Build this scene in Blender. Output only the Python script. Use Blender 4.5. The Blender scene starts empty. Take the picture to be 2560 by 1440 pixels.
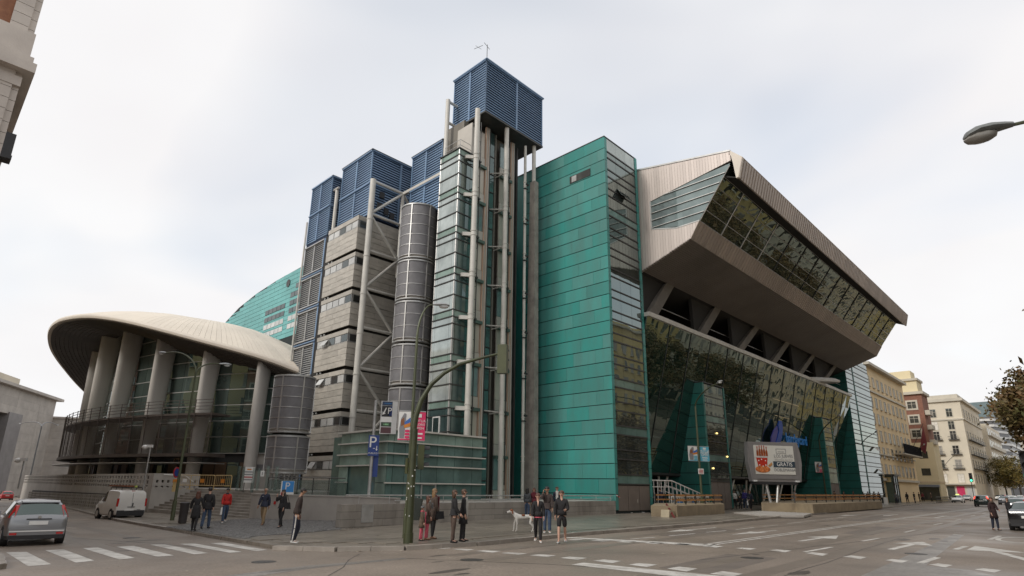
import bpy, bmesh, math, random
from mathutils import Vector, Matrix
random.seed(7)
C = bpy.context.scene
COL = C.collection
PI = math.pi

# ---------------------------------------------------------------- camera
cam_d = bpy.data.cameras.new('camera')
cam = bpy.data.objects.new('camera', cam_d)
COL.objects.link(cam)
cam_d.sensor_width = 36.0
cam_d.lens = 22.387
cam_d.clip_start = 0.1
cam_d.clip_end = 4000
cam.matrix_world = Matrix(((0.99989273, -0.01464687, 0.0, 0.0),
                           (-0.00434845, -0.29685451, -0.95491282, 0.0),
                           (0.01398648, 0.95481038, -0.29688635, 1.95),
                           (0, 0, 0, 1)))
C.camera = cam

# ---------------------------------------------------------------- sky and sun (overcast)
SUN_EL, SUN_AZ = math.radians(34), math.radians(232)   # azimuth clockwise from +Y
w = bpy.data.worlds.new('World')
C.world = w
w.use_nodes = True
nt = w.node_tree
nt.nodes.clear()
def wn(t, **k):
    n = nt.nodes.new(t)
    for a, b in k.items(): setattr(n, a, b)
    return n
out = wn('ShaderNodeOutputWorld'); bg = wn('ShaderNodeBackground')
sky = wn('ShaderNodeTexSky'); sky.sky_type = 'NISHITA'; sky.sun_disc = False
sky.sun_elevation = SUN_EL; sky.sun_rotation = SUN_AZ
tc = wn('ShaderNodeTexCoord'); sep = wn('ShaderNodeSeparateXYZ')
mx = wn('ShaderNodeMath', operation='MAXIMUM'); mx.inputs[1].default_value = 0.0
ad = wn('ShaderNodeMath', operation='ADD'); ad.inputs[1].default_value = 0.35
dv = wn('ShaderNodeVectorMath', operation='DIVIDE')
cmb = wn('ShaderNodeCombineXYZ')
n1 = wn('ShaderNodeTexNoise'); n1.inputs['Scale'].default_value = 1.15; n1.inputs['Detail'].default_value = 3.5; n1.inputs['Roughness'].default_value = 0.45
n1.inputs['Distortion'].default_value = 0.5
rmp = wn('ShaderNodeValToRGB')
rmp.color_ramp.elements[0].position = 0.50; rmp.color_ramp.elements[0].color = (1, 1, 1, 1)
rmp.color_ramp.elements[1].position = 0.70; rmp.color_ramp.elements[1].color = (0.62, 0.62, 0.62, 1)
n2 = wn('ShaderNodeTexNoise'); n2.inputs['Scale'].default_value = 2.2; n2.inputs['Detail'].default_value = 3
r2 = wn('ShaderNodeValToRGB')
r2.color_ramp.elements[0].position = 0.3; r2.color_ramp.elements[0].color = (7.5, 7.35, 7.42, 1)
r2.color_ramp.elements[1].position = 0.7; r2.color_ramp.elements[1].color = (7.95, 7.95, 8.0, 1)
sc = wn('ShaderNodeMixRGB', blend_type='MULTIPLY'); sc.inputs[0].default_value = 1.0; sc.inputs[2].default_value = (2.25, 1.95, 1.65, 1)
mixc = wn('ShaderNodeMixRGB')
L = nt.links.new
L(tc.outputs['Generated'], sep.inputs[0]); L(sep.outputs['Z'], mx.inputs[0]); L(mx.outputs[0], ad.inputs[0])
for i in range(3): L(ad.outputs[0], cmb.inputs[i])
L(tc.outputs['Generated'], dv.inputs[0]); L(cmb.outputs[0], dv.inputs[1])
L(dv.outputs[0], n1.inputs['Vector']); L(dv.outputs[0], n2.inputs['Vector'])
L(n1.outputs['Fac'], rmp.inputs[0]); L(n2.outputs['Fac'], r2.inputs[0])
L(sky.outputs[0], sc.inputs[1])
L(rmp.outputs[0], mixc.inputs[0]); L(sc.outputs[0], mixc.inputs[1]); L(r2.outputs[0], mixc.inputs[2])
L(mixc.outputs[0], bg.inputs[0]); bg.inputs[1].default_value = 0.10
L(bg.outputs[0], out.inputs[0])

sun_d = bpy.data.lights.new('sun', 'SUN'); sun_d.energy = 1.5; sun_d.angle = math.radians(12); sun_d.color = (1.0, 0.96, 0.9)
sun = bpy.data.objects.new('sun', sun_d); COL.objects.link(sun)
sdir = Vector((math.sin(SUN_AZ) * math.cos(SUN_EL), math.cos(SUN_AZ) * math.cos(SUN_EL), math.sin(SUN_EL)))
sun.rotation_euler = sdir.to_track_quat('Z', 'Y').to_euler()
C.view_settings.view_transform = 'Standard'; C.view_settings.look = 'None'
C.view_settings.gamma = 1.0; C.view_settings.use_curve_mapping = False
C.view_settings.exposure = 0.3

# ---------------------------------------------------------------- street frame: u along the main street, v along the side street
UX, UY = 0.66070383, 0.75064669
VX, VY = -0.68392905, 0.72954853
OX, OY = -7.7374973, 31.51209403
def gx(x): return 0.018 * min(0.0, x - 1.0)          # the side street falls gently to the left
def xy(u, v): return (OX + u * UX + v * VX, OY + u * UY + v * VY)
def W(u, v, z): x, y = xy(u, v); return Vector((x, y, z))
def GZ(u, v): return gx(xy(u, v)[0])
def WG(u, v, h=0.0): x, y = xy(u, v); return Vector((x, y, gx(x) + h))
UD = Vector((UX, UY, 0)); VD = Vector((VX, VY, 0)); ZD = Vector((0, 0, 1))
NU = Vector((-VY, VX, 0)); NU = NU if NU.dot(UD) < 0 else -NU     # outward normal of faces that look down the side street
NV = Vector((UY, -UX, 0)); NV = NV if NV.dot(VD) < 0 else -NV     # outward normal of faces that look at the main street

# ---------------------------------------------------------------- materials
MATS = {}
def mat(name, col, rough=.6, metal=0.0, var=.12, scale=.6, rnd=0.0, bump=0.0, bscale=15.0, stretch=(1, 1, 1), spec=.5, ior=1.5, col2=None, lo=.35, hi=.65, emit=0, wave=0, coat=0, sat=0, detail=5):
    if name in MATS: return MATS[name]
    m = bpy.data.materials.new(name); m.use_nodes = True
    t = m.node_tree; b = t.nodes['Principled BSDF']; l = t.links.new
    b.inputs['Roughness'].default_value = rough; b.inputs['Metallic'].default_value = metal
    b.inputs['Specular IOR Level'].default_value = spec; b.inputs['IOR'].default_value = ior
    if coat: b.inputs['Coat Weight'].default_value = coat; b.inputs['Coat Roughness'].default_value = .05
    c = Vector(col)
    c2 = Vector(col2) if col2 else c * (1 - var)
    c1 = c if col2 else c * (1 + var)
    last = None
    g = t.nodes.new('ShaderNodeNewGeometry')
    if var or col2:
        mp = t.nodes.new('ShaderNodeMapping'); mp.inputs['Scale'].default_value = stretch
        n = t.nodes.new('ShaderNodeTexNoise'); n.inputs['Scale'].default_value = scale; n.inputs['Detail'].default_value = detail; n.inputs['Roughness'].default_value = .6
        r = t.nodes.new('ShaderNodeValToRGB')
        r.color_ramp.elements[0].position = lo; r.color_ramp.elements[0].color = (*c1, 1)
        r.color_ramp.elements[1].position = hi; r.color_ramp.elements[1].color = (*c2, 1)
        l(g.outputs['Position'], mp.inputs[0]); l(mp.outputs[0], n.inputs['Vector']); l(n.outputs['Fac'], r.inputs[0])
        last = r.outputs[0]
    else:
        rgb = t.nodes.new('ShaderNodeRGB'); rgb.outputs[0].default_value = (*c, 1); last = rgb.outputs[0]
    if rnd:
        oi = t.nodes.new('ShaderNodeObjectInfo')
        mr = t.nodes.new('ShaderNodeMapRange'); mr.inputs[3].default_value = 1 - rnd; mr.inputs[4].default_value = 1 + rnd
        h = t.nodes.new('ShaderNodeHueSaturation')
        l(oi.outputs['Random'], mr.inputs[0]); l(mr.outputs[0], h.inputs['Value']); l(last, h.inputs['Color'])
        if sat:
            ms = t.nodes.new('ShaderNodeMapRange'); ms.inputs[3].default_value = 1 - sat; ms.inputs[4].default_value = 1 + sat
            mm = t.nodes.new('ShaderNodeMath'); mm.operation = 'FRACT'; m7 = t.nodes.new('ShaderNodeMath'); m7.operation = 'MULTIPLY'; m7.inputs[1].default_value = 7.3
            l(oi.outputs['Random'], m7.inputs[0]); l(m7.outputs[0], mm.inputs[0]); l(mm.outputs[0], ms.inputs[0]); l(ms.outputs[0], h.inputs['Saturation'])
        last = h.outputs[0]
    l(last, b.inputs['Base Color'])
    if bump:
        nb = t.nodes.new('ShaderNodeTexNoise'); nb.inputs['Scale'].default_value = bscale; nb.inputs['Detail'].default_value = 4
        bp = t.nodes.new('ShaderNodeBump'); bp.inputs['Strength'].default_value = bump; bp.inputs['Distance'].default_value = .02
        l(g.outputs['Position'], nb.inputs['Vector']); l(nb.outputs['Fac'], bp.inputs['Height']); l(bp.outputs[0], b.inputs['Normal'])
    if wave:
        nb = t.nodes.new('ShaderNodeTexNoise'); nb.inputs['Scale'].default_value = .35; nb.inputs['Detail'].default_value = 1.5
        bp = t.nodes.new('ShaderNodeBump'); bp.inputs['Strength'].default_value = 1; bp.inputs['Distance'].default_value = wave
        l(g.outputs['Position'], nb.inputs['Vector']); l(nb.outputs['Fac'], bp.inputs['Height']); l(bp.outputs[0], b.inputs['Normal'])
    if emit:
        l(last, b.inputs['Emission Color']); b.inputs['Emission Strength'].default_value = emit
    MATS[name] = m
    return m
def glass(name, col, ior=2.4, rough=.02, wave=.012, rnd=.25, var=0.25):
    m = mat(name, col, rough, 0, var, .5, rnd, ior=ior, wave=wave)
    m.node_tree.nodes['Principled BSDF'].inputs['Specular Tint'].default_value = (.80, .97, .92, 1)
    return m

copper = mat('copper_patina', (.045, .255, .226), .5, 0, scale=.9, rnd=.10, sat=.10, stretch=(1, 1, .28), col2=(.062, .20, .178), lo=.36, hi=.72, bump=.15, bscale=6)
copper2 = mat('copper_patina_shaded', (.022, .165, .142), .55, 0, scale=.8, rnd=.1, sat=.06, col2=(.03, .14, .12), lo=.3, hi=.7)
teal = mat('pale_copper', (.13, .37, .36), .5, 0, .12, .12, rnd=.05)
joint = mat('dark_joint', (.012, .02, .02), .8, 0, 0)
blue = mat('blue_metal', (.165, .255, .385), .45, .0, .1, .4, rnd=.03)
blue_dk = mat('blue_core', (.012, .026, .06), .8, 0, 0)
steel = mat('pale_painted_steel', (.55, .53, .48), .45, 0, .1, .8)
shaft_m = mat('shaft_wall', (.17, .155, .13), .6, .1, .25, .6, stretch=(1, 1, .15))
steel_dk = mat('dark_steel', (.055, .054, .052), .5, .3, .2, 1)
alu = mat('aluminium', (.5, .49, .47), .4, .6, .12, 1)
galv = mat('galvanised', (.42, .42, .41), .45, .5, .15, 2)
stone = mat('grey_stone', (.50, .465, .405), .5, 0, scale=1.3, rnd=.08, stretch=(1, 1, 3), col2=(.36, .335, .29), lo=.35, hi=.75, bump=.2, bscale=8)
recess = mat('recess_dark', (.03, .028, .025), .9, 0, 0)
concrete = mat('concrete', (.38, .345, .30), .8, 0, scale=1.2, rnd=.06, col2=(.20, .185, .165), lo=.35, hi=.8, bump=.3, bscale=10)
conc_lt = mat('pale_concrete', (.44, .41, .37), .75, 0, scale=.5, rnd=.05, col2=(.30, .28, .255), lo=.35, hi=.8, bump=.15)
conc_dk = mat('stained_concrete', (.30, .275, .24), .85, 0, scale=.9, rnd=.1, stretch=(1, 1, .35), col2=(.15, .13, .11), lo=.42, hi=.78, bump=.35, bscale=9)
sandc = mat('sandy_concrete', (.34, .27, .175), .85, 0, scale=1, rnd=.05, col2=(.19, .15, .10), lo=.35, hi=.8, bump=.3)
mesh_grey = mat('grey_mesh', (.17, .165, .17), .55, .1, .1, 2, rnd=.05, bump=.5, bscale=60)
clad = mat('warm_metal_cladding', (.60, .525, .475), .38, .3, .06, .3, rnd=.09, stretch=(1, 1, .2))
clad_dk = mat('bronze_metal_cladding', (.40, .34, .295), .42, .25, .08, .3, rnd=.08)
soffit_m = mat('brown_soffit', (.21, .185, .165), .5, .1, .15, .2, stretch=(1, 1, 1))
roofm = mat('cream_roof_panels', (.72, .645, .54), .6, 0, .05, .25, rnd=.03)
rimm = mat('cream_rim', (.68, .61, .52), .5, 0, .06, .3)
underm = mat('dark_slatted_soffit', (.075, .066, .058), .7, 0, .2, .3)
finm = mat('concrete_fin', (.56, .53, .485), .7, 0, scale=.5, rnd=.03, stretch=(1, 1, .25), col2=(.42, .395, .36), lo=.35, hi=.8)
g_fac = glass('facade_glass', (.010, .026, .019), 2.7, .015, .010)
g_tow = glass('tower_glass', (.045, .052, .05), 2.5, .02, .012)
g_span = glass('green_spandrel', (.13, .21, .19), 1.6, .12, .004, .12)
g_stair = glass('stair_glass', (.36, .39, .385), 2.1, .05, .006, .12)
g_stair_d = glass('stair_glass_dark', (.05, .082, .08), 1.9, .04, .008, .25)
g_ent = glass('entrance_green_glass', (.105, .165, .15), 1.7, .06, .008, .14)
g_ent_p = glass('pale_green_glass', (.21, .29, .25), 1.5, .2, .003, .08)
g_cant = glass('upper_glass', (.025, .032, .024), 2.9, .015, .014)
g_side = glass('side_glass', (.15, .18, .18), 2.1, .03, .006, .15)
g_pav = glass('pavilion_glass', (.045, .062, .055), 2.6, .02, .012)
g_rail = glass('rail_glass', (.12, .17, .15), 1.5, .1, 0, .05); g_rail.node_tree.nodes['Principled BSDF'].inputs['Alpha'].default_value = .38
strut_m = mat('dark_concrete', (.15, .135, .115), .8, 0, .15, .8, bump=.2)
g_car = glass('car_glass', (.012, .014, .015), 2.1, .03, 0, 0, 0)
g_win = glass('window_glass', (.05, .05, .048), 1.7, .05, .003, .4)
white_win = mat('pale_window', (.50, .50, .48), .15, 0, .08, 1, rnd=.12)
shutter = mat('grey_brown_shutter', (.17, .14, .12), .6, 0, .1, 1, rnd=.05)
brown_mesh = mat('brown_screen', (.10, .08, .068), .7, .2, .15, 1.5, rnd=.04)
dark_in = mat('dark_interior', (.018, .018, .017), .8, 0, 0)
warm_in = mat('brown_door', (.10, .06, .035), .5, 0, .2, 1)
copper_strip = mat('raw_copper', (.62, .44, .33), .45, .15, .2, .6, rnd=.1, stretch=(1, 1, .1))
beige_panel = mat('lift_panel', (.46, .42, .36), .4, .3, .15, .5, rnd=.12, stretch=(1, 1, .2))
beige_lt = mat('lift_panel_pale', (.46, .43, .38), .45, .2, .1, .5, rnd=.06)
green_beam = mat('green_beam', (.07, .115, .095), .5, 0, .15, 1)
white_p = mat('white_paint', (.74, .73, .70), .5, 0, .05, 1)
black_p = mat('black_paint', (.012, .012, .013), .45, 0, 0)
rubber = mat('rubber', (.016, .016, .017), .85, 0, .15, 4)
red_p = mat('red_paint', (.42, .015, .018), .3, 0, 0, coat=.6)
navy_p = mat('sign_blue', (.012, .045, .22), .4, 0, 0)
sky_p = mat('sign_sky_blue', (.02, .22, .56), .4, 0, 0)
pink_p = mat('banner_pink', (.66, .035, .13), .6, 0, .08, 3)
cyan_p = mat('banner_cyan', (.10, .42, .56), .6, 0, .08, 3)
orange_p = mat('banner_orange', (.62, .22, .03), .6, 0, 0)
grey_p = mat('print_grey', (.22, .22, .23), .6, 0, 0)
lamp_green = mat('lamp_post_green', (.075, .085, .045), .5, .1, .25, 1.2, stretch=(1, 1, .5))
sig_green = mat('signal_green', (.055, .062, .022), .45, .1, .15, 2)
lamp_head = mat('lamp_grey', (.36, .37, .37), .45, .3, .1, 4)
lamp_glass = mat('lamp_glass', (.62, .63, .62), .25, 0, 0, 1)
wood = mat('orange_wood_rail', (.42, .20, .065), .55, 0, .2, 2)
yellow_p = mat('barrier_yellow', (.50, .35, .15), .5, 0, .15, 2)
tail_red = mat('tail_lamp_red', (.42, .012, .012), .2, 0, 0, 1, coat=.5)
brake_on = mat('lit_brake_lamp', (1.0, .06, .03), .3, 0, 0, 1, emit=2.2)
head_on = mat('lit_headlamp', (1.0, .55, .32), .3, 0, 0, 1, emit=1.6)
green_on = mat('lit_green_signal', (.08, .95, .55), .3, 0, 0, 1, emit=2.0)
warm_on = mat('lit_lamp_warm', (1.0, .72, .25), .3, 0, 0, 1, emit=1.8)
chrome = mat('chrome', (.6, .6, .6), .15, .9, 0)
plastic_dk = mat('dark_plastic', (.03, .03, .032), .6, 0, .1, 4)

# ground materials
def ground_mat(name, c1, c2, rough1, rough2, sc, fine, bumpd, wet=0.0):
    m = bpy.data.materials.new(name); m.use_nodes = True; t = m.node_tree; b = t.nodes['Principled BSDF']; l = t.links.new
    g = t.nodes.new('ShaderNodeNewGeometry')
    n = t.nodes.new('ShaderNodeTexNoise'); n.inputs['Scale'].default_value = sc; n.inputs['Detail'].default_value = 7; n.inputs['Roughness'].default_value = .62
    r = t.nodes.new('ShaderNodeValToRGB'); r.color_ramp.elements[0].position = .34; r.color_ramp.elements[0].color = (*c1, 1); r.color_ramp.elements[1].position = .7; r.color_ramp.elements[1].color = (*c2, 1)
    n2 = t.nodes.new('ShaderNodeTexNoise'); n2.inputs['Scale'].default_value = fine; n2.inputs['Detail'].default_value = 3
    mxn = t.nodes.new('ShaderNodeMixRGB'); mxn.blend_type = 'OVERLAY'; mxn.inputs[0].default_value = .55
    n3 = t.nodes.new('ShaderNodeTexNoise'); n3.inputs['Scale'].default_value = sc * 1.7; n3.inputs['Detail'].default_value = 4
    r3 = t.nodes.new('ShaderNodeMapRange'); r3.inputs[1].default_value = .35; r3.inputs[2].default_value = .65; r3.inputs[3].default_value = rough1; r3.inputs[4].default_value = rough2
    bp = t.nodes.new('ShaderNodeBump'); bp.inputs['Strength'].default_value = .5; bp.inputs['Distance'].default_value = bumpd
    for k in (n, n2, n3): l(g.outputs['Position'], k.inputs['Vector'])
    l(n.outputs['Fac'], r.inputs[0]); l(r.outputs[0], mxn.inputs[1]); l(n2.outputs['Fac'], mxn.inputs[2])
    l(mxn.outputs[0], b.inputs['Base Color']); l(n3.outputs['Fac'], r3.inputs[0]); l(r3.outputs[0], b.inputs['Roughness'])
    l(n2.outputs['Fac'], bp.inputs['Height']); l(bp.outputs[0], b.inputs['Normal'])
    MATS[name] = m
    return m
asphalt = ground_mat('asphalt', (.25, .204, .163), (.138, .112, .09), .40, .75, .13, 16, .006)
asphalt_w = ground_mat('worn_pale_asphalt', (.25, .23, .21), (.15, .135, .12), .3, .55, .5, 9, .006)
far_pav = ground_mat('reflection_dark_paving', (.075, .068, .06), (.05, .046, .042), .3, .6, .3, 6, .004)  # opposite paving coloured dark so the glass front mirrors a dimmer ground
paving_m = ground_mat('paving_base', (.215, .185, .15), (.15, .127, .102), .22, .5, .3, 6, .004)
cobble_base = ground_mat('cobble_bed', (.10, .10, .10), (.075, .073, .07), .5, .7, .6, 8, .01)
slab_m = mat('paving_slab', (.245, .212, .172), .34, 0, scale=.45, rnd=.13, col2=(.155, .133, .108), lo=.35, hi=.7, bump=.2, bscale=12)
kerb_m = mat('granite_kerb', (.32, .285, .245), .6, 0, scale=1.5, rnd=.1, col2=(.20, .175, .15), lo=.3, hi=.75, bump=.3)
cobble_m = mat('cobble_stone', (.185, .178, .17), .5, 0, scale=3, rnd=.0, col2=(.105, .10, .096), lo=.3, hi=.7, bump=.5, bscale=14)
road_white = mat('road_paint', (.56, .54, .50), .6, 0, scale=2.2, col2=(.28, .255, .225), lo=.42, hi=.72, bump=.3, bscale=14, detail=8)

# ---------------------------------------------------------------- builders
ORG = {}
def tag(o, label=None, cat=None, group=None, kind=None):
    if label: o['label'] = label
    if cat: o['category'] = cat
    if group: o['group'] = group
    if kind: o['kind'] = kind
    return o
def thing(name, label, cat, loc=(0, 0, 0), rot=0.0, group=None):
    o = bpy.data.objects.new(name, None); COL.objects.link(o); o.empty_display_size = .3
    o.location = loc; o.rotation_euler = (0, 0, rot); ORG[o] = Vector(loc) if not rot else Vector((0, 0, 0))
    return tag(o, label, cat, group)
def local(o): ORG[o] = Vector((0, 0, 0)); return o
class MB:
    def __init__(s): s.v = []; s.f = []
    def add(s, vs, fs):
        k = len(s.v); s.v += [tuple(p) for p in vs]; s.f += [tuple(k + i for i in f) for f in fs]; return s
    def hexa(s, a):      # 8 points: bottom ring then top ring
        return s.add(a, [(3, 2, 1, 0), (4, 5, 6, 7), (0, 1, 5, 4), (1, 2, 6, 5), (2, 3, 7, 6), (3, 0, 4, 7)])
    def box(s, u0, u1, v0, v1, z0, z1):
        return s.hexa([W(u0, v0, z0), W(u1, v0, z0), W(u1, v1, z0), W(u0, v1, z0), W(u0, v0, z1), W(u1, v0, z1), W(u1, v1, z1), W(u0, v1, z1)])
    def lbox(s, x0, x1, y0, y1, z0, z1):
        return s.hexa([(x0, y0, z0), (x1, y0, z0), (x1, y1, z0), (x0, y1, z0), (x0, y0, z1), (x1, y0, z1), (x1, y1, z1), (x0, y1, z1)])
    def obox(s, c, ax, ay, az):   # centre and half-axes
        c, ax, ay, az = Vector(c), Vector(ax), Vector(ay), Vector(az)
        return s.hexa([c - ax - ay - az, c + ax - ay - az, c + ax + ay - az, c - ax + ay - az, c - ax - ay + az, c + ax - ay + az, c + ax + ay + az, c - ax + ay + az])
    def tube(s, p, q, r, n=8, r2=None, cap=True):
        p, q = Vector(p), Vector(q); d = (q - p).normalized(); r2 = r if r2 is None else r2
        a = d.orthogonal().normalized(); b = d.cross(a)
        vs = [p + (a * math.cos(2 * PI * i / n) + b * math.sin(2 * PI * i / n)) * r for i in range(n)] + [q + (a * math.cos(2 * PI * i / n) + b * math.sin(2 * PI * i / n)) * r2 for i in range(n)]
        fs = [(i, (i + 1) % n, n + (i + 1) % n, n + i) for i in range(n)]
        if cap: fs += [tuple(range(n - 1, -1, -1)), tuple(range(n, 2 * n))]
        return s.add(vs, fs)
    def path(s, pts, r, n=8, r2=None):
        pts = [Vector(p) for p in pts]; m = len(pts); r2 = r if r2 is None else r2
        a = None; vs = []; fs = []
        for i, p in enumerate(pts):
            d = (pts[min(i + 1, m - 1)] - pts[max(i - 1, 0)]).normalized()
            a = d.orthogonal().normalized() if a is None else (a - d * a.dot(d)).normalized()
            b = d.cross(a); rr = r + (r2 - r) * i / (m - 1)
            vs += [p + (a * math.cos(2 * PI * k / n) + b * math.sin(2 * PI * k / n)) * rr for k in range(n)]
        for i in range(m - 1):
            fs += [(i * n + k, i * n + (k + 1) % n, (i + 1) * n + (k + 1) % n, (i + 1) * n + k) for k in range(n)]
        fs += [tuple(range(n - 1, -1, -1)), tuple((m - 1) * n + k for k in range(n))]
        return s.add(vs, fs)
    def prism(s, pts, ext):
        pts = [Vector(p) for p in pts]; e = Vector(ext); n = len(pts)
        return s.add(pts + [p + e for p in pts], [tuple(range(n - 1, -1, -1)), tuple(range(n, 2 * n))] + [(i, (i + 1) % n, n + (i + 1) % n, n + i) for i in range(n)])
    def lathe(s, prof, c=(0, 0, 0), n=16, sx=1, sy=1):
        c = Vector(c); vs = []; fs = []
        for r, z in prof: vs += [c + Vector((r * sx * math.cos(2 * PI * k / n), r * sy * math.sin(2 * PI * k / n), z)) for k in range(n)]
        for i in range(len(prof) - 1):
            fs += [(i * n + k, i * n + (k + 1) % n, (i + 1) * n + (k + 1) % n, (i + 1) * n + k) for k in range(n)]
        fs += [tuple(range(n - 1, -1, -1)), tuple((len(prof) - 1) * n + k for k in range(n))]
        return s.add(vs, fs)
    def ball(s, c, rx, ry=None, rz=None, n=10, m=7):
        ry = ry or rx; rz = rz or rx; c = Vector(c); vs = [c + Vector((0, 0, -rz))]; fs = []
        for j in range(1, m):
            t = -PI / 2 + PI * j / m
            vs += [c + Vector((rx * math.cos(t) * math.cos(2 * PI * k / n), ry * math.cos(t) * math.sin(2 * PI * k / n), rz * math.sin(t))) for k in range(n)]
        vs.append(c + Vector((0, 0, rz))); e = len(vs) - 1
        for k in range(n):
            fs.append((0, 1 + (k + 1) % n, 1 + k)); fs.append((e, e - n + k, e - n + (k + 1) % n))
        for j in range(m - 2):
            fs += [(1 + j * n + k, 1 + j * n + (k + 1) % n, 1 + (j + 1) * n + (k + 1) % n, 1 + (j + 1) * n + k) for k in range(n)]
        return s.add(vs, fs)
    def quad(s, a, b, c, d): return s.add([a, b, c, d], [(0, 1, 2, 3)])
def mesh(name, vs, fs, m, smooth=False):
    me = bpy.data.meshes.new(name); me.from_pydata(vs, [], fs)
    bm = bmesh.new(); bm.from_mesh(me); bmesh.ops.recalc_face_normals(bm, faces=bm.faces); bm.to_mesh(me); bm.free()
    if m: me.materials.append(m)
    if smooth:
        me.polygons.foreach_set('use_smooth', [True] * len(me.polygons))
        try: me.set_sharp_from_angle(angle=math.radians(40))
        except Exception: pass
    me.update(); return me
def obj(name, mb, m, parent=None, smooth=False, org=None, **k):
    """one mesh object; vertices given in world space (or in the thing's own space when the thing is 'local')"""
    o0 = ORG[parent] if parent else Vector(org or (0, 0, 0))
    me = mesh(name, [tuple(Vector(p) - o0) for p in mb.v], mb.f, m, smooth)
    o = bpy.data.objects.new(name, me); COL.objects.link(o)
    if parent: o.parent = parent
    else: o.location = o0
    ORG[o] = o0; tag(o, **k)
    return o
CACHE = {}
def cell(parent, name, m, u0, u1, v0, v1, z0, z1, **k):
    """box piece in the street frame; alike pieces share one mesh"""
    key = (name, m.name, round(u1 - u0, 3), round(v1 - v0, 3), round(z1 - z0, 3))
    if key not in CACHE:
        du, dw, dz = u1 - u0, v1 - v0, z1 - z0
        a = [Vector((0, 0, 0)), UD * du, UD * du + VD * dw, VD * dw]
        b = MB(); b.hexa(a + [p + ZD * dz for p in a]); CACHE[key] = mesh(name, b.v, b.f, m)
    o = bpy.data.objects.new(name, CACHE[key]); COL.objects.link(o)
    p = W(u0, v0, z0); o.parent = parent; o.location = p - ORG[parent]; ORG[o] = p
    return tag(o, **k)
def shared(parent, name, key, make, m, loc, rotz=0.0, smooth=False):
    """piece whose mesh is made once and then shared"""
    if key not in CACHE:
        b = MB(); make(b); CACHE[key] = mesh(name, b.v, b.f, m, smooth)
    o = bpy.data.objects.new(name, CACHE[key]); COL.objects.link(o); o.parent = parent
    o.location = Vector(loc) - ORG[parent]; o.rotation_euler = (0, 0, rotz); ORG[o] = Vector(loc)
    return o
def dup(root, loc, rot=None, label=None):
    r = root.copy(); COL.objects.link(r); r.location = loc
    if rot is not None: r.rotation_euler = (0, 0, rot)
    if label: r['label'] = label
    for ch in list(root.children):
        c = ch.copy(); COL.objects.link(c); c.parent = r
        for g in ch.children:
            d = g.copy(); COL.objects.link(d); d.parent = c
    return r
TEXTS = []
def text(parent, name, s, size, o, right, up, m, depth=.01, align='CENTER'):
    c = bpy.data.curves.new(name, 'FONT'); c.body = s; c.size = size; c.extrude = depth; c.align_x = align; c.align_y = 'CENTER'
    ob = bpy.data.objects.new(name, c); COL.objects.link(ob)
    r = Vector(right).normalized(); n = r.cross(Vector(up)).normalized(); q = n.cross(r)
    o = Vector(o) - ORG[parent]
    ob.matrix_local = Matrix(((r.x, q.x, n.x, o.x), (r.y, q.y, n.y, o.y), (r.z, q.z, n.z, o.z), (0, 0, 0, 1)))
    ob.parent = parent; c.materials.append(m); TEXTS.append(ob); return ob
SKIN = []
def skinned(name, verts, edges, radii, m, parent, sub=1, extra=None, root=0):
    me = bpy.data.meshes.new(name); me.from_pydata([tuple(p) for p in verts], edges, [])
    me.materials.append(m)
    o = bpy.data.objects.new(name, me); COL.objects.link(o); o.parent = parent; ORG[o] = ORG[parent]
    sk = o.modifiers.new('skin', 'SKIN'); sk.branch_smoothing = .4
    me.skin_vertices or None
    for i, r in enumerate(radii):
        d = me.skin_vertices[0].data[i]; d.radius = (r, r) if not isinstance(r, tuple) else r
        d.use_root = (i == root)
    if sub: s_ = o.modifiers.new('sub', 'SUBSURF'); s_.levels = sub; s_.render_levels = sub
    SKIN.append((o, extra)); return o
def finish():
    dg = bpy.context.evaluated_depsgraph_get(); dg.update()
    new = []
    for o, ex in SKIN: new.append((o, ex, bpy.data.meshes.new_from_object(o.evaluated_get(dg), depsgraph=dg)))
    tn = [(o, bpy.data.meshes.new_from_object(o.evaluated_get(dg), depsgraph=dg)) for o in TEXTS]
    for o, ex, me in new:
        o.modifiers.clear(); mats = list(o.data.materials)
        if ex:
            bm = bmesh.new(); bm.from_mesh(me)
            e = bpy.data.meshes.new('x'); e.from_pydata(ex.v, [], ex.f); bm.from_mesh(e); bm.to_mesh(me); bm.free(); bpy.data.meshes.remove(e)
        me.name = o.name; o.data = me
        me.materials.clear()
        for mm in mats: me.materials.append(mm)
        me.polygons.foreach_set('use_smooth', [True] * len(me.polygons)); me.update()
    for o, me in tn:
        p, ml, nm = o.parent, o.matrix_local.copy(), o.name
        m0 = o.data.materials[0]
        bpy.data.objects.remove(o)
        n = bpy.data.objects.new(nm.split('.')[0], me); COL.objects.link(n); n.parent = p; n.matrix_local = ml
        me.materials.clear(); me.materials.append(m0)
def inpoly(p, poly):
    x, y = p; c = False; j = len(poly) - 1
    for i in range(len(poly)):
        if (poly[i][1] > y) != (poly[j][1] > y) and x < (poly[j][0] - poly[i][0]) * (y - poly[i][1]) / (poly[j][1] - poly[i][1]) + poly[i][0]: c = not c
        j = i
    return c
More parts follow.
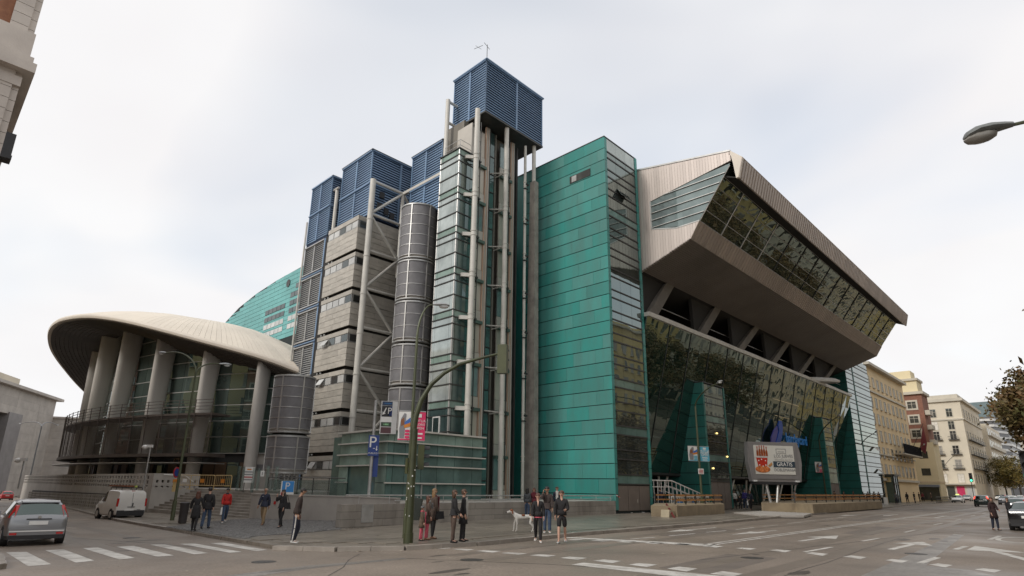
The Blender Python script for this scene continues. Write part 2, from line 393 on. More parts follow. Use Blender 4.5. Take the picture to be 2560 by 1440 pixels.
def sheet(name, poly, h, m, thick=0.0, **k):
    """flat area following the fall of the ground"""
    bm = bmesh.new()
    vs = [bm.verts.new((*xy(*p), 0)) for p in poly]; bm.faces.new(vs)
    bmesh.ops.bisect_plane(bm, geom=bm.verts[:] + bm.edges[:] + bm.faces[:], plane_co=(1, 0, 0), plane_no=(1, 0, 0))
    for e in [e for e in bm.edges if len(e.link_faces) == 1] if thick else []: pass
    if thick:
        r = bmesh.ops.extrude_face_region(bm, geom=bm.faces[:])
        low = [g for g in r['geom'] if isinstance(g, bmesh.types.BMVert)]
        for v_ in low: v_.co.z = -thick
    for v_ in bm.verts: v_.co.z += gx(v_.co.x) + h
    bmesh.ops.recalc_face_normals(bm, faces=bm.faces)
    if not thick:
        for f in bm.faces:
            if f.normal.z < 0: f.normal_flip()
    bmesh.ops.triangulate(bm, faces=bm.faces)
    me = bpy.data.meshes.new(name); bm.to_mesh(me); bm.free(); me.materials.append(m)
    o = bpy.data.objects.new(name, me); COL.objects.link(o); ORG[o] = Vector((0, 0, 0))
    return tag(o, **k)
# ================================================================ ground
KERB_R = [(140, -3.6), (100, -5.2), (75.6, -6.9), (37.7, -8.7), (15.2, -9.8), (5.35, -9.9), (2.5, -10.2), (-0.6, -10.15), (-3.17, -9.45), (-4.9, -8.1), (-6.06, -6.0)]
KERB_L = [(-5.5, 7.7), (-5.3, 13), (-5.0, 19), (-0.8, 65), (5, 134), (8, 170)]
sheet('road', [(-330, -300), (420, -300), (420, 420), (-330, 420)], 0.0, asphalt, kind='structure')
PAVE = KERB_R + KERB_L + [(170, 170), (170, -3)]
pavement = sheet('pavement', PAVE, 0.12, paving_m, thick=.3, kind='structure')
def kerb_run(pts, step, w_, parent, smax):
    s = 0
    for i in range(len(pts) - 1):
        a, b = Vector(pts[i]), Vector(pts[i + 1]); d = b - a; ln = d.length; d.normalize()
        nrm = Vector((-d.y, d.x))
        n = max(1, round(ln / step))
        for k in range(n):
            s += ln / n
            if s > smax: return
            p, q = a + d * (ln * k / n + .008), a + d * (ln * (k + 1) / n - .008)
            def c(pt, off, h): z_ = pt + nrm * off; return WG(z_.x, z_.y, h)
            h = .135 + random.uniform(-.006, .006)
            m = MB(); m.hexa([c(p, w_, -.1), c(q, w_, -.1), c(q, 0, -.1), c(p, 0, -.1), c(p, w_, h), c(q, w_, h), c(q, .025, h), c(p, .025, h)])
            obj('kerb_stone', m, kerb_m, parent, org=None)
kerb_run(list(reversed(KERB_R)), 1.1, -.22, pavement, 90)
kerb_run(KERB_L[:4], 1.1, -.22, pavement, 52)
kerb2 = sheet('side_pavement', [(-60, -5.9), (-13.9, -5.9), (-13.2, -5.3), (-12.9, -1.9), (-13.3, 1), (-13.6, 60), (-13.6, 170), (-60, 170)], .12, paving_m, thick=.3, kind='structure')
kerb_run([(-13.9, -5.9), (-13.2, -5.3), (-12.9, -1.9), (-13.3, 1), (-13.6, 12)], .9, .2, kerb2, 40)
sheet('far_pavement', [(-10, -60), (-10, -30.5), (5, -30.2), (170, -22.5), (170, -60)], .12, far_pav, thick=.3, kind='structure')
# paving slabs that can be told apart near the corner
slabs = []
v_ = -10.0
row = 0
while v_ < -.9:
    u_ = -5.6 + (row % 2) * .6
    while u_ < 27:
        slabs.append((u_, v_)); u_ += 1.2
    v_ += .8; row += 1
COB = [(-5.5, 7.7), (-5.68, -2.388), (-4.811, -1.503), (-2.391, -1.226), (-0.433, -0.663), (0.2, .5), (3.584, 3.821), (3.197, 5.426), (1.16, 12.337), (-0.482, 12.291)]
def slab_ok(u_, v_):
    return all(inpoly(p, PAVE) and not inpoly(p, COB) for p in ((u_ - .22, v_ - .22), (u_ + 1.4, v_ - .22), (u_ + 1.4, v_ + 1), (u_ - .22, v_ + 1), (u_ + .6, v_ + .4)))
slabs = [s for s in slabs if slab_ok(*s)]
slabs.sort(key=lambda s: (s[0] + 16) ** 2 + (s[1] + 26.7) ** 2)
rest = MB()
for i, (u_, v_) in enumerate(slabs):
    h = .137 + random.uniform(-.003, .003)
    m = MB() if i < 300 else rest
    m.hexa([WG(a, b, hh) for hh in (.1, h) for a, b in ((u_ + .01, v_ + .01), (u_ + 1.19, v_ + .01), (u_ + 1.19, v_ + .79), (u_ + .01, v_ + .79))])
    if i < 300: obj('paving_slab', m, slab_m, pavement)
if rest.v: obj('paving', rest, slab_m, pavement, kind='stuff')
sheet('cobble_paving', COB, .128, cobble_base, kind='structure')
cb = MB()                                       # thousands of setts in one mesh
for i in range(150):
    for j in range(120):
        ga, gb = -9.5 + i * .13 + (j % 2) * .065, -9 + j * .155; u_, v_ = -1 + .77 * ga - .64 * gb, 4.2 + .64 * ga + .77 * gb
        if not inpoly((u_, v_), COB): continue
        a, b = .062 + random.uniform(-.012, .004), .078 + random.uniform(-.018, .004); h = .15 + random.uniform(-.008, .01)
        du, dw = random.uniform(-.025, .025), random.uniform(-.03, .03)
        rx = lambda x, y: (u_ + (x * a) * .77 - (y * b) * .64 + du, v_ + (x * a) * .64 + (y * b) * .77 + dw)
        p0 = [WG(*rx(x, y), .13) for x, y in ((-1, -1), (1, -1), (1, 1), (-1, 1))]
        p1 = [WG(*rx(x * .8, y * .8), h) for x, y in ((-1, -1), (1, -1), (1, 1), (-1, 1))]
        k = len(cb.v); cb.v += [tuple(p) for p in p0 + p1]
        cb.f += [(k + 4, k + 5, k + 6, k + 7), (k, k + 1, k + 5, k + 4), (k + 1, k + 2, k + 6, k + 5), (k + 2, k + 3, k + 7, k + 6), (k + 3, k, k + 4, k + 7)]
obj('cobblestones', cb, cobble_m, kind='stuff')
fine = 0

# road paint: every mark is its own sheet 4 mm above the asphalt
roadmark = bpy.data.objects.new('road_markings', None); COL.objects.link(roadmark); ORG[roadmark] = Vector((0, 0, 0)); tag(roadmark, kind='structure')
def paint(pts, name='paint_stripe', h=.005, m=None):
    o = sheet(name, pts, h, m or road_white); o.parent = roadmark; return o
ZEB = [[(-12.608, 0.023),(-12.115, -0.345),(-12.188, -5.104),(-12.713, -5.158)], [(-11.58, -0.181),(-11.077, -0.351),(-11.143, -5.032),(-11.624, -5.196)], [(-10.529, -0.354),(-10.086, -0.431),(-10.118, -5.131),(-10.559, -5.245)],
       [(-9.562, -0.588),(-9.026, -0.749),(-9.078, -5.332),(-9.538, -5.306)], [(-8.478, -0.679),(-8.046, -0.932),(-8.074, -5.427),(-8.514, -5.457)], [(-7.599, -1.2),(-7.156, -1.459),(-7.183, -5.883),(-7.553, -5.832)], [(-6.698, -1.733),(-6.266, -1.975),(-6.322, -5.903),(-6.75, -5.998)]]
for z in ZEB: paint(z, 'zebra_stripe')
DASH = [((-2.182, -9.564),(-1.845, -9.526),(-1.657, -10.156),(-2.078, -10.289)), ((-1.922, -10.464),(-1.641, -10.581),(-1.48, -11.16),(-1.91, -11.251)), ((-1.807, -11.553),(-1.466, -11.561),(-1.249, -12.181),(-1.773, -12.317)), ((-1.666, -12.613),(-1.334, -12.632),(-1.193, -13.316),(-1.628, -13.336)), ((-1.555, -13.746),(-1.134, -13.722),(-0.942, -14.316),(-1.496, -14.412)), ((-1.347, -14.791),(-0.87, -14.78),(-0.693, -15.317),(-1.316, -15.446)),
        ((-1.128, -15.842),(-0.623, -15.882),(-0.538, -16.442),(-1.151, -16.527)), ((-1.087, -17.029),(-0.535, -17.031),(-0.436, -17.563),(-1.128, -17.638)), ((-0.99, -18.162),(-0.348, -18.177),(-0.332, -18.708),(-1.077, -18.774)), ((-1.011, -19.384),(-0.257, -19.363),(-0.34, -19.949),(-1.046, -19.969))]
DASH2 = [((3.647, -11.028),(4.281, -11.044),(4.443, -11.392),(3.836, -11.389)), ((4.17, -11.855),(4.753, -11.846),(4.839, -12.352),(4.261, -12.352)), ((4.575, -12.799),(5.143, -12.796),(5.404, -13.206),(4.673, -13.288)), ((5.02, -13.753),(5.614, -13.787),(5.726, -14.286),(5.137, -14.244)), ((5.503, -14.72),(6.071, -14.75),(6.177, -15.231),(5.614, -15.194)), ((5.725, -15.847),(6.306, -15.914),(6.407, -16.37),(5.71, -16.384)), ((6.009, -16.972),(6.517, -17.007),(6.525, -17.547),(5.895, -17.573)), ((6.303, -18.059),(6.839, -18.138),(6.841, -18.647),(6.069, -18.69)), ((6.37, -19.241),(6.864, -19.316),(6.771, -19.866),(5.922, -19.932)), ((6.222, -20.458),(6.862, -20.537),(6.761, -21.031),(5.935, -21.051)), ((6.192, -21.652),(6.77, -21.725),(6.697, -22.191),(5.767, -22.183)), ((5.975, -22.828),(6.57, -22.961),(6.454, -23.339),(5.579, -23.293)), ((5.706, -23.933),(6.255, -24.07),(6.123, -24.488),(5.307, -24.409))]
for d in DASH + DASH2: paint(list(d), 'crossing_dash')
paint([(-2.341, -15.998),(-1.725, -15.945),(-1.124, -19.903),(-2.049, -19.933)], 'stop_line')
paint([(4.342, -10.149),(4.856, -10.279),(6.907, -15.983),(5.964, -16.03)], 'stop_line')
def lane(p, q, w_, name='lane_dash'):
    p, q = Vector(p), Vector(q); d = (q - p).normalized(); n = Vector((-d.y, d.x)) * w_ / 2
    paint([tuple(p - n), tuple(q - n), tuple(q + n), tuple(p + n)], name)
for off in (-.16, .16):
    a = Vector((6.515, -15.685)); b = Vector((85.894, -14.476)); c = Vector((150, -12.2))
    lane(a + Vector((0, off)), b + Vector((0, off)), .13, 'centre_line'); lane(b + Vector((0, off)), c + Vector((0, off)), .13, 'centre_line')
for p, q, w_ in [((6.185, -12.446),(8.002, -12.564),.14), ((9.104, -12.587),(11.497, -12.626),.13), ((12.711, -12.579),(14.714, -12.692),.13), ((16.096, -12.617),(18.707, -12.541),.13), ((20.239, -12.366),(22.372, -12.495),.12), ((24.742, -12.2),(27.879, -12.191),.12), ((29.003, -11.824),(31.113, -12.003),.12), ((32.757, -11.827),(35.043, -11.961),.12), ((36.825, -11.713),(39.21, -11.731),.12),
                 ((6.797, -19.103),(9.572, -19.175),.17), ((13.699, -19.173),(16.128, -19.257),.15), ((22.058, -19.125),(24.987, -19.06),.14), ((32.654, -18.72),(35.749, -18.712),.13), ((41.928, -18.599),(45.046, -18.57),.13), ((54.36, -18.086),(57.351, -18.069),.13), ((63.876, -17.92),(67.613, -17.865),.13),
                 ((6.234, -22.565),(8.589, -22.639),.2), ((12.54, -22.573),(14.596, -22.646),.2), ((19.975, -22.854),(23.449, -22.92),.18), ((43.791, -20.351),(50.319, -20.33),.16)]: lane(p, q, w_)
lane((25.031, -19.09), (24.137, -21.885), .1, 'faint_cross_line')
def arrow(p, q, w_=.16, hw=.42, hl=1.6):
    p, q = Vector(p), Vector(q); d = (q - p).normalized(); n = Vector((-d.y, d.x))
    m = q - d * hl
    paint([tuple(p - n * w_ / 2), tuple(m - n * w_ / 2), tuple(m - n * hw), tuple(q), tuple(m + n * hw), tuple(m + n * w_ / 2), tuple(p + n * w_ / 2)], 'lane_arrow')
arrow((16.719, -11.211), (11.222, -11.229), hl=2.2); arrow((17.445, -14.236), (12.28, -14.045), hl=3); arrow((11.358, -17.428), (16.339, -17.517), .22, .62, 2.4); arrow((10.41, -20.916), (15.589, -21.045), .24, .7, 1.9); arrow((45.35, -16.705), (51.757, -16.621), .2, .5, 1.5); arrow((51.208, -12.96), (45.368, -13.024), .2, .4, 2)
arrow((9.984, -24.859), (15.157, -22.875), .3, .9, 2.4)
arrow((46.113, -11.032), (41.086, -10.614), .2, .45, 3)
# bus-lane ring painted on the near right lane
rc = Vector((21.075, -23.921)); ring_o = MB(); 
pts_o = [(rc + Vector((math.cos(t * PI / 16) * 2.3, math.sin(t * PI / 16) * .95))) for t in range(33)]
pts_i = [(rc + Vector((math.cos(t * PI / 16) * 2.0, math.sin(t * PI / 16) * .75))) for t in range(33)]
for k in range(32): ring_o.quad(WG(*pts_o[k], .005), WG(*pts_o[k + 1], .005), WG(*pts_i[k + 1], .005), WG(*pts_i[k], .005))
obj('painted_ring', ring_o, road_white, roadmark)
sheet('worn_lane_patch', [(0.737, -22.149),(11.189, -21.699),(23.036, -21.104),(22.433, -21.596),(7.583, -22.648),(1.085, -23.23)], .0025, asphalt_w, kind='structure')
sheet('worn_lane_patch', [(-0.464, -22.62),(5.741, -22.401),(5.446, -23.821),(4.023, -24.949),(1.359, -24.875)], .003, asphalt_w, kind='structure')
sheet('tarmac_patch', [(-9.731, -11.091),(-7.505, -10.804),(-4.556, -11.337),(-4.597, -11.593),(-7.485, -11.427),(-9.625, -11.777)], .003, asphalt_w, kind='structure')
# cracks, seams, tyre tracks and covers in the asphalt
tar = mat('tar_seam', (.045, .04, .036), .55, 0, .3, 3)
def seam(pts, w_, m=tar, h=.0035):
    for p, q in zip(pts, pts[1:]):
        p, q = Vector(p), Vector(q); d = (q - p).normalized(); n = Vector((-d.y, d.x)) * w_ / 2; p = p - d * w_ * .4
        o = sheet('tar_seam', [tuple(p - n), tuple(q - n), tuple(q + n), tuple(p + n)], h, m); o.parent = roadmark
def wob(p, q, n, a):
    p, q = Vector(p), Vector(q); d = (q - p); m = Vector((-d.y, d.x)).normalized()
    return [p + d * (i / n) + m * (random.uniform(-a, a) if 0 < i < n else 0) for i in range(n + 1)]
seam(wob((-9.757, -11.159), (-4.617, -11.42), 14, .06), .05); seam(wob((-4.617, -11.42), (-1.892, -17.413), 12, .08), .035); seam(wob((-9.809, 5.395), (-7.168, -4.35), 8, .1), .045); seam(wob((1.604, -17.81), (24.252, -20.323), 12, .08), .04); seam(wob((-0.264, -12.134), (7.515, -12.46), 8, .05), .03); seam(wob((-8.01, -12.984), (-4.855, -9.385), 6, .08), .03); seam(wob((0.122, -20.784), (17.299, -19.853), 9, .08), .03)
cover_m = mat('iron_cover', (.06, .055, .05), .5, .4, .2, 8, bump=.5, bscale=40)
for g in ((-7.859, -9.106), (-3.513, -13.239), (3.433, -18.634), (9.345, -21.905), (-8.052, 3.379)):
    m = MB(); c = WG(*g, 0); m.lathe([(.33, .001), (.33, .008), (.30, .010)], c, 20); o = obj('manhole_cover', m, cover_m, None, org=c, kind='structure')
for k, (p, q) in enumerate([((-3, -13.6), (70, -11.6)), ((-3, -11.9), (70, -10.2)), ((-3, -18.6), (80, -16.6)), ((-3, -20.3), (80, -18.2)), ((-8.2, -4), (-7.2, 40)), ((-10, -4), (-9.2, 40))]):
    seam([p, q], .55, MATS.get('tyre_track') or mat('tyre_track', (.165, .136, .11), .45, 0, scale=.5, col2=(.20, .165, .135)), .0022)
stain_m = mat('oil_stain', (.085, .07, .058), .4, 0, .2, 2)
for k in range(26):
    u_, v_ = (random.uniform(-6, 45), random.uniform(-22, -11)) if k < 18 else (random.uniform(-12, -7), random.uniform(-4, 30))
    if inpoly((u_, v_), PAVE): continue
    r = random.uniform(.12, .5); o = sheet('oil_stain', [(u_ + r * 1.8 * math.cos(a * PI / 5) * random.uniform(.6, 1.1), v_ + r * .6 * math.sin(a * PI / 5) * random.uniform(.6, 1.1)) for a in range(10)], .0028, stain_m); o.parent = roadmark
for k, (u_, v_, a, b_) in enumerate(((-1, -19.5, 5, 1.6), (9, -13.2, 7, 1.1), (18, -18.5, 9, 1.3), (33, -14.6, 12, 1.2), (-10.5, 8, 1.4, 6), (-8.5, 20, 1.1, 9))):
    o = sheet('tarmac_patch', [(u_, v_), (u_ + a, v_ + .06 * a), (u_ + a, v_ + .06 * a + b_), (u_, v_ + b_)], .0015, MATS.get('patch_tarmac') or mat('patch_tarmac', (.13, .108, .09), .6, 0, scale=.9, col2=(.165, .136, .112))); o.parent = roadmark
# scraps of litter and fallen leaves
lf = MB()
for k in range(320):
    if k < 120: u_, v_ = random.uniform(-8, 40), random.uniform(-19, -10.6)
    elif k < 220: t = random.random(); i = random.randrange(3, len(KERB_R) - 1); a, b = KERB_R[i], KERB_R[i + 1]; u_, v_ = a[0] + (b[0] - a[0]) * t, a[1] + (b[1] - a[1]) * t - random.uniform(.05, .5)
    else: u_, v_ = random.uniform(-12, 6), random.uniform(-12, 8)
    r = random.uniform(.02, .05); a = random.uniform(0, 6.3); c = WG(u_, v_, .012 if not inpoly((u_, v_), PAVE) else .165)
    lf.quad(*[c + Vector((math.cos(a + k2 * PI / 2) * r, math.sin(a + k2 * PI / 2) * r * .7, random.uniform(0, .01))) for k2 in range(4)])
obj('fallen_leaves', lf, mat('leaf_litter', (.42, .37, .28), .8, 0, .4, 40), kind='stuff')

# ================================================================ terrace, plaza, stairs and street walls
b = MB(); b.prism([W(u_, v_, -1.2) for u_, v_ in [(1.05, 12), (3.35, 4.8), (3.55, .45), (23.55, .45), (23.55, 19), (1.2, 13)]], (0, 0, 2.2)); obj('terrace', b, conc_lt, kind='structure')
b = MB(); b.prism([W(u_, v_, -2.2) for u_, v_ in [(3.1, 29.4), (3.9, 13.02), (40, 13.02), (40, 120), (3.5, 120), (0.2, 60), (-.1, 29.4)]], (0, 0, 3.6)); obj('plaza', b, conc_lt, kind='structure')
st = thing('plaza_stairs', 'wide flight of grey stone steps rising from the pavement to the plaza', 'stairs', W(1, 20, -.3))
for i in range(10):
    a0, b0 = (-.5 + i * .37, 29.4), (1.35 + i * .26, 13.02)
    z1 = -.28 + .168 * (i + 1)
    m = MB(); m.prism([W(*a0, -1.5 if i == 0 else z1 - .3), W(*b0, -1.5 if i == 0 else z1 - .3), W(4.2, 13.02, -1.5 if i == 0 else z1 - .3), W(3.4, 29.4, -1.5 if i == 0 else z1 - .3)], (0, 0, (z1 + 1.5) if i == 0 else .3))
    obj('step', m, conc_dk, st)
# street wall beside the crossing
w1 = thing('street_wall', 'low grey block wall along the pavement with stained joints and a steel rail on top', 'wall', W(0, 0, 0))
cell(w1, 'wall_core', recess, -.08, 23.55, .03, .40, -.5, .98)
L1 = [1.62] * 15
for r, (z0, z1) in enumerate([(-.42, .0), (.0, .34), (.34, .68), (.68, 1.02)]):
    u_ = -.1 - (r % 2) * .8
    while u_ < 23.5:
        a, e = max(u_, -.1), min(u_ + 1.62, 23.56)
        if e - a > .1: cell(w1, 'wall_block', conc_dk, a + .006, e - .006, random.uniform(-.004, .004), .44, z0 + .006, z1 - .006)
        u_ += 1.62
m = MB(); m.tube(W(.2, .2, 1.42), W(23.5, .2, 1.36), .035); m.tube(W(3.2, .3, 1.16), W(23.5, .3, 1.14), .03)
obj('rail', m, galv, w1)
for k in range(13): m = MB(); m.tube(W(1 + k * 1.85, .24, 1.0), W(1 + k * 1.85, .24, 1.4), .02, 6); obj('rail_post', m, galv, w1)
m = MB(); m.box(1.05, 1.75, -.025, .0, .18, 1.0); obj('access_panel', m, galv, w1)
# smooth wall of the garage ramp
iw = thing('ramp_wall', 'smooth pale grey wall beside the cobbled garage ramp below the blue parking sign', 'wall', W(2, 8, 0))
m = MB(); m.prism([W(u_, v_, -.7) for u_, v_ in [(.92, 12.9), (.92, 12.0), (3.3, 4.6), (3.45, 0.46), (3.7, .46), (3.55, 4.7), (1.2, 12.1), (1.2, 12.9)]], (0, 0, 1.93)); obj('wall', m, conc_lt, iw)
m = MB(); m.prism([W(u_, v_, 1.23) for u_, v_ in [(.88, 12.95), (.88, 11.95), (3.26, 4.6), (3.41, 0.45), (3.74, .45), (3.6, 4.75), (1.25, 12.15), (1.25, 12.95)]], (0, 0, .06)); obj('coping', m, conc_lt, iw)
m = MB(); m.obox(W(1.35, 10.4, .80), UD * .03 + VD * -.06, NU * .012, ZD * .09); obj('notice', m, red_p, iw)
# perforated parapet along the side street
pw = thing('perforated_wall', 'long pale concrete parapet pierced by rows of square holes, running left from the stairs', 'wall', W(-.4, 35, 0))
def lin(v_): return -.5 + .0155 * (v_ - 29.4) * 1.0
def pbox(mb, v0, v1, z0, z1, dz=0, t=.3, f=lin):
    mb.hexa([W(f(v0), v0, z0), W(f(v0) + t, v0, z0), W(f(v1) + t, v1, z0 + dz), W(f(v1), v1, z0 + dz), W(f(v0), v0, z1), W(f(v0) + t, v0, z1), W(f(v1) + t, v1, z1 + dz), W(f(v1), v1, z1 + dz)])
m = MB(); pbox(m, 29.4, 104, -2.5, 1.35); obj('wall', m, conc_lt, pw)
for z0, z1 in ((1.60, 1.72), (1.97, 2.09), (2.34, 2.52)): m = MB(); pbox(m, 29.4, 104, z0, z1, t=.1); obj('band', m, conc_lt, pw)
nblk = 0
for z0, z1 in ((1.35, 1.60), (1.72, 1.97), (2.09, 2.34)):
    v_ = 29.4
    far = MB()
    while v_ < 103:
        bw = 1.0 if v_ == 29.4 else random.uniform(.42, .52); hw = .62
        if v_ < 78: m = MB(); pbox(m, v_, v_ + bw, z0, z1, t=.09); obj('block', m, conc_lt, pw)
        else: pbox(far, v_, v_ + bw, z0, z1, t=.09)
        v_ += bw + hw
    obj('far_blocks', far, conc_lt, pw, kind='stuff')
pw2 = thing('perforated_return_wall', 'short pierced concrete parapet at the head of the stairs, turning in from the long one', 'wall', W(1, 29.4, 1))
m = MB(); m.box(-.5, 3.1, 29.1, 29.38, -2.0, 1.45); obj('wall', m, conc_lt, pw2)
for z0, z1 in ((1.58, 1.82), (2.02, 2.52)): m = MB(); m.box(-.5, 3.1, 29.1, 29.38, z0, z1); obj('band', m, conc_lt, pw2)
for z0, z1 in ((1.45, 1.58), (1.82, 2.02)):
    for k in range(9): m = MB(); m.box(-.5 + k * .42, -.5 + k * .42 + .24, 29.11, 29.37, z0, z1); obj('block', m, conc_lt, pw2)
m = MB(); m.tube(W(.2, 29.0, 2.42), W(1.9, 29.0, 2.38), .035); m.tube(W(1.9, 29.0, 2.38), W(2.6, 29.0, 1.9), .035); obj('handrail', m, white_p, pw2)
lw = thing('ramp_parapet', 'lower sloping concrete ramp wall pierced by four rows of square holes, behind the red car', 'wall', W(-.9, 45, -.5))
def lin2(v_): return -.95 + .016 * (v_ - 29)
m = MB(); pbox(m, 30, 92, -2.6, -.42, -.55, .22, lin2); obj('wall', m, conc_dk, lw)
for r in range(4):
    z0 = -.42 + r * .3
    far = MB(); v_ = 36.5
    m = MB(); pbox(m, 30, 36.5, z0, z0 + .3, -.06, .2, lin2); obj('block', m, conc_dk, lw)
    while v_ < 92:
        dz = -.55 * (v_ - 30) / 62
        t = MB() if v_ < 70 else far
        pbox(t, v_, v_ + .55, z0 + dz, z0 + dz + .17, 0, .07, lin2)
        if v_ < 70: obj('block', t, conc_dk, lw)
        v_ += .95
    obj('far_blocks', far, conc_dk, lw, kind='stuff')
    m = MB(); pbox(m, 36.5, 92, z0 + .17 - .05, z0 + .3 - .05, -.55, .08, lin2); obj('band', m, conc_dk, lw)

m = MB(); pbox(m, 36.5, 92, -.6, .78, -.4, .04, lambda q: lin2(q) + .38); obj('ramp_shade_sheet', m, recess, lw)  # sheet added behind the holes, shade of the ramp gap put into its dark colour
# ================================================================ main hall (mass behind everything)
hall = thing('sports_hall', 'huge sports hall with a pale copper-green curved side wall rising behind the cream roof', 'hall', W(24, 40, 1))
m = MB(); m.box(24.1, 92, 12, 90, 1, 25.5); obj('core', m, recess, hall)
m = MB(); m.box(15.6, 24.0, 13.5, 31.0, 1, 24.6); obj('core', m, recess, hall)
TOP = [(28, 33.6), (50, 33.9), (58.9, 33.75), (68, 33.5), (76, 32.9), (83.5, 31.8), (89, 30.2), (94, 28), (100, 24)]
def ztop(v_):
    for (a, za), (b_, zb) in zip(TOP, TOP[1:]):
        if a <= v_ <= b_: return za + (zb - za) * (v_ - a) / (b_ - a)
    return TOP[0][1]
m = MB(); m.prism([W(24, v_, z) for v_, z in [(28, 1)] + TOP + [(100, 1)]], UD * 1.5); obj('wall', m, joint, hall)
HOLES = []
for r in range(6):
    z0 = 30.05 - r * 1.42
    HOLES.append((z0, z0 + .78, 49.5, 60.5 if r == 0 else (63.5 if r == 1 else (63.5 + 0 if r < 2 else 72))))
z = 23.0; row = 0
while z < 33.9:
    v_ = 30 + (row % 2) * 1.6
    zz = z + .68
    while v_ < 99:
        e = min(v_ + 3.2, 99.5); t = min(zz, ztop(v_) + .02, ztop(e) + .02)
        if t - z > .15: cell(hall, 'copper_panel', teal, 23.96, 24.0, v_ + .02, e - .02, z + .012, t - .012)
        v_ += 3.2
    z += .71; row += 1
for r, (z0, z1, va, vb) in enumerate([(30.5, 31.25, 50, 60.5), (29.25, 30.0, 50, 63), (28.0, 28.75, 50, 71), (26.75, 27.5, 50, 71), (25.5, 26.25, 50, 71.5), (24.25, 25.0, 50, 71.5)]):
    v_ = va
    while v_ < vb - 1:
        if not (60.8 < v_ < 62.2 and r > 1): cell(hall, 'window', g_win if r < 4 else white_win, 23.9, 23.955, v_, v_ + 1.35, z0, z1)
        v_ += 1.5
shared(hall, 'round_vent', 'rvent', lambda b: b.tube((0, 0, 0), NU * .12, .62, 20), steel_dk, W(23.96, 63.2, 31.9))

# ================================================================ curved pavilion
ECX, ECY, EA, EB, ER = -36.58, 80.85, 11.61, 26.69, .88
EC, ES = math.cos(ER), math.sin(ER)
def interp(x, pts):
    for (a, za), (b_, zb) in zip(pts, pts[1:]):
        if a <= x <= b_: return za + (zb - za) * (x - a) / (b_ - a)
    return pts[-1][1] if x > pts[-1][0] else pts[0][1]
def el(f, ov):
    x, y = (EA + ov) * math.cos(math.radians(f)), (EB + ov) * math.sin(math.radians(f))
    return ECX + EC * x - ES * y, ECY + ES * x + EC * y
OVT = [(70, 3), (100, 6), (140, 5.95), (172, 5.95), (200, 4.6), (243, .9), (250, .9), (270, -1.5), (340, -1.5), (430, 3)]
ZT = [(70, 12.5), (100, 13.2), (109.75, 14.72), (117.75, 16.11), (129, 17.59), (143, 18.59), (152, 19.15), (160.5, 19.35), (172.75, 19.03), (178, 18.9), (183, 18.68), (188.5, 18.21), (194.5, 17.6), (200.5, 16.89), (206, 16.16), (214.5, 15.13), (223, 14.2), (233, 13.35), (243.25, 12.33), (255, 11.3), (275, 10.6), (340, 11), (430, 12.5)]
pav = thing('curved_hall', 'curved entrance hall with a cream shell roof on leaning concrete fins', 'hall', W(4, 48, 1.4))
NA = 240
FS = [70 + 360 * k / NA for k in range(NA)]
def zs(f):      # smooth rim height
    return sum(interp((f + d - 70) % 360 + 70, ZT) for d in (-6, -3, 0, 3, 6)) / 5
rim = [Vector((*el(f, interp(f, OVT)), zs(f))) for f in FS]
ctr = Vector((*el(0, -EA), 0)); ctr = Vector((ECX, ECY, 0))
ctr = sum(rim, Vector()) / NA
PEAK = 4.95
def shell(k, rho, dz=0.0):
    p = rim[k % NA]; q = ctr + (p - ctr) * rho
    base = 15.2 + (p.z - 15.2) * rho ** 1.5
    return Vector((q.x, q.y, base + PEAK * (1 - rho ** 2.4) + dz))
RH = [1.0, .985, .95, .9, .82, .72, .6, .46, .3, .12]
# standing-seam roof: one panel strip per rim division, each its own piece
for k in range(NA):
    m = MB(); n = len(RH)
    for i in range(n):
        a, b_ = shell(k, RH[i], .42), shell(k + 1, RH[i], .42)
        m.v += [tuple(a.lerp(b_, .018)), tuple(a.lerp(b_, .982))]
    m.f += [(2 * i, 2 * i + 1, 2 * i + 3, 2 * i + 2) for i in range(n - 1)]
    for i in range(n): p0, p1 = Vector(m.v[2 * i]), Vector(m.v[2 * i + 1])
    base = len(m.v)
    m.v += [tuple(Vector(p) - Vector((0, 0, .08))) for p in m.v[:2 * n]]
    m.f += [(2 * i, 2 * i + 2, base + 2 * i + 2, base + 2 * i) for i in range(n - 1)] + [(2 * i + 1, base + 2 * i + 1, base + 2 * i + 3, 2 * i + 3) for i in range(n - 1)]
    obj('roof_panel', m, roofm, pav, smooth=True)
m = MB()
for k in range(NA):
    for i in range(len(RH)): m.v.append(tuple(shell(k, RH[i], .36)))
nR = len(RH)
m.f += [(k * nR + i, ((k + 1) % NA) * nR + i, ((k + 1) % NA) * nR + i + 1, k * nR + i + 1) for k in range(NA) for i in range(nR - 1)]
obj('roof_deck', m, underm, pav, smooth=True)
m = MB(); prof = [(0, 0.46), (.13, .36), (.19, .18), (.12, -.02), (-.25, -.10), (-.5, -.02)]
for k in range(NA):
    o_ = rim[k] - ctr; o_.z = 0; o_.normalize()
    m.v += [tuple(rim[k] + o_ * a + Vector((0, 0, b_))) for a, b_ in prof]
q = len(prof); m.f += [(k * q + i, k * q + i + 1, ((k + 1) % NA) * q + i + 1, ((k + 1) % NA) * q + i) for k in range(NA) for i in range(q - 1)]
obj('roof_rim', m, rimm, pav, smooth=True)
m = MB(); RS = [.992, .9, .8, .7, .6]
for k in range(NA):
    for i, r in enumerate(RS): p = ctr + (rim[k] - ctr) * r; m.v.append((p.x, p.y, rim[k].z - .08 - i * .12))
q = len(RS); m.f += [(k * q + i, k * q + i + 1, ((k + 1) % NA) * q + i + 1, ((k + 1) % NA) * q + i) for k in range(NA) for i in range(q - 1)]
obj('soffit', m, underm, pav, smooth=True)
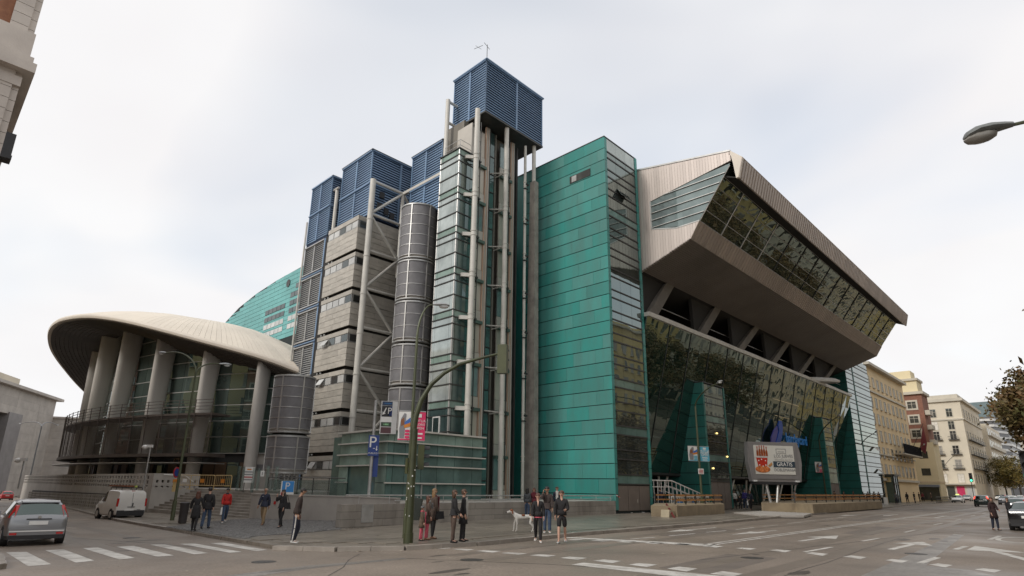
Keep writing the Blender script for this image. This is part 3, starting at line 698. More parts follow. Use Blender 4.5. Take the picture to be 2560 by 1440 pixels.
# slats under the eaves
m = MB()
for i in range(14):
    r = .985 - i * .027
    for k in range(NA):
        a, b_ = ctr + (rim[k] - ctr) * r, ctr + (rim[(k + 1) % NA] - ctr) * r
        a.z = rim[k].z - .11 - i * .035; b_.z = rim[(k + 1) % NA].z - .11 - i * .035
        m.quad(a, b_, b_ - Vector((0, 0, .07)), a - Vector((0, 0, .07)))
obj('eave_slats', m, mat('eave_slat', (.11, .095, .08), .7, 0, .1, 1), pav, kind='stuff')
F0, DF = math.degrees(2.54), math.degrees(.31)
FIN = [F0 + DF * k for k in range(-1, 7)]
def radial(f):
    e = .5; a = Vector((*el(f - e, 0), 0)); b_ = Vector((*el(f + e, 0), 0)); t = (b_ - a).normalized(); n = Vector((t.y, -t.x, 0))
    if n.dot(Vector((*el(f, 0), 0)) - Vector((ECX, ECY, 0))) < 0: n = -n
    return n, t
def rim_z_at(f): return zs((f - 70) % 360 + 70)
for f in FIN:
    n, t = radial(f); c0 = Vector((*el(f, 0), 0)); ztp = rim_z_at(f) - .1
    m = MB(); lev = [(1.3, .50, .60, 0), (6, .47, .72, -.1), (11, .42, .95, -.2), (max(ztp, 11.5) + .1, .38, 1.15, -.3)]
    NN = 18
    for z, hw, dp, sh in lev:
        if z > ztp + .3: z = ztp + .1
        for k in range(NN):
            a = 2 * PI * k / NN; ca, sa = math.cos(a), math.sin(a)
            px_ = math.copysign(abs(ca) ** .8, ca) * dp; py_ = math.copysign(abs(sa) ** .8, sa) * hw
            m.v.append(tuple(c0 + n * (px_ - dp + .7 + sh * -.6) + t * py_ + Vector((0, 0, z))))
    for i in range(len(lev) - 1): m.f += [(i * NN + k, i * NN + (k + 1) % NN, (i + 1) * NN + (k + 1) % NN, (i + 1) * NN + k) for k in range(NN)]
    obj('concrete_fin', m, finm, pav, smooth=True)
# glass wall behind the fins: bays of panes with horizontal bars
GO = -1.3
for k in range(-2, 7):
    fa, fb = F0 + DF * k, F0 + DF * (k + 1)
    zt = min(rim_z_at(fa), rim_z_at(fb)) + .35 + .25 * min(interp((fa - 70) % 360 + 70, OVT), interp((fb - 70) % 360 + 70, OVT))
    NS = 3
    for s_ in range(NS):
        f1, f2 = fa + (fb - fa) * s_ / NS, fa + (fb - fa) * (s_ + 1) / NS
        a, b_ = Vector((*el(f1, GO), 0)), Vector((*el(f2, GO), 0)); d = (b_ - a).normalized(); n, t = radial((f1 + f2) / 2)
        z = 4.6
        while z < zt:
            z2 = min(z + 1.55, zt)
            if z2 - z < .2: break
            tl = random.uniform(-.012, .012)
            m = MB(); p = [a + d * .02 + n * tl, b_ - d * .02 - n * tl]
            m.hexa([p[0] - n * .05 + ZD * (z + .03), p[1] - n * .05 + ZD * (z + .03), p[1] + ZD * (z + .03), p[0] + ZD * (z + .03), p[0] - n * .05 + ZD * (z2 - .03), p[1] - n * .05 + ZD * (z2 - .03), p[1] + ZD * (z2 - .03), p[0] + ZD * (z2 - .03)])
            obj('glass_pane', m, g_pav, pav)
            z = z2
    a, b_ = Vector((*el(fa, GO), 0)), Vector((*el(fb, GO), 0)); n, t = radial((fa + fb) / 2)
    z = 4.6
    while z < zt:
        m = MB(); m.obox((a + b_) / 2 + n * .06 + ZD * z, (b_ - a) / 2, n * .07, ZD * .045); obj('glazing_bar', m, alu, pav); z += 1.55
    # ground floor: dark doors, cream lintel, stone panels on the right-hand bay
    m = MB(); m.obox((a + b_) / 2 - n * .3 + ZD * 3.0, (b_ - a) / 2, n * .15, ZD * 1.62); obj('ground_floor_wall', m, conc_lt if k >= 5 else dark_in, pav)
    if k < 5:
        for s_ in range(4):
            p = a.lerp(b_, .14 + .24 * s_); m = MB(); m.obox(p - n * .1 + ZD * 2.6, (b_ - a).normalized() * .62, n * .04, ZD * 1.15); obj('door', m, warm_in if (k + s_) % 3 else g_pav, pav)
    else:
        for s_ in range(3):
            p = a.lerp(b_, (s_ + .5) / 3); m = MB(); m.obox(p - n * .08 + ZD * 3.3, (b_ - a) / 6.2, n * .05, ZD * .28); obj('vent_panel', m, mesh_grey, pav)
text(pav, 'entrance_letter', 'A', 1.5, Vector((*el(F0 + DF * 3.55, GO + .45), 4.15)), radial(F0 + DF * 3.55)[1] * (1 if radial(F0 + DF * 3.55)[1].x > 0 else -1), ZD, mat('bronze_letter', (.25, .17, .10), .5, .3, 0, 1), .05)
# inner mass so nothing is seen through
m = MB(); NB = 40
for z in (1.4, 12.0): m.v += [(*el(70 + 360 * k / NB, -2.4), z) for k in range(NB)]
m.f += [(k, (k + 1) % NB, NB + (k + 1) % NB, NB + k) for k in range(NB)] + [tuple(NB + k for k in range(NB))]
obj('inner_core', m, dark_in, pav)
# balcony with brown mesh screen in front of the fins
BO = 2.1
FB = [F0 + DF * (-1.6) + i * (DF * 5.95) / 44 for i in range(45)]
BP = [Vector((*el(f, BO), 0)) for f in FB]
def strip(z0, z1, t, nm, m_, off=0.0, kind=None):
    m = MB()
    for k in range(44):
        n1_, _ = radial(FB[k]); n2_, _ = radial(FB[k + 1]); a, b_ = BP[k] + n1_ * off, BP[k + 1] + n2_ * off
        m.hexa([a - n1_ * t + ZD * z0, b_ - n2_ * t + ZD * z0, b_ + ZD * z0, a + ZD * z0, a - n1_ * t + ZD * z1, b_ - n2_ * t + ZD * z1, b_ + ZD * z1, a + ZD * z1])
    obj(nm, m, m_, pav)
strip(7.95, 8.15, 2.4, 'balcony_slab', brown_mesh); strip(4.15, 4.45, 2.6, 'canopy_slab', brown_mesh, .15); strip(3.55, 3.62, 3.0, 'canopy_edge', alu, .5)
for z0 in (8.45, 8.75, 9.05, 9.35): strip(z0, z0 + .05, .04, 'balcony_rail', brown_mesh)
scr = MB()
for k in range(44):
    for j in range(38):
        z0 = 4.5 + j * .09
        a, b_ = BP[k], BP[k + 1]
        scr.quad(a + ZD * z0, b_ + ZD * z0, b_ + ZD * (z0 + .036), a + ZD * (z0 + .036))
obj('mesh_screen', scr, brown_mesh, pav, kind='stuff')
for k in range(0, 45, 2): m = MB(); m.tube(BP[k] + ZD * 4.4, BP[k] + ZD * 9.4 + radial(FB[k])[0] * .12, .045, 6); obj('balcony_post', m, brown_mesh, pav)
# ================================================================ copper tower at the corner of the main street
def copper_face_u(t, u, v0, v1, z0, z1, n, pw_, m, holes=()):      # face looking down the side street
    p = (z1 - z0) / n
    for i in range(n):
        v_ = v0 - (i % 3) * pw_ / 3
        while v_ < v1 - .05:
            a, e = max(v_, v0), min(v_ + pw_, v1)
            if e - a > .1: cell(t, 'copper_panel', m, u - .05 - random.uniform(0, .012), u, a + .006, e - .006, z0 + i * p + .04, z0 + (i + 1) * p - .02)
            v_ += pw_
def strip_v(t, u0, u1, v, z0, z1, n, m):                            # narrow copper return on the street face
    p = (z1 - z0) / n
    for i in range(n): cell(t, 'copper_trim', m, u0, u1, v - .06, v, z0 + i * p + .022, z0 + (i + 1) * p - .012)
ct = thing('copper_tower', 'tall slab tower clad in green copper panels with a glazed end facing the street', 'tower', W(23.63, 0, 0))
m = MB(); m.box(23.64, 28.9, .06, 14, .1, 31.2); obj('core', m, joint, ct)
copper_face_u(ct, 23.63, 0, 9.6, .35, 31.24, 28, 2.35, copper)
cell(ct, 'copper_panel', copper, 23.59, 23.63, 9.6, 13.9, .3, 31.2)
strip_v(ct, 23.58, 23.95, .05, .35, 31.24, 28, copper)
strip_v(ct, 28.62, 28.98, .0, .1, 31.3, 28, copper)
m = MB(); m.box(23.55, 28.9, -.04, 14.05, 31.24, 31.33); obj('roof_edge', m, steel_dk, ct)
rows = [(29.95, 31.22, 'top')]
z = 29.35
rows.append((29.35, 29.95, 'g'))
i = 0
while z > 2.6:
    rows.append((z - 1.12, z, 'g')); rows.append((z - 1.81, z - 1.12, 's' if i in (2, 10, 12, 14) else 'g')); z -= 1.81; i += 1
rows = [r for r in rows if r[0] > 2.0]
zb = min(r[0] for r in rows)
def glass_face_v(t, v, cols, rows, bar=.05):
    for z0, z1, k in rows:
        for a, e in zip(cols, cols[1:]):
            cell(t, 'glass_pane', {'g': g_tow, 's': g_span, 'top': g_stair, 'd': g_stair_d}[k], a + .012, e - .012, v, v + .05, z0 + .03, z1 - .03)
        cell(t, 'glazing_bar', steel_dk, cols[0], cols[-1], v - .06, v + .01, z0 - bar, z0 + bar)
cols = [23.95, 25.35, 27.0, 28.62]
glass_face_v(ct, 0, cols, rows)
for a, e in zip(cols, cols[1:]): cell(ct, 'shutter', shutter, a + .03, e - .03, .0, .06, .3, zb - .1)
m = MB(); m.box(23.58, 23.64, 2.6, 4.3, 28.3, 28.75); 
cell(ct, 'slot_window', g_win, 23.53, 23.57, 1.6, 4.0, 28.05, 28.75); cell(ct, 'window_frame', galv, 23.51, 23.54, 3.2, 3.75, 28.12, 28.68)
ow = MB(); ow.prism([W(25.4, -.02, 26.9), W(27.0, -.02, 26.9), W(27.0, -.5, 26.15), W(25.4, -.5, 26.15)], NV * .04); obj('open_window', ow, g_tow, ct)

# ================================================================ lift tower
def louvre_u(t, u, v0, v1, z0, z1, n, m, frame, nm='louvre_panel'):      # face looking along -u
    f = MB(); p = (z1 - z0) / n
    for i in range(n):
        a = z0 + i * p
        f.add([W(u, v0, a + p * .98), W(u, v1, a + p * .98), W(u - .075, v1, a + p * .40), W(u - .075, v0, a + p * .40), W(u - .06, v1, a + p * .34), W(u - .06, v0, a + p * .12), W(u + .01, v1, a + p * .8), W(u + .01, v0, a + p * .8)], [(0, 1, 2, 3), (3, 2, 4, 5), (5, 4, 6, 7), (7, 6, 1, 0)])
    o = obj(nm, f, m, t)
    for a, e in ((v0, v0 + .1), (v1 - .1, v1)): cell(t, 'louvre_frame', frame, u - .1, u, a, e, z0, z1)
    cell(t, 'louvre_frame', frame, u - .2, u, v0, v1, z1 - .02, z1 + .1)
    return o
def louvre_v(t, v, u0, u1, z0, z1, n, m, frame, nm='louvre_panel'):
    f = MB(); p = (z1 - z0) / n
    for i in range(n):
        a = z0 + i * p
        f.add([W(u0, v, a + p * .98), W(u1, v, a + p * .98), W(u1, v - .075, a + p * .40), W(u0, v - .075, a + p * .40), W(u1, v - .06, a + p * .34), W(u0, v - .06, a + p * .34), W(u1, v + .01, a + p * .8), W(u0, v + .01, a + p * .8)], [(0, 1, 2, 3), (3, 2, 4, 5), (5, 4, 6, 7), (7, 6, 1, 0)])
    o = obj(nm, f, m, t)
    for a, e in ((u0, u0 + .1), (u1 - .1, u1)): cell(t, 'louvre_frame', frame, a, e, v - .1, v, z0, z1)
    cell(t, 'louvre_frame', frame, u0, u1, v - .2, v, z1 - .02, z1 + .1)
    return o
lt = thing('lift_tower', 'slender open lift tower on pale tubes carrying a blue louvred box high above the roofs', 'tower', W(18, 8, 1))
m = MB(); m.box(15.5, 23.3, 7.4, 11.9, 33.15, 38.3); obj('box_core', m, blue_dk, lt)
louvre_u(lt, 15.5, 7.3, 9.6, 33.2, 38.3, 20, blue, blue); louvre_u(lt, 15.5, 9.6, 11.95, 33.2, 38.3, 20, blue, blue)
louvre_v(lt, 7.4, 15.4, 19.6, 33.2, 38.3, 20, blue, blue); louvre_v(lt, 7.4, 19.6, 23.4, 33.2, 38.3, 20, blue, blue)
m = MB(); m.box(15.25, 23.5, 7.15, 12.0, 38.38, 38.48); obj('roof_edge', m, blue, lt)
m = MB(); m.box(15.35, 23.4, 7.25, 11.95, 33.0, 33.15); obj('box_floor', m, steel_dk, lt)
for u_, v_, z0, z1, r in [(14.75, 7.6, 4.5, 33.1, .23), (18.55, 7.6, 1, 33.1, .21), (22.62, 7.75, 29.1, 33.1, .19), (21.4, 7.8, 1, 32.5, .13)]:
    m = MB(); m.tube(W(u_, v_, z0), W(u_, v_, z1), r, 12); c_ = obj('column', m, steel, lt, smooth=True)
    for k in range(9):
        z = 28.6 - 3.5 * k
        if z > z0 + .5: m = MB(); m.tube(W(u_, v_, z - .28), W(u_, v_, z - .2), r + .04, 12); m.tube(W(u_, v_, z + .1), W(u_, v_, z + .18), r + .04, 12); obj('collar', m, steel, c_, smooth=True)
m = MB(); m.tube(W(14.3, 11.4, 24), W(14.3, 11.4, 35.6), .2, 10); obj('column', m, steel, lt, smooth=True)
for z in (33.3, 35.45): m = MB(); m.tube(W(14.3, 11.4, z), W(15.6, 11.4, z), .13, 8); obj('bracket', m, steel, lt)
m = MB(); m.hexa([W(22.4, 7.4, 0), W(22.95, 7.4, 0), W(22.95, 8.6, 0), W(22.4, 8.6, 0), W(22.4, 7.45, 29.2), W(22.95, 7.45, 29.2), W(22.95, 8.05, 29.2), W(22.4, 8.05, 29.2)]); obj('concrete_pier', m, concrete, lt)
m = MB(); m.box(14.9, 21.3, 9.6, 12.0, 1, 33.0); obj('shaft_core', m, shaft_m, lt)
m = MB(); m.box(14.85, 15.0, 8.4, 10.4, 27.5, 32.2); obj('side_panel', m, beige_lt, lt)
m = MB(); m.box(18.35, 18.5, 8.9, 10.4, 1, 32.8); obj('side_panel', m, shaft_m, lt)
for (u0, u1, ue) in ((15.05, 16.85, 18.3), (18.85, 20.25, 21.3)):
    for k in range(10):
        z = 31.9 - 3.5 * k
        zt_ = min(z + .2, 32.9)
        if z - 2.2 < 1: continue
        h = u1 - u0
        for a, e in ((u0, u0 + h * .48), (u0 + h * .5, u1)): cell(lt, 'lift_panel', g_side if (k + int(a * 2)) % 4 == 1 else beige_panel, a, e - .02, 8.75, 8.85, z - 2.25, zt_)
        cell(lt, 'spandrel_panel', beige_lt, u0, u1, 8.7, 8.85, z - 3.15, z - 2.3)
        cell(lt, 'green_beam', green_beam, u0, u1 + .1, 8.5, 8.85, z - 3.42, z - 3.17)
        for q in range(2):
            cell(lt, 'shaft_window', g_stair_d, u1 + .62, ue - .04, 8.95, 9.0, z - 3.3 + q * 1.75, z - 1.65 + q * 1.75 if z + .1 < 32 or q == 0 else 32.8)
            cell(lt, 'window_bar', steel_dk, u1 + .6, ue, 8.9, 8.96, z - 3.36 + q * 1.75, z - 3.28 + q * 1.75)
    for a, mm, w_ in ((u1 + .02, copper_strip, .07), (u1 + .13, beige_lt, .12), (u1 + .29, copper_strip, .05), (u1 + .38, steel, .09), (u1 + .54, steel_dk, .05)):
        m = MB(); m.box(a, a + w_, 8.62, 8.8, 1, 32.8); obj('copper_strip' if mm is copper_strip else 'guide_rail', m, mm, lt)
m = MB(); m.box(21.0, 21.2, 8.6, 10.3, 1, 32.5); obj('dark_fin', m, steel_dk, lt)
for u_ in (14.75, 18.55):
    a = u_ + 1.0
    m = MB(); m.tube(W(a, 8.15, 2), W(a, 8.15, 32.5), .045, 6); obj('cable_pipe', m, steel_dk, lt)
    m = MB()
    for k in range(27):
        z = 3 + k * 1.1; m.tube(W(a - .5, 8.15, z), W(a, 8.15, z + .05), .022, 5)
    obj('ladder_rungs', m, steel_dk, lt)
    for k in range(9):
        z = 28.6 - 3.5 * k
        if z < 5: continue
        m = MB(); m.tube(W(u_, 7.6, z + .1), W(u_ + .95, 8.15, z), .05, 6); m.tube(W(u_, 7.6, z - .2), W(u_ + .95, 8.15, z - .3), .05, 6); m.tube(W(u_, 7.6, z + .1), W(u_ + .7, 8.3, z - .9), .04, 6); m.obox(W(u_ + .95, 8.15, z), UD * .12, VD * .12, ZD * .08); obj('pipe_bracket', m, steel_dk, lt)
        m = MB(); m.tube(W(u_, 7.7, z - .1), W(u_ - .9, 9.3, z + .1), .055, 6); m.tube(W(u_, 7.7, z - .1), W(u_ - .2, 9.6, z - .2), .055, 6); obj('strut', m, steel, lt)
for k in range(9):
    z = 28.6 - 3.5 * k
    if z > 5: m = MB(); m.obox(W(21.55, 7.7, z - .1), UD * .2, VD * .1, ZD * .07); m.obox(W(21.4, 7.7, z - .55), UD * .2, VD * .1, ZD * .05); obj('pipe_clip', m, steel_dk, lt)
an = thing('aerial', 'thin television aerial on the corner of the blue box', 'aerial', W(15.6, 7.5, 38.48))
m = MB(); m.tube(W(15.6, 7.5, 38.4), W(15.6, 7.5, 40.2), .03, 5); obj('mast', m, steel_dk, an)
m = MB(); m.tube(W(15.2, 7.7, 40.0), W(15.0, 8.7, 40.05), .02, 4); m.tube(W(15.0, 7.3, 39.95), W(16.0, 7.6, 40.0), .02, 4); m.tube(W(15.2, 7.9, 39.7), W(15.0, 8.5, 40.3), .015, 4); obj('dipole', m, steel_dk, an)

# ================================================================ glazed stair tower
stt = thing('stair_tower', 'narrow pale glass stair tower banded with green spandrels beside the lift tower', 'tower', W(13.4, 8.3, 1))
m = MB(); m.box(13.46, 15.0, 8.36, 10.84, 1, 28.9); obj('core', m, g_stair_d, stt)
for k in range(7):
    t0 = 28.98 - 3.5 * k
    for (za, zb_, kind) in [(t0 - .56, t0, 's'), (t0 - 1.12, t0 - .56, 'g'), (t0 - 2.3, t0 - 1.12, 'g'), (t0 - 3.5, t0 - 2.3, 'g')]:
        if k == 6 and kind == 'g': kind = 'd'
        for j, (a, e) in enumerate([(8.3, 8.72), (8.72, 10.5), (10.5, 10.86)]):
            mm = g_ent_p if kind == 's' else (g_stair_d if kind == 'd' else g_stair)
            cell(stt, 'glass_pane', mm, 13.4, 13.45, a + .012, e - .012, za + .025, zb_ - .025)
        for j, (a, e) in enumerate([(13.4, 13.62), (13.62, 14.75), (14.75, 15.05)]):
            mm = g_ent_p if kind == 's' else (g_stair if j == 0 else g_stair_d if k else g_tow)
            cell(stt, 'glass_pane', mm, a + .012, e - .012, 8.3, 8.35, za + .025, zb_ - .025)
        cell(stt, 'glazing_bar', steel_dk, 13.33, 13.46, 8.28, 10.87, za - .04, za + .04); cell(stt, 'glazing_bar', steel_dk, 13.33, 15.06, 8.24, 8.36, za - .04, za + .04)
for (a, z0) in ((9.2, 4.95),): m = MB(); m.box(13.3, 13.38, a, a + .9, z0, z0 + 1.9); obj('door_frame', m, white_p, stt); m = MB(); m.box(13.27, 13.31, a + .12, a + .78, z0 + .1, z0 + 1.8); obj('door_glass', m, g_stair_d, stt)
m = MB(); m.tube(W(13.42, 8.32, 4.9), W(13.42, 8.32, 28.9), .06, 8); m.tube(W(13.42, 10.86, 4.9), W(13.42, 10.86, 28.9), .06, 8); obj('corner_post', m, alu, stt)
m = MB(); m.box(13.3, 15.1, 8.2, 10.9, 28.98, 29.06); obj('roof_edge', m, steel_dk, stt)
for k in range(7):
    z = 28.5 - 3.5 * k
    m = MB(); m.hexa([W(14.0, 8.15, z - .2), W(14.7, 7.6, z - .2), W(14.7, 7.8, z - .2), W(14.0, 8.35, z - .2), W(14.0, 8.15, z + .1), W(14.7, 7.6, z + .1), W(14.7, 7.8, z + .1), W(14.0, 8.35, z + .1)]); obj('bracket_beam', m, steel, stt)
m = MB()
for u_, v_ in ((13.6, 10.6), (13.6, 8.5), (14.9, 8.5)): m.tube(W(u_, v_, 29), W(u_, v_, 30), .025, 5)
for h in (29.5, 30.0): m.tube(W(13.6, 10.6, h), W(13.6, 8.5, h), .025, 5); m.tube(W(13.6, 8.5, h), W(14.9, 8.5, h), .025, 5)
obj('roof_railing', m, galv, stt)

# ================================================================ blue plant rooms
def plant(label, u, v0, v1, u1, levels, n, split_v=(), split_u=(), back=2.5):
    t = thing('plant_room', label, 'plant room', W(u, v0, levels[0][0]), group=None)
    m = MB(); m.box(u + .08, u1, v0 + .08, v1, levels[0][0], levels[-1][1]); obj('core', m, blue_dk, t)
    for z0, z1 in levels:
        k = round((z1 - z0) / .27)
        vs = [v0] + list(split_v) + [v1]; us = [u] + list(split_u) + [u1]
        for a, e in zip(vs, vs[1:]): louvre_u(t, u + .08, a, e, z0 + .04, z1 - .1, k, blue, blue)
        for a, e in zip(us, us[1:]): louvre_v(t, v0 + .08, a, e, z0 + .04, z1 - .1, k, blue, blue)
    m = MB(); m.box(u - .14, u1, v0 - .14, v1 + .05, levels[-1][1], levels[-1][1] + .08); obj('roof_edge', m, steel_dk, t)
    return t
pH = plant('big square blue louvred plant room above the grey stone block', 11.3, 19.2, 24.85, 16.2, [(25.55, 28.9), (28.9, 32.3)], 13, (22.0,), (14.8,))
for (u_, z_) in ((12.4, 27.7), (13.0, 26.2), (13.7, 26.0), (12.2, 26.5)): cell(pH, 'vent_box', plastic_dk, u_, u_ + .5, 18.95, 19.1, z_, z_ + .6)
plant('blue louvred plant room standing between the stair tower and the big square one', 14.4, 12.0, 16.75, 19, [(24.9, 28.2), (28.35, 31.75)], 13, (14.5,), ())
g_ = thing('louvred_block', 'tall end block of blue louvres above dark grey louvred tiers, nearest the curved hall', 'building', W(10.8, 28, 1))
m = MB(); m.box(10.9, 15, 26.08, 30.5, 1, 31.8); obj('core', m, blue_dk, g_)
for z0, z1 in [(25.45, 28.65), (28.7, 31.85)]:
    for a, e in ((26, 28.4), (28.4, 30.45)): louvre_u(g_, 10.9, a, e, z0, z1 - .08, 13, blue, blue)
    louvre_v(g_, 26.08, 10.8, 14.5, z0, z1 - .08, 13, blue, blue)
lou_grey = mat('grey_louvre', (.30, .30, .29), .5, .4, .1, 1)
for k in range(7):
    z1 = 25.05 - 3.5 * k
    for a, e in ((26.25, 28.4), (28.4, 30.45)): louvre_u(g_, 10.9, a, e, z1 - 3.05, z1 - .1, 14, lou_grey, galv)
    cell(g_, 'blue_trim', blue, 10.74, 10.9, 26.0, 26.25, z1 - 3.4, z1); cell(g_, 'blue_trim', blue, 10.72, 10.9, 26.0, 30.5, z1 - 3.36, z1 - 3.24)
    cell(g_, 'side_panel', blue, 10.9, 13, 25.98, 26.06, z1 - 3.4, z1)
    cell(g_, 'floor_edge', alu, 10.68, 10.9, 26.0, 30.5, z1 - 3.12, z1 - 3.02)
m = MB(); m.tube(W(10.66, 30.5, 1), W(10.66, 30.5, 28), .1, 8); obj('corner_tube', m, steel, g_)
m = MB(); m.tube(W(11.2, 25.5, 25.6), W(11.2, 25.5, 30.3), .18, 8); m.tube(W(11.1, 25.0, 30.3), W(11.1, 26, 30.3), .12, 8); obj('flue', m, steel, g_)
m = MB(); m.box(10.75, 14.6, 25.9, 30.5, 31.85, 31.93); obj('roof_edge', m, steel_dk, g_)

# ================================================================ grey stone block
sb = thing('stone_block', 'grey stone-clad office block in seven overhanging tiers with strip windows', 'building', W(10.4, 19.2, 1))
m = MB(); m.box(10.75, 18, 19.55, 25.9, 1, 25.1); obj('core', m, recess, sb)
for k in range(7):
    t0 = 25.25 - 3.52 * k
    cap, win, base, hgt = .38, .72, t0 - 1.14, .525
    n = 4 if k < 6 else 5
    for (a, e) in ((19.2, 22.0), (22.0, 24.85)): cell(sb, 'stone_panel', stone, 10.4, 10.52, a + .01, e - .01, t0 - cap, t0)
    for j in range(n):
        z1 = base - j * hgt
        cuts = [19.2, 20.1 + (j % 2) * .6, 21.9 + (j % 2) * .4, 23.6, 24.85]
        for a, e in zip(cuts, cuts[1:]): cell(sb, 'stone_panel', stone, 10.4 - random.uniform(0, .008), 10.52, a + .008, e - .008, z1 - hgt + .028, z1)
    for j in range(5):
        a = 19.28 + j * 1.11
        mm = [g_win, white_win, white_win, g_win, white_win][(j + k) % 5] if k > 2 else [white_win, white_win, g_win, white_win, white_win][(j + k) % 5]
        f = cell(sb, 'window_frame', galv, 10.46, 10.52, a, a + 1.08, t0 - cap - win, t0 - cap)
        cell(f, 'window_pane', mm, 10.435, 10.45, a + .06, a + 1.02, t0 - cap - win + .06, t0 - cap - .06)
        if k in (3, 4, 6) and j == 3: m = MB(); m.prism([W(10.42, a + .06, t0 - cap - .08), W(10.42, a + 1.0, t0 - cap - .08), W(10.05, a + 1.0, t0 - cap - win + .1), W(10.05, a + .06, t0 - cap - win + .1)], NU * .02); obj('tilted_sash', m, white_win, sb)
    # right-hand face
    f = cell(sb, 'window_frame', galv, 10.56, 11.5, 19.24, 19.3, t0 - cap - win, t0 - cap)
    cell(f, 'window_pane', g_win, 10.62, 11.44, 19.21, 19.235, t0 - cap - win + .06, t0 - cap - .06)
    cutr = [10.52, 11.55, 13.9, 16.4]
    for a, e in ((10.52, 13.0), (13.0, 16.4)): cell(sb, 'stone_panel', stone, a + .01, e - .01, 19.2, 19.32, t0 - cap, t0)
    for z0, z1 in ((t0 - cap - win / 2, t0 - cap), (t0 - cap - win, t0 - cap - win / 2)):
        for a, e in ((11.55, 13.6), (13.6, 16.4)): cell(sb, 'stone_panel', stone, a + .008, e - .008, 19.2, 19.32, z0 + .012, z1)
    for j in range(n):
        z1 = base - j * hgt
        cuts = [10.52, 12.2 + (j % 2) * .8, 14.4 + (j % 2) * .6, 16.4]
        for a, e in zip(cuts, cuts[1:]): cell(sb, 'stone_panel', stone, a + .008, e - .008, 19.2 - random.uniform(0, .008), 19.32, z1 - hgt + .028, z1)
    if k < 6:
        for vv in (19.9, 20.5): shared(sb, 'floodlight', 'fl%d' % (vv * 10), lambda b: b.ball((0, 0, 0), .1, .1, .09, 6, 4), lamp_glass, W(10.55, vv + 3.9, t0 - 3.36))
m = MB(); m.box(10.4, 16.4, 19.2, 24.85, 25.25, 25.3); obj('roof_edge', m, alu, sb)
tr = thing('steel_truss', 'pale tubular steel mast with zigzag bracing in front of the grey stone block', 'truss', W(10.9, 18, 1))
m = MB(); m.tube(W(10.9, 18, 1), W(10.9, 18, 28.6), .26, 12); c_ = obj('mast', m, steel, tr, smooth=True)
for k in range(8): m = MB(); z = 25.0 - 3.5 * k; m.tube(W(10.9, 18, z - .4), W(10.9, 18, z - .3), .3, 12); obj('collar', m, steel, c_)
for k in range(6): m = MB(); z = 25.2 - 3.5 * k; m.tube(W(10.9, 18, z), W(16.2, 18, z), .13, 8); obj('horizontal_tube', m, steel, tr, smooth=True)
zz = [25.2 + 3.3, 25.2 - .1, 21.7, 18.3, 14.8, 11.2, 7.7, 4.2]
for (a, b_) in [((11.0, 25.3), (14.4, 28.4)), ((11.0, 25.0), (14.3, 21.7)), ((14.3, 21.6), (11.0, 18.3)), ((11.0, 18.1), (14.3, 14.8)), ((14.3, 14.6), (11.0, 11.2)), ((11.0, 11.1), (14.3, 7.7)), ((14.3, 7.6), (11.0, 4.2)), ((14.42, 28.4), (17.2, 25.3))]:
    m = MB(); m.tube(W(a[0], 18, a[1]), W(b_[0], 18, b_[1]), .13, 8); obj('diagonal_tube', m, steel, tr, smooth=True)
m = MB(); m.tube(W(10.9, 18, 28.45), W(14.42, 18, 28.45), .14, 8); obj('horizontal_tube', m, steel, tr)
m = MB(); m.tube(W(14.42, 18, 20), W(14.42, 18, 28.5), .17, 8); obj('post', m, steel, tr)
m = MB(); m.hexa([W(14.3, 12.0, 28.28), W(14.55, 12.0, 28.28), W(14.55, 18, 28.28), W(14.3, 18, 28.28), W(14.3, 12.0, 28.55), W(14.55, 12.0, 28.55), W(14.55, 18, 28.55), W(14.3, 18, 28.55)]); obj('beam', m, steel, tr)

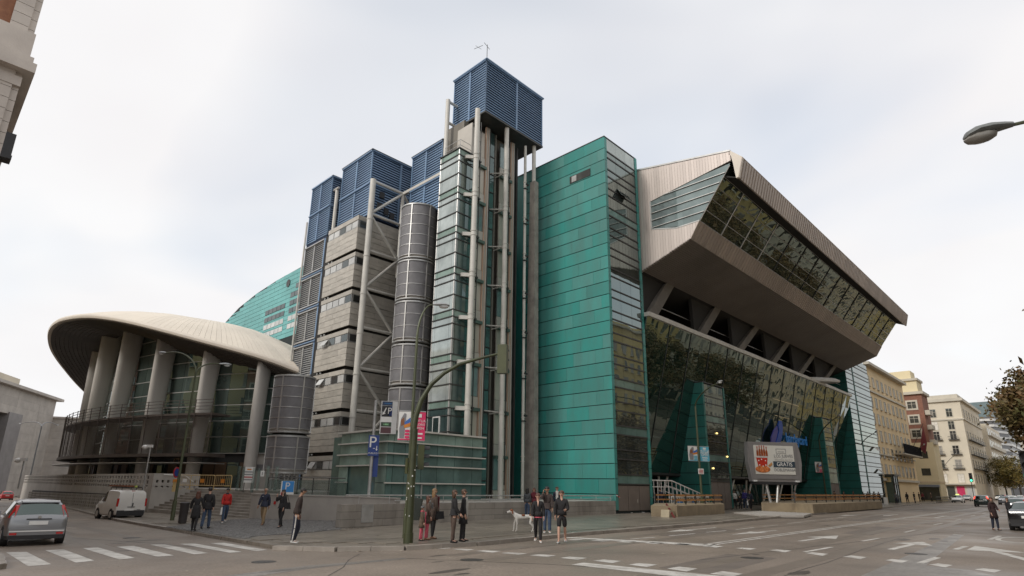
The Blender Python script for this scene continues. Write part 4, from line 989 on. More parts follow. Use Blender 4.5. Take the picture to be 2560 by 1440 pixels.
# ================================================================ stacked cylindrical pods
def pods(label, cu, cv, r, tiers, z_leg):
    c0 = W(cu, cv, 0)
    t = thing('pod_stack', label, 'pod stack', W(cu, cv, tiers[-1][1]))
    m = MB(); m.lathe([(r * .8, z_leg), (r * .8, tiers[0][0] - .2)], c0, 24); obj('core', m, recess, t)
    for z1, z0, n in tiers:
        dz = (z1 - z0 - .35) / n
        key = ('pod', round(r, 3), round(dz, 3))
        def mk(b, dz=dz):
            a0, a1 = math.radians(1.2), math.radians(58.8)
            N = 8
            for z in (0.02, dz - .02): b.v += [(r * math.cos(a0 + (a1 - a0) * k / N), r * math.sin(a0 + (a1 - a0) * k / N), z) for k in range(N + 1)]
            for z in (0.02, dz - .02): b.v += [((r - .05) * math.cos(a0 + (a1 - a0) * k / N), (r - .05) * math.sin(a0 + (a1 - a0) * k / N), z) for k in range(N + 1)]
            q = N + 1
            b.f += [(k, k + 1, q + k + 1, q + k) for k in range(N)] + [(2 * q + k, 3 * q + k, 3 * q + k + 1, 2 * q + k + 1) for k in range(N)] + [(k, 2 * q + k, 2 * q + k + 1, k + 1) for k in range(N)] + [(q + k, q + k + 1, 3 * q + k + 1, 3 * q + k) for k in range(N)]
        for i in range(n):
            for j in range(6): shared(t, 'mesh_panel', key, mk, mesh_grey, W(cu, cv, z0 + .3 + i * dz), math.radians(60 * j + 14), True)
        m = MB()
        for i in range(n + 1):
            z = z0 + .3 + i * dz; m.lathe([(r + .0, z - .025), (r + .035, z - .02), (r + .035, z + .02), (r, z + .025)], c0, 36)
        obj('ring_bars', m, alu, t, smooth=False)
        for j in range(6):
            a = math.radians(60 * j + 14); m = MB(); d = Vector((math.cos(a), math.sin(a), 0)); m.obox(c0 + d * (r + .01) + ZD * ((z0 + z1) / 2), d * .05, Vector((-d.y, d.x, 0)) * .045, ZD * ((z1 - z0) / 2 - .05)); obj('rib', m, alu, t)
        m = MB(); m.lathe([(r - .1, z1 - .08), (r + .07, z1 - .08), (r + .07, z1 + .04), (r - .25, z1 + .1), (r - .3, z1 + .1)], c0, 36); obj('top_ring', m, galv, t, smooth=True)
        m = MB(); m.lathe([(r - .02, z0), (r + .06, z0), (r + .06, z0 + .08), (r + .02, z0 + .1)], c0, 36); obj('base_ring', m, galv, t, smooth=True)
        m = MB(); m.lathe([(r - .12, z0 - .02), (r - .12, z0 + .35)], c0, 30); obj('plinth', m, conc_lt, t, smooth=True)
        m = MB(); m.lathe([(r - .06, z0 + .3), (r - .06, z1)], c0, 30); obj('lining', m, plastic_dk, t, smooth=True)
    return t
ps = pods('tall stack of six dark grey cylindrical pods between the truss and the stair tower', 13.55, 13.85, 1.54, [(25.1, 20.15, 5), (19.95, 16.55, 3), (16.35, 13.0, 3), (12.75, 9.5, 3), (9.25, 5.95, 3), (5.7, 2.5, 3)], 1)
ps2 = pods('pair of dark grey cylindrical pods on short legs beside the curved hall', 6.05, 19.35, 1.52, [(9.85, 5.55, 5), (5.3, 2.6, 3)], 2.6)
for a in range(5): d = Vector((math.cos(a * 1.26), math.sin(a * 1.26), 0)); m = MB(); m.tube(W(6.05, 19.35, 1) + d * .95, W(6.05, 19.35, 2.62) + d * .95, .1, 8); obj('leg', m, galv, ps2)

# ================================================================ glass entrance box of the car park
en = thing('car_park_entrance', 'low green glass entrance box with white horizontal fins behind the street wall', 'building', W(6, 3, 1))
m = MB(); m.box(4.55, 12.05, 3.1, 9.5, 1, 4.75); obj('core', m, g_ent, en)
zl = [4.9, 4.27, 3.62, 2.98, 2.02, 1.0]
ucol = [4.43, 4.85, 5.7, 6.95, 8.2, 9.65, 11.2, 12.13]
for i in range(5):
    z1, z0 = zl[i], zl[i + 1]
    for a, e in zip(ucol, ucol[1:]): cell(en, 'glass_pane', g_ent_p if i == 0 else g_ent, a + .015, e - .015, 3.0, 3.06, z0 + .02, z1 - .02)
    m = MB(); m.box(4.3, 12.35, 2.86, 3.0, z0 - .035, z0 + .035) if i < 4 else m.box(4.43, 12.13, 2.95, 3.0, .98, 1.06); obj('white_fin', m, steel, en)
    for k in range(5):
        a = 3.06 + k * 1.06
        if i < 3 or k in (0, 4): cell(en, 'glass_pane', g_ent_p, 4.43, 4.49, a + .015, a + 1.045, z0 + .02, z1 - .02)
    m = MB(); m.box(4.27, 4.43, 2.95, 8.5, z0 - .035, z0 + .035) if i < 3 else m.box(4.27, 4.43, 7.2, 8.5, z0 - .03, z0 + .03); obj('white_fin', m, steel, en)
m = MB(); m.box(4.25, 12.35, 2.85, 8.6, 4.9, 5.0); obj('roof', m, steel, en)
m = MB(); m.box(4.9, 5.0, 4.0, 7.3, 1, 2.98); obj('lobby_wall', m, g_stair_d, en)
for a in (4.25, 5.35, 6.3): 
    m = MB(); m.box(4.83, 4.9, a, a + .85, 1, 2.2); d_ = obj('door', m, alu, en); m = MB(); m.box(4.79, 4.84, a + .08, a + .77, 1.05, 2.12); obj('door_glass', m, g_ent, d_)
m = MB(); m.box(7.0, 7.08, 2.93, 3.0, 1.0, 2.0); m.box(8.1, 8.18, 2.93, 3.0, 1.0, 2.0); m.box(7.0, 8.18, 2.93, 3.0, 1.93, 2.0); obj('door_frame', m, alu, en)
text(en, 'lettering', 'Parking', .36, W(4.78, 6.3, 2.75), -VD, ZD, conc_lt, .005)
text(en, 'lettering', 'Entrada\nSalida', .15, W(4.78, 6.6, 2.42), -VD, ZD, conc_lt, .005)
# glass balustrade to its left
bl = thing('glass_balustrade', 'low glass balustrade on the terrace edge left of the green entrance box', 'railing', W(2, 10, 1))
for k in range(5):
    t0, t1 = k / 5, (k + 1) / 5
    p, q = W(1.5 + 2.3 * t0, 12 - 5.6 * t0, 1.2), W(1.5 + 2.3 * t1, 12 - 5.6 * t1, 1.2)
    m = MB(); d = (q - p) * .47; m.obox((p + q) / 2 + ZD * .5, d, NU * .01, ZD * .42); obj('glass_panel', m, g_rail, bl)
    m = MB(); m.tube(p, p + ZD * 1.05, .03, 6); obj('post', m, steel_dk, bl)
m = MB(); m.tube(W(1.5, 12, 2.25), W(3.8, 6.4, 2.25), .03, 6); obj('top_rail', m, steel_dk, bl)

# ================================================================ great glass front under the hall
def vg(z): return 3.89 - .2615 * z
fr = thing('glass_facade', 'huge dark glass wall leaning out over the street entrance and mirroring the buildings opposite', 'facade', W(60, 1, 3))
gn = (NV + ZD * -.2615).normalized()
NC, NR = 30, 7
for i in range(NC):
    a, e = 28.98 + (92.5 - 28.98) * i / NC, 28.98 + (92.5 - 28.98) * (i + 1) / NC
    for j in range(NR):
        z0, z1 = 3.3 + 12.85 * j / NR, 3.3 + 12.85 * (j + 1) / NR
        m = MB(); q = []
        for (uu, zz_) in ((a + .015, z0 + .015), (e - .015, z0 + .015), (e - .015, z1 - .015), (a + .015, z1 - .015)): q.append(W(uu, vg(zz_), zz_) + gn * random.uniform(-.014, .014))
        m.hexa([p - gn * .05 for p in q] + q); obj('glass_pane', m, g_fac, fr)
    if i % 2 == 0: m = MB(); m.tube(W(a, vg(3.3), 3.3) + gn * .04, W(a, vg(16.1), 16.1) + gn * .04, .032, 6); obj('mullion', m, steel_dk, fr)
m = MB(); m.hexa([W(28.98, vg(16.1) - .25, 16.1), W(92.5, vg(16.1) - .25, 16.1), W(92.5, vg(16.1) + .7, 16.1), W(28.98, vg(16.1) + .7, 16.1), W(28.98, vg(16.1) - .3, 16.45), W(92.5, vg(16.1) - .3, 16.45), W(92.5, vg(16.1) + .7, 16.45), W(28.98, vg(16.1) + .7, 16.45)]); obj('top_sill', m, steel, fr)
m = MB(); m.box(28.98, 92.5, vg(3.3) - .05, vg(3.3) + .6, 3.1, 3.3); obj('bottom_sill', m, steel_dk, fr)
m = MB(); m.box(29, 92.5, 6.2, 6.4, .1, 3.2); obj('entrance_wall', m, dark_in, fr)
m = MB(); m.box(29, 92.5, 3.1, 6.4, 3.0, 3.1); obj('entrance_ceiling', m, dark_in, fr)
for k in range(20): cell(fr, 'entrance_door', g_tow, 46 + k * 1.5, 46 + k * 1.5 + 1.4, 6.05, 6.15, .15, 2.5)
for k in range(12):
    a = 31.5 + k * 5.1
    if 38.5 < a < 45 or 76 < a < 82: continue
    m = MB(); m.tube(W(a, 3.9, .1), W(a - .9, 3.2, 3.2), .11, 8); m.tube(W(a, 3.9, .1), W(a + .9, 3.2, 3.2), .11, 8); obj('raking_column', m, steel, fr, smooth=True)
m = MB(); m.box(51.5, 54.5, 5.0, 5.1, 2.2, 3.0); obj('hanging_sign', m, white_p, fr)
# dark gallery between glass front and overhang, with concrete struts and rails
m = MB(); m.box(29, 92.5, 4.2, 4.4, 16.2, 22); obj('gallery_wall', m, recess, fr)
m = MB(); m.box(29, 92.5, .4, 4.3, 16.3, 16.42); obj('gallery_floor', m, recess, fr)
for z in (17.3, 18.1): m = MB(); m.tube(W(29, .95, z), W(92.4, .95, z), .05, 6); obj('gallery_rail', m, alu, fr)
for (a_, b_) in zip((30.3, 40.1, 49.5, 59.4, 69.1, 78.7), ((34.517, 20.351)[0], (45.112, 20.248)[0], (55.976, 20.282)[0], (66.524, 20.22)[0], (77.189, 20.09)[0], (87.661, 19.98)[0])):
    m = MB(); m.hexa([W(a_ - .75, -.15, 16.4), W(a_ + .75, -.15, 16.4), W(a_ + .75, .75, 16.4), W(a_ - .75, .75, 16.4), W(b_ - .9, -.1, 20.45), W(b_ + .6, -.1, 20.45), W(b_ + .6, .8, 20.2), W(b_ - .9, .8, 20.2)]); st_ = obj('concrete_strut', m, strut_m, fr)
    m = MB(); m.prism([W(a_ - .7, .3, 16.45), W(b_ - .9, .3, 20.2), W(a_ - .9, .3, 20.2)], VD * .35); obj('web_plate', m, recess, st_)
for (u0, u1) in ((72.0, 81.0),): m = MB(); m.lathe([(.1, 0), (2.3, 0), (2.4, .25), (2.0, .55), (.3, .75)], W(76.5, .4, 16.45), 18, 1.6, .5); obj('white_tarpaulin', m, white_p, fr, smooth=True)
# sponsor sign
sgn = thing('sponsor_sign', 'blue swirl emblem and blue lettering fixed on the dark glass front behind the billboard', 'sign', W(62.5, 1.0, 8))
def sp(u_, z_): z_ = 8.6 + (z_ - 8.9) * .6; return W(u_, vg(z_) - .45, z_)
sw = [(61.2, 6.4), (60.4, 7.4), (60.3, 8.4), (60.9, 9.3), (61.5, 9.9), (62.0, 10.7), (61.6, 11.1), (61.2, 10.7), (61.0, 10.9), (61.5, 11.5), (62.3, 11.5), (63.1, 10.6), (63.3, 9.0), (63.0, 7.2), (62.6, 6.3)]
m = MB(); m.prism([sp(*p) for p in [(60.4, 6.4), (60.2, 7.8), (60.7, 9.2), (61.6, 10.2), (62.0, 9.2), (61.9, 7.8), (61.4, 6.4)]], gn * .12); obj('emblem', m, mat('emblem_violet', (.10, .10, .42), .4, 0, 0), sgn)
m = MB(); m.prism([sp(*p) + gn * .03 for p in [(61.5, 6.4), (62.0, 7.8), (62.2, 9.2), (61.7, 10.3), (61.8, 11.2), (62.6, 11.3), (63.2, 10.4), (63.5, 9.0), (63.3, 7.4), (62.8, 6.4)]], gn * .15); obj('emblem', m, mat('emblem_blue', (.02, .10, .52), .35, 0, 0), sgn)
text(sgn, 'lettering', 'barclaycard', 1.75, sp(69.4, 8.2), UD, ZD * 1 - NV * 0, mat('sign_letters', (.01, .14, .40), .4, 0, 0, 1, emit=.12), .05)
# copper fins that stand through the glass
def fin_tower(label, u0, u1, ztp, zs_, nrow, depth, sign_rows=(), cols_n=3):
    t = thing('copper_fin_tower', label, 'tower', W(u0, 0, 0))
    m = MB(); m.box(u0 + .06, u1, .06, depth, .1, ztp - .05); obj('core', m, joint, t)
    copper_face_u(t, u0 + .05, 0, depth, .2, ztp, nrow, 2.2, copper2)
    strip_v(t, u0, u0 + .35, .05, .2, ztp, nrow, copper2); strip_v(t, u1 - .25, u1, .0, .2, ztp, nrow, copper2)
    cs = [u0 + .35 + (u1 - u0 - .6) * k / cols_n for k in range(cols_n + 1)]
    rows = []; z = ztp - .1; i = 0
    while z > 4.3:
        rows.append((z - 1.15, z, 'g')); rows.append((z - 1.81, z - 1.15, 's' if i % 2 == 1 else 'g')); z -= 1.81; i += 1
    rows.append((2.9, z, 's'))
    glass_face_v(t, 0, cs, rows, .04)
    for a, e in zip(cs, cs[1:]): cell(t, 'shutter', shutter, a + .03, e - .03, .0, .06, .15, 2.85)
    m = MB(); m.box(u0 - .03, u1 + .02, -.05, depth, ztp, ztp + .08); obj('roof_edge', m, steel_dk, t)
    return t
f1 = fin_tower('shorter copper and glass tower standing through the dark glass front, left of the billboard', 39.6, 44.55, 11.78, 0, 11, 5.5)
for (u_, z_) in ((42.0, 7.1), (44.0, 5.0), (40.6, 3.8)): shared(f1, 'lit_lamp', 'll', lambda b: b.ball((0, 0, 0), .10, .08, .08, 8, 5), warm_on, W(u_, -.06, z_))
fin_tower('second shorter copper and glass tower in the dark glass front, right of the billboard', 76.9, 81.2, 11.6, 0, 11, 5.5, cols_n=2)
ft = thing('end_tower', 'copper and glass tower closing the far end of the glass front', 'tower', W(92.8, 0, 0))
m = MB(); m.box(92.9, 107.3, .08, 8, .1, 23.4); obj('core', m, joint, ft)
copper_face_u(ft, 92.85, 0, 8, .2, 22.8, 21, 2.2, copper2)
cs = [92.9 + (107.4 - 92.9) * k / 8 for k in range(9)]
rows = []; z = 23.4
while z > 2.2: rows.append((z - 1.0, z, 'g')); rows.append((z - 1.6, z - 1.0, 'g')); z -= 1.6
for z0, z1, k in rows:
    cell(ft, 'glazing_bar', steel_dk, 92.9, 107.4, -.06, .01, z0 - .05, z0 + .05)
    for a, e in zip(cs[::2], cs[2::2]): cell(ft, 'glass_pane', g_tow, a + .015, e - .015, 0, .05, z0 + .05, z1 - .05)
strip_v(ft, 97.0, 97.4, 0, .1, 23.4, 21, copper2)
for (u_, z_) in ((103.5, 8.4), (104.3, 4.8)): m = MB(); m.prism([W(u_, -.05, z_ + .7), W(u_ + 1.6, -.05, z_ + .7), W(u_ + 1.6, -.7, z_), W(u_, -.7, z_)], NV * .04); obj('open_window', m, white_win, ft)

# ================================================================ overhanging upper hall
U0, U1 = 29.1, 92.45
cv = thing('upper_hall', 'metal-clad upper hall cantilevered over the street with a long slanted strip of glass', 'building', W(60, -4, 24))
m = MB(); m.prism([W(U0 + .3, v_, z) for v_, z in [(12, 30.9), (0, 29.95), (-9.0, 28.3), (-8.2, 27.1), (-5.5, 23.3), (-4.6, 22.2), (0, 20.7), (12, 17)]], UD * (U1 - U0 - .6)); obj('core', m, recess, cv)
def zt_end(v_): return 30.12 + v_ * (30.12 - 28.51) / 9.13
def zb_end(v_): return 20.27 + (21.96 - 20.27) * (-v_ / 5.0) if v_ > -5.0 else (21.96 + (23.35 - 21.96) * (-v_ - 5) / .9 if v_ > -5.9 else 23.35 + (27.6 - 23.35) * (-v_ - 5.9) / 3.3)
def wt(v_): return 26.61 + (27.7 - 26.61) * (-v_ - 1.23) / 7.97
def wb(v_): return 23.96 + (23.33 - 23.96) * (-v_ - 1.24) / 2.42 if v_ > -3.66 else (23.34 if v_ > -5.9 else zb_end(v_))
v_ = 2.0; sw_ = .27
while v_ > -9.2:
    e = max(v_ - sw_, -9.18); mid = (v_ + e) / 2
    def pan(f0, f1):
        a0, a1, b0, b1 = f0(v_ - .01), f1(v_ - .01), f0(e + .01), f1(e + .01)
        if a1 - a0 < .06 and b1 - b0 < .06: return
        m = MB(); m.prism([W(U0, v_ - .008, a0), W(U0, e + .008, b0), W(U0, e + .008, b1), W(U0, v_ - .008, a1)], UD * .25); obj('cladding_strip', m, clad, cv)
    if mid > -1.23: pan(zb_end, zt_end)
    else:
        pan(wt, zt_end)
        if mid > -5.9: pan(zb_end, wb)
    v_ -= sw_
m = MB(); m.prism([W(U0 - .06, 2, zt_end(2) + .02), W(U0 - .06, -9.2, zt_end(-9.2) + .02), W(U0 - .06, -9.2, zt_end(-9.2) + .16), W(U0 - .06, 2, zt_end(2) + .16)], UD * 1.2); obj('roof_edge', m, alu, cv)
# end window
NRW = 6
for i in range(NRW):
    za, zb2 = 23.35 + (27.5 - 23.35) * i / NRW, 23.35 + (27.5 - 23.35) * (i + 1) / NRW
    for (va, vb) in ((-1.3, -2.6), (-2.6, -4.4), (-4.4, -6.4), (-6.4, -9.1)):
        pts = []
        def clampz(v__, z__): return min(max(z__, wb(v__) + .02), wt(v__) - .02)
        def vmax(z__): return -5.9 - 3.3 * (z__ - 23.35) / 4.25 if z__ > 23.35 else -5.9
        va2, lo_v, hi_v = va, max(vb, vmax(za)), max(vb, vmax(zb2))
        if lo_v > va - .05 and hi_v > va - .05: continue
        q = [(va, clampz(va, za)), (min(lo_v, va), clampz(lo_v, za)), (min(hi_v, va), clampz(hi_v, zb2)), (va, clampz(va, zb2))]
        if max(p[1] for p in q) - min(p[1] for p in q) < .1: continue
        m = MB(); m.prism([W(U0 + .06, *p) for p in q], UD * .05); obj('glass_pane', m, g_side, cv)
    if i: 
        ve = vmax(za); vs_ = -1.25
        if za > 26.6: vs_ = -1.23 - (za - 26.61) / 1.09 * 7.97
        m = MB(); m.box(U0 - .05, U0 + .08, ve, vs_, za - .028, za + .028); obj('window_bar', m, alu, cv)
m = MB(); m.prism([W(U0 - .03, *p) for p in [(-1.18, 26.6), (-1.18, 23.92), (-1.3, 23.92), (-1.3, 26.6)]], UD * .1); m.prism([W(U0 - .03, *p) for p in [(-1.18, 23.98), (-3.66, 23.37), (-5.95, 23.39), (-5.95, 23.29), (-3.66, 23.27), (-1.18, 23.88)]], UD * .1); obj('window_frame', m, alu, cv)
# standing-seam fascia above the glass, fascia below, soffit
nf = 118
R0, T0 = (-10.16, 27.62), (-9.68, 26.0)
for k in range(nf):
    a, e = U0 + (U1 - U0) * k / nf, U0 + (U1 - U0) * (k + 1) / nf
    for (p, q, th, mm, nm) in ((R0, T0, .12, clad_dk, 'upper_fascia_panel'), ((-5.92, 23.33), (-5.0, 21.96), .1, clad_dk, 'lower_fascia_panel')):
        key = (nm,)
        def mk(b, p=p, q=q, th=th, a=a, e=e):
            o_ = W(a, p[0], p[1])
            def R_(du, v__, z__): return UD * du + VD * (v__ - p[0]) + ZD * (z__ - p[1])
            d = e - a; b.hexa([R_(.02, *q), R_(d - .02, *q), R_(d - .02, q[0] + th, q[1]), R_(.02, q[0] + th, q[1]), R_(.02, *p), R_(d - .02, *p), R_(d - .02, p[0] + th, p[1]), R_(.02, p[0] + th, p[1])])
            b.hexa([R_(-.025, q[0] - .05, q[1]), R_(.02, q[0] - .05, q[1]), R_(.02, q[0] + .03, q[1]), R_(-.025, q[0] + .03, q[1]), R_(-.025, p[0] - .05, p[1]), R_(.02, p[0] - .05, p[1]), R_(.02, p[0] + .03, p[1]), R_(-.025, p[0] + .03, p[1])])
        shared(cv, nm, key, mk, mm, W(a, *p))
m = MB(); m.prism([W(U0, v_, z) for v_, z in [(-9.15, 28.62), (-10.2, 27.62), (-10.0, 27.5), (-9.0, 28.3)]], UD * (U1 - U0 + .02)); obj('ridge_bevel', m, clad, cv)
m = MB(); m.prism([W(U0 + .01, v_, z) for v_, z in [(2, 30.2), (-9.15, 28.6), (-9.05, 28.4), (2, 30.0)]], UD * (U1 - U0 - .02)); obj('roof', m, clad, cv)
m = MB(); m.prism([W(U0 - .02, v_, z) for v_, z in [(-9.15, 28.62), (-10.2, 27.62), (-9.74, 25.98), (-9.5, 25.98), (-9.35, 27.4)]], UD * .25); obj('fascia_end', m, rimm, cv)
m = MB(); m.prism([W(U1 - .25, v_, z) for v_, z in [(-9.15, 28.62), (-10.2, 27.62), (-9.74, 25.98), (-8.6, 27.0)]], UD * .25); obj('fascia_end', m, clad_dk, cv)
m = MB(); m.prism([W(U0 + .3, v_, z) for v_, z in [(-9.6, 26.05), (-9.55, 26.15), (-8.3, 26.75), (-8.3, 26.6)]], UD * (U1 - U0 - .6)); obj('fascia_soffit', m, recess, cv)
for i in range(26):      # soffit boards
    t0, t1 = i / 26, (i + 1) / 26
    m = MB(); p = [(-5.0 + 5.0 * t, 21.96 - 1.69 * t) for t in (t0 + .003, t1 - .003)]
    m.prism([W(U0, *p[0]), W(U0, *p[1]), W(U0, p[1][0], p[1][1] + .08), W(U0, p[0][0], p[0][1] + .08)], UD * (U1 - U0)); obj('soffit_board', m, soffit_m, cv)
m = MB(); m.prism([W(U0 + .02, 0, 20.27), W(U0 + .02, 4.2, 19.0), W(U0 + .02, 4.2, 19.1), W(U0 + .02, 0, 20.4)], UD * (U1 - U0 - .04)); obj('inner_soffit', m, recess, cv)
# slanted glass strip
cn = (NV * (27.5 - 23.35) + ZD * -(9.1 - 5.9)).normalized()
NB_ = 15
for i in range(NB_ * 2):
    a, e = U0 + .1 + (U1 - U0 - .2) * i / (NB_ * 2), U0 + .1 + (U1 - U0 - .2) * (i + 1) / (NB_ * 2)
    for j in range(5):
        q = []
        for uu, t in ((a + .012, j / 5 + .004), (e - .012, j / 5 + .004), (e - .012, (j + 1) / 5 - .004), (a + .012, (j + 1) / 5 - .004)):
            q.append(W(uu, -5.9 - 3.1 * t, 23.38 + 4.0 * t) + cn * random.uniform(-.016, .016))
        m = MB(); m.hexa([p - cn * .05 for p in q] + q); obj('glass_pane', m, g_cant, cv)
    if i % 2 == 0: m = MB(); m.tube(W(a, -5.92, 23.38) + cn * .03, W(a, -9.0, 27.38) + cn * .03, .05, 6); obj('mullion', m, alu if i < 8 else steel_dk, cv)
for j in range(5): t = j / 5; m = MB(); m.tube(W(U0 + .1, -5.9 - 3.1 * t, 23.38 + 4.0 * t) + cn * .02, W(U1 - .1, -5.9 - 3.1 * t, 23.38 + 4.0 * t) + cn * .02, .035, 6); obj('glazing_bar', m, alu, cv)
# ================================================================ other buildings
def bldg(name, label, foot, z0, z1, m, cat='building'):
    t = thing(name, label, cat, W(*foot[0], z0))
    b = MB(); b.prism([W(u_, v_, z0) for u_, v_ in foot], ZD * (z1 - z0)); obj('wall', b, m, t); return t
def frame_mb(b, a, up, n, w_, h, t_, d_):     # surround of an opening, centred on origin
    for (cx, cz, hx, hz) in ((-w_ / 2 - t_ / 2, 0, t_ / 2, h / 2 + t_), (w_ / 2 + t_ / 2, 0, t_ / 2, h / 2 + t_), (0, h / 2 + t_ / 2, w_ / 2, t_ / 2), (0, -h / 2 - t_ / 2, w_ / 2, t_ / 2)):
        b.obox(a * cx + up * cz + n * d_ / 2, a * hx, n * d_ / 2, up * hz)
def win_grid(t, o, a, n, us, zs_, w_, h, pane, fr_m=None, ft_=.1, key='', sill=None, name='window', blinds=None):
    """windows at offsets us along a and heights zs_ (bottom) from point o"""
    for z in zs_:
        for u_ in us:
            c = o + a * u_ + ZD * (z + h / 2)
            pm = random.choice(blinds) if blinds and random.random() < .45 else pane
            if fr_m:
                f = shared(t, name, ('wf', key, w_, h), lambda b: frame_mb(b, a, ZD, n, w_, h, ft_, .09), fr_m, c)
                shared(f, 'pane', ('wp', key, w_, h, pm.name), lambda b: b.obox(n * .02, a * w_ / 2, n * .02, ZD * h / 2), pm, c)
                shared(f, 'sash', ('ws', key, w_, h), lambda b: (b.obox(n * .05, a * .035, n * .012, ZD * h / 2), b.obox(n * .05 + ZD * h * .15, a * w_ / 2, n * .01, ZD * .03)), fr_m, c)
            else: shared(t, name, ('wp', key, w_, h, pm.name), lambda b: b.obox(n * .02, a * w_ / 2, n * .03, ZD * h / 2), pm, c)
            if sill: shared(t, 'sill', ('wsl', key, w_, h), lambda b: b.obox(n * .1, a * (w_ / 2 + .1), n * .12, ZD * .06), sill, c - ZD * (h / 2 + .06))
beige = mat('beige_render', (.60, .485, .33), .8, 0, .08, .15, bump=.1)
cream_r = mat('cream_render', (.62, .555, .44), .8, 0, .08, .15, bump=.1)
yellow_r = mat('yellow_render', (.62, .49, .26), .8, 0, .08, .15)
brick_m = mat('red_brown_brick', (.27, .125, .085), .85, 0, scale=3, col2=(.20, .095, .065), bump=.5, bscale=25)
brick2 = mat('orange_brick', (.36, .17, .095), .85, 0, scale=4, col2=(.27, .12, .07), bump=.5, bscale=25)
trim = mat('pale_trim', (.50, .46, .38), .7, 0, .08, .4)
pinkst = mat('pale_stone', (.62, .56, .50), .7, 0, scale=.5, rnd=.05, col2=(.48, .43, .385), bump=.2)
win_lt = mat('curtained_window', (.30, .28, .25), .25, 0, .15, 2)
win_sh = mat('pale_shutter', (.66, .62, .55), .6, 0, .1, 2)
dk_cladding = mat('dark_office_cladding', (.10, .10, .105), .4, .3, .1, .3)
office_gl = glass('office_glass', (.10, .13, .14), 1.8, .05, .01, .2)
# --- corner building at the upper left: brick with stone quoins
lb = bldg('corner_building', 'brick corner building with pale stone quoins and cornice, cut off by the left edge', [(-15.6, 2.0), (-15.6, 40), (-45, 40), (-45, 2.0)], -.6, 25.5, brick2)
for k in range(52):
    z = -.3 + k * .46
    cell(lb, 'quoin_stone', pinkst, -16.2, -15.62, 1.78, 2.5, z + .01, z + .45)
    cell(lb, 'quoin_stone', pinkst, -15.66, -15.40, 1.9, 2.9, z + .01, z + .45)
for (o_, z0, z1) in ((.0, 16.4, 16.8), (.35, 17.0, 17.4), (.2, 17.4, 17.7), (.05, 17.7, 18.8), (.0, 21.6, 22.1)):
    m = MB(); m.box(-45, -15.38 + o_ * .9, 1.75 - o_, 40, z0, z1); obj('cornice', m, pinkst, lb)
m = MB(); m.box(-15.4, -15.08, 1.9, 2.4, 13.6, 14.5); m.box(-15.4, -15.05, 1.85, 2.45, 13.45, 13.6); obj('floodlight', m, plastic_dk, lb)
win_grid(lb, W(-45, 2.0, 0), UD, NV, [3.5 + 3.6 * k for k in range(7)], [1.5, 5.2, 8.9, 12.4, 19.3], 1.4, 2.1, g_win, trim, .2, 'lb1')
win_grid(lb, W(-15.6, 4, 0), VD, -NU, [2.5 + 3.4 * k for k in range(10)], [1.5, 5.2, 8.9, 12.4, 19.3], 1.4, 2.1, g_win, trim, .2, 'lb2')
# --- row on the far side of the side street (only mirrored in the hall's glass)
for i, (v0, v1, zt_, m_, lab) in enumerate([(40.2, 70, 23, yellow_r, 'yellow apartment building across the side street, mirrored in the curved hall'), (70.2, 104, 26, brick_m, 'brown brick apartment building across the side street, mirrored in the curved hall')]):
    t = bldg('apartment_building', lab, [(-19, v0), (-19, v1), (-40, v1), (-40, v0)], -2.5, zt_, m_)
    win_grid(t, W(-19, v0, 0), VD, -NU, [2 + 3.3 * k for k in range(int((v1 - v0) / 3.3))], [1.0 + 3.4 * k for k in range(6)], 1.5, 1.9, g_win, None, 0, 'ws', trim, blinds=[win_lt])
# --- row on the opposite side of the main street (mirrored in the glass front)
opp = [(-6, 18, 23, mat('grey_render', (.36, .33, .29), .8, 0, .08, .2), 'grey rendered apartment building opposite, mirrored in the corner tower'), (18.2, 46, 33, yellow_r, 'yellow apartment building opposite, mirrored in the near half of the glass front'), (46.2, 74, 35, beige, 'beige apartment building opposite, mirrored behind the billboard'), (74.2, 106, 33, mat('warm_yellow_render', (.66, .50, .22), .8, 0, .08, .15), 'warm yellow apartment building opposite, mirrored in the far half of the glass front'), (106.2, 150, 34, cream_r, 'cream apartment building opposite, past the end tower along the main street'), (150.2, 192, 33, beige, 'beige apartment building opposite, second from the far end of its row'), (192.2, 240, 34, MATS['warm_yellow_render'], 'warm yellow apartment building opposite, at the far end of its row')]
for i, (u0, u1, zt_, m_, lab) in enumerate(opp):
    t = bldg('apartment_building', lab, [(u0, -38), (u1, -38), (u1, -55), (u0, -55)], 0, zt_, m_)
    win_grid(t, W(u0, -38, 0), UD, -NV, [1.8 + 3.1 * k for k in range(int((u1 - u0) / 3.1))], [4.2 + 3.25 * k for k in range(int((zt_ - 5) / 3.25))], 1.3, 1.9, g_win, None, 0, 'op', trim, blinds=[win_lt])
    m = MB(); m.box(u0, u1, -38, -37.5, zt_ - 1, zt_ - .6); m.box(u0, u1, -38, -37.8, 3.4, 3.7); obj('cornice', m, trim, t)
    for k in range(int((u1 - u0) / 6)): cell(t, 'shop_window', g_win, u0 + 1 + k * 6, u0 + 5.4 + k * 6, -38.0, -37.94, .4, 3.0)
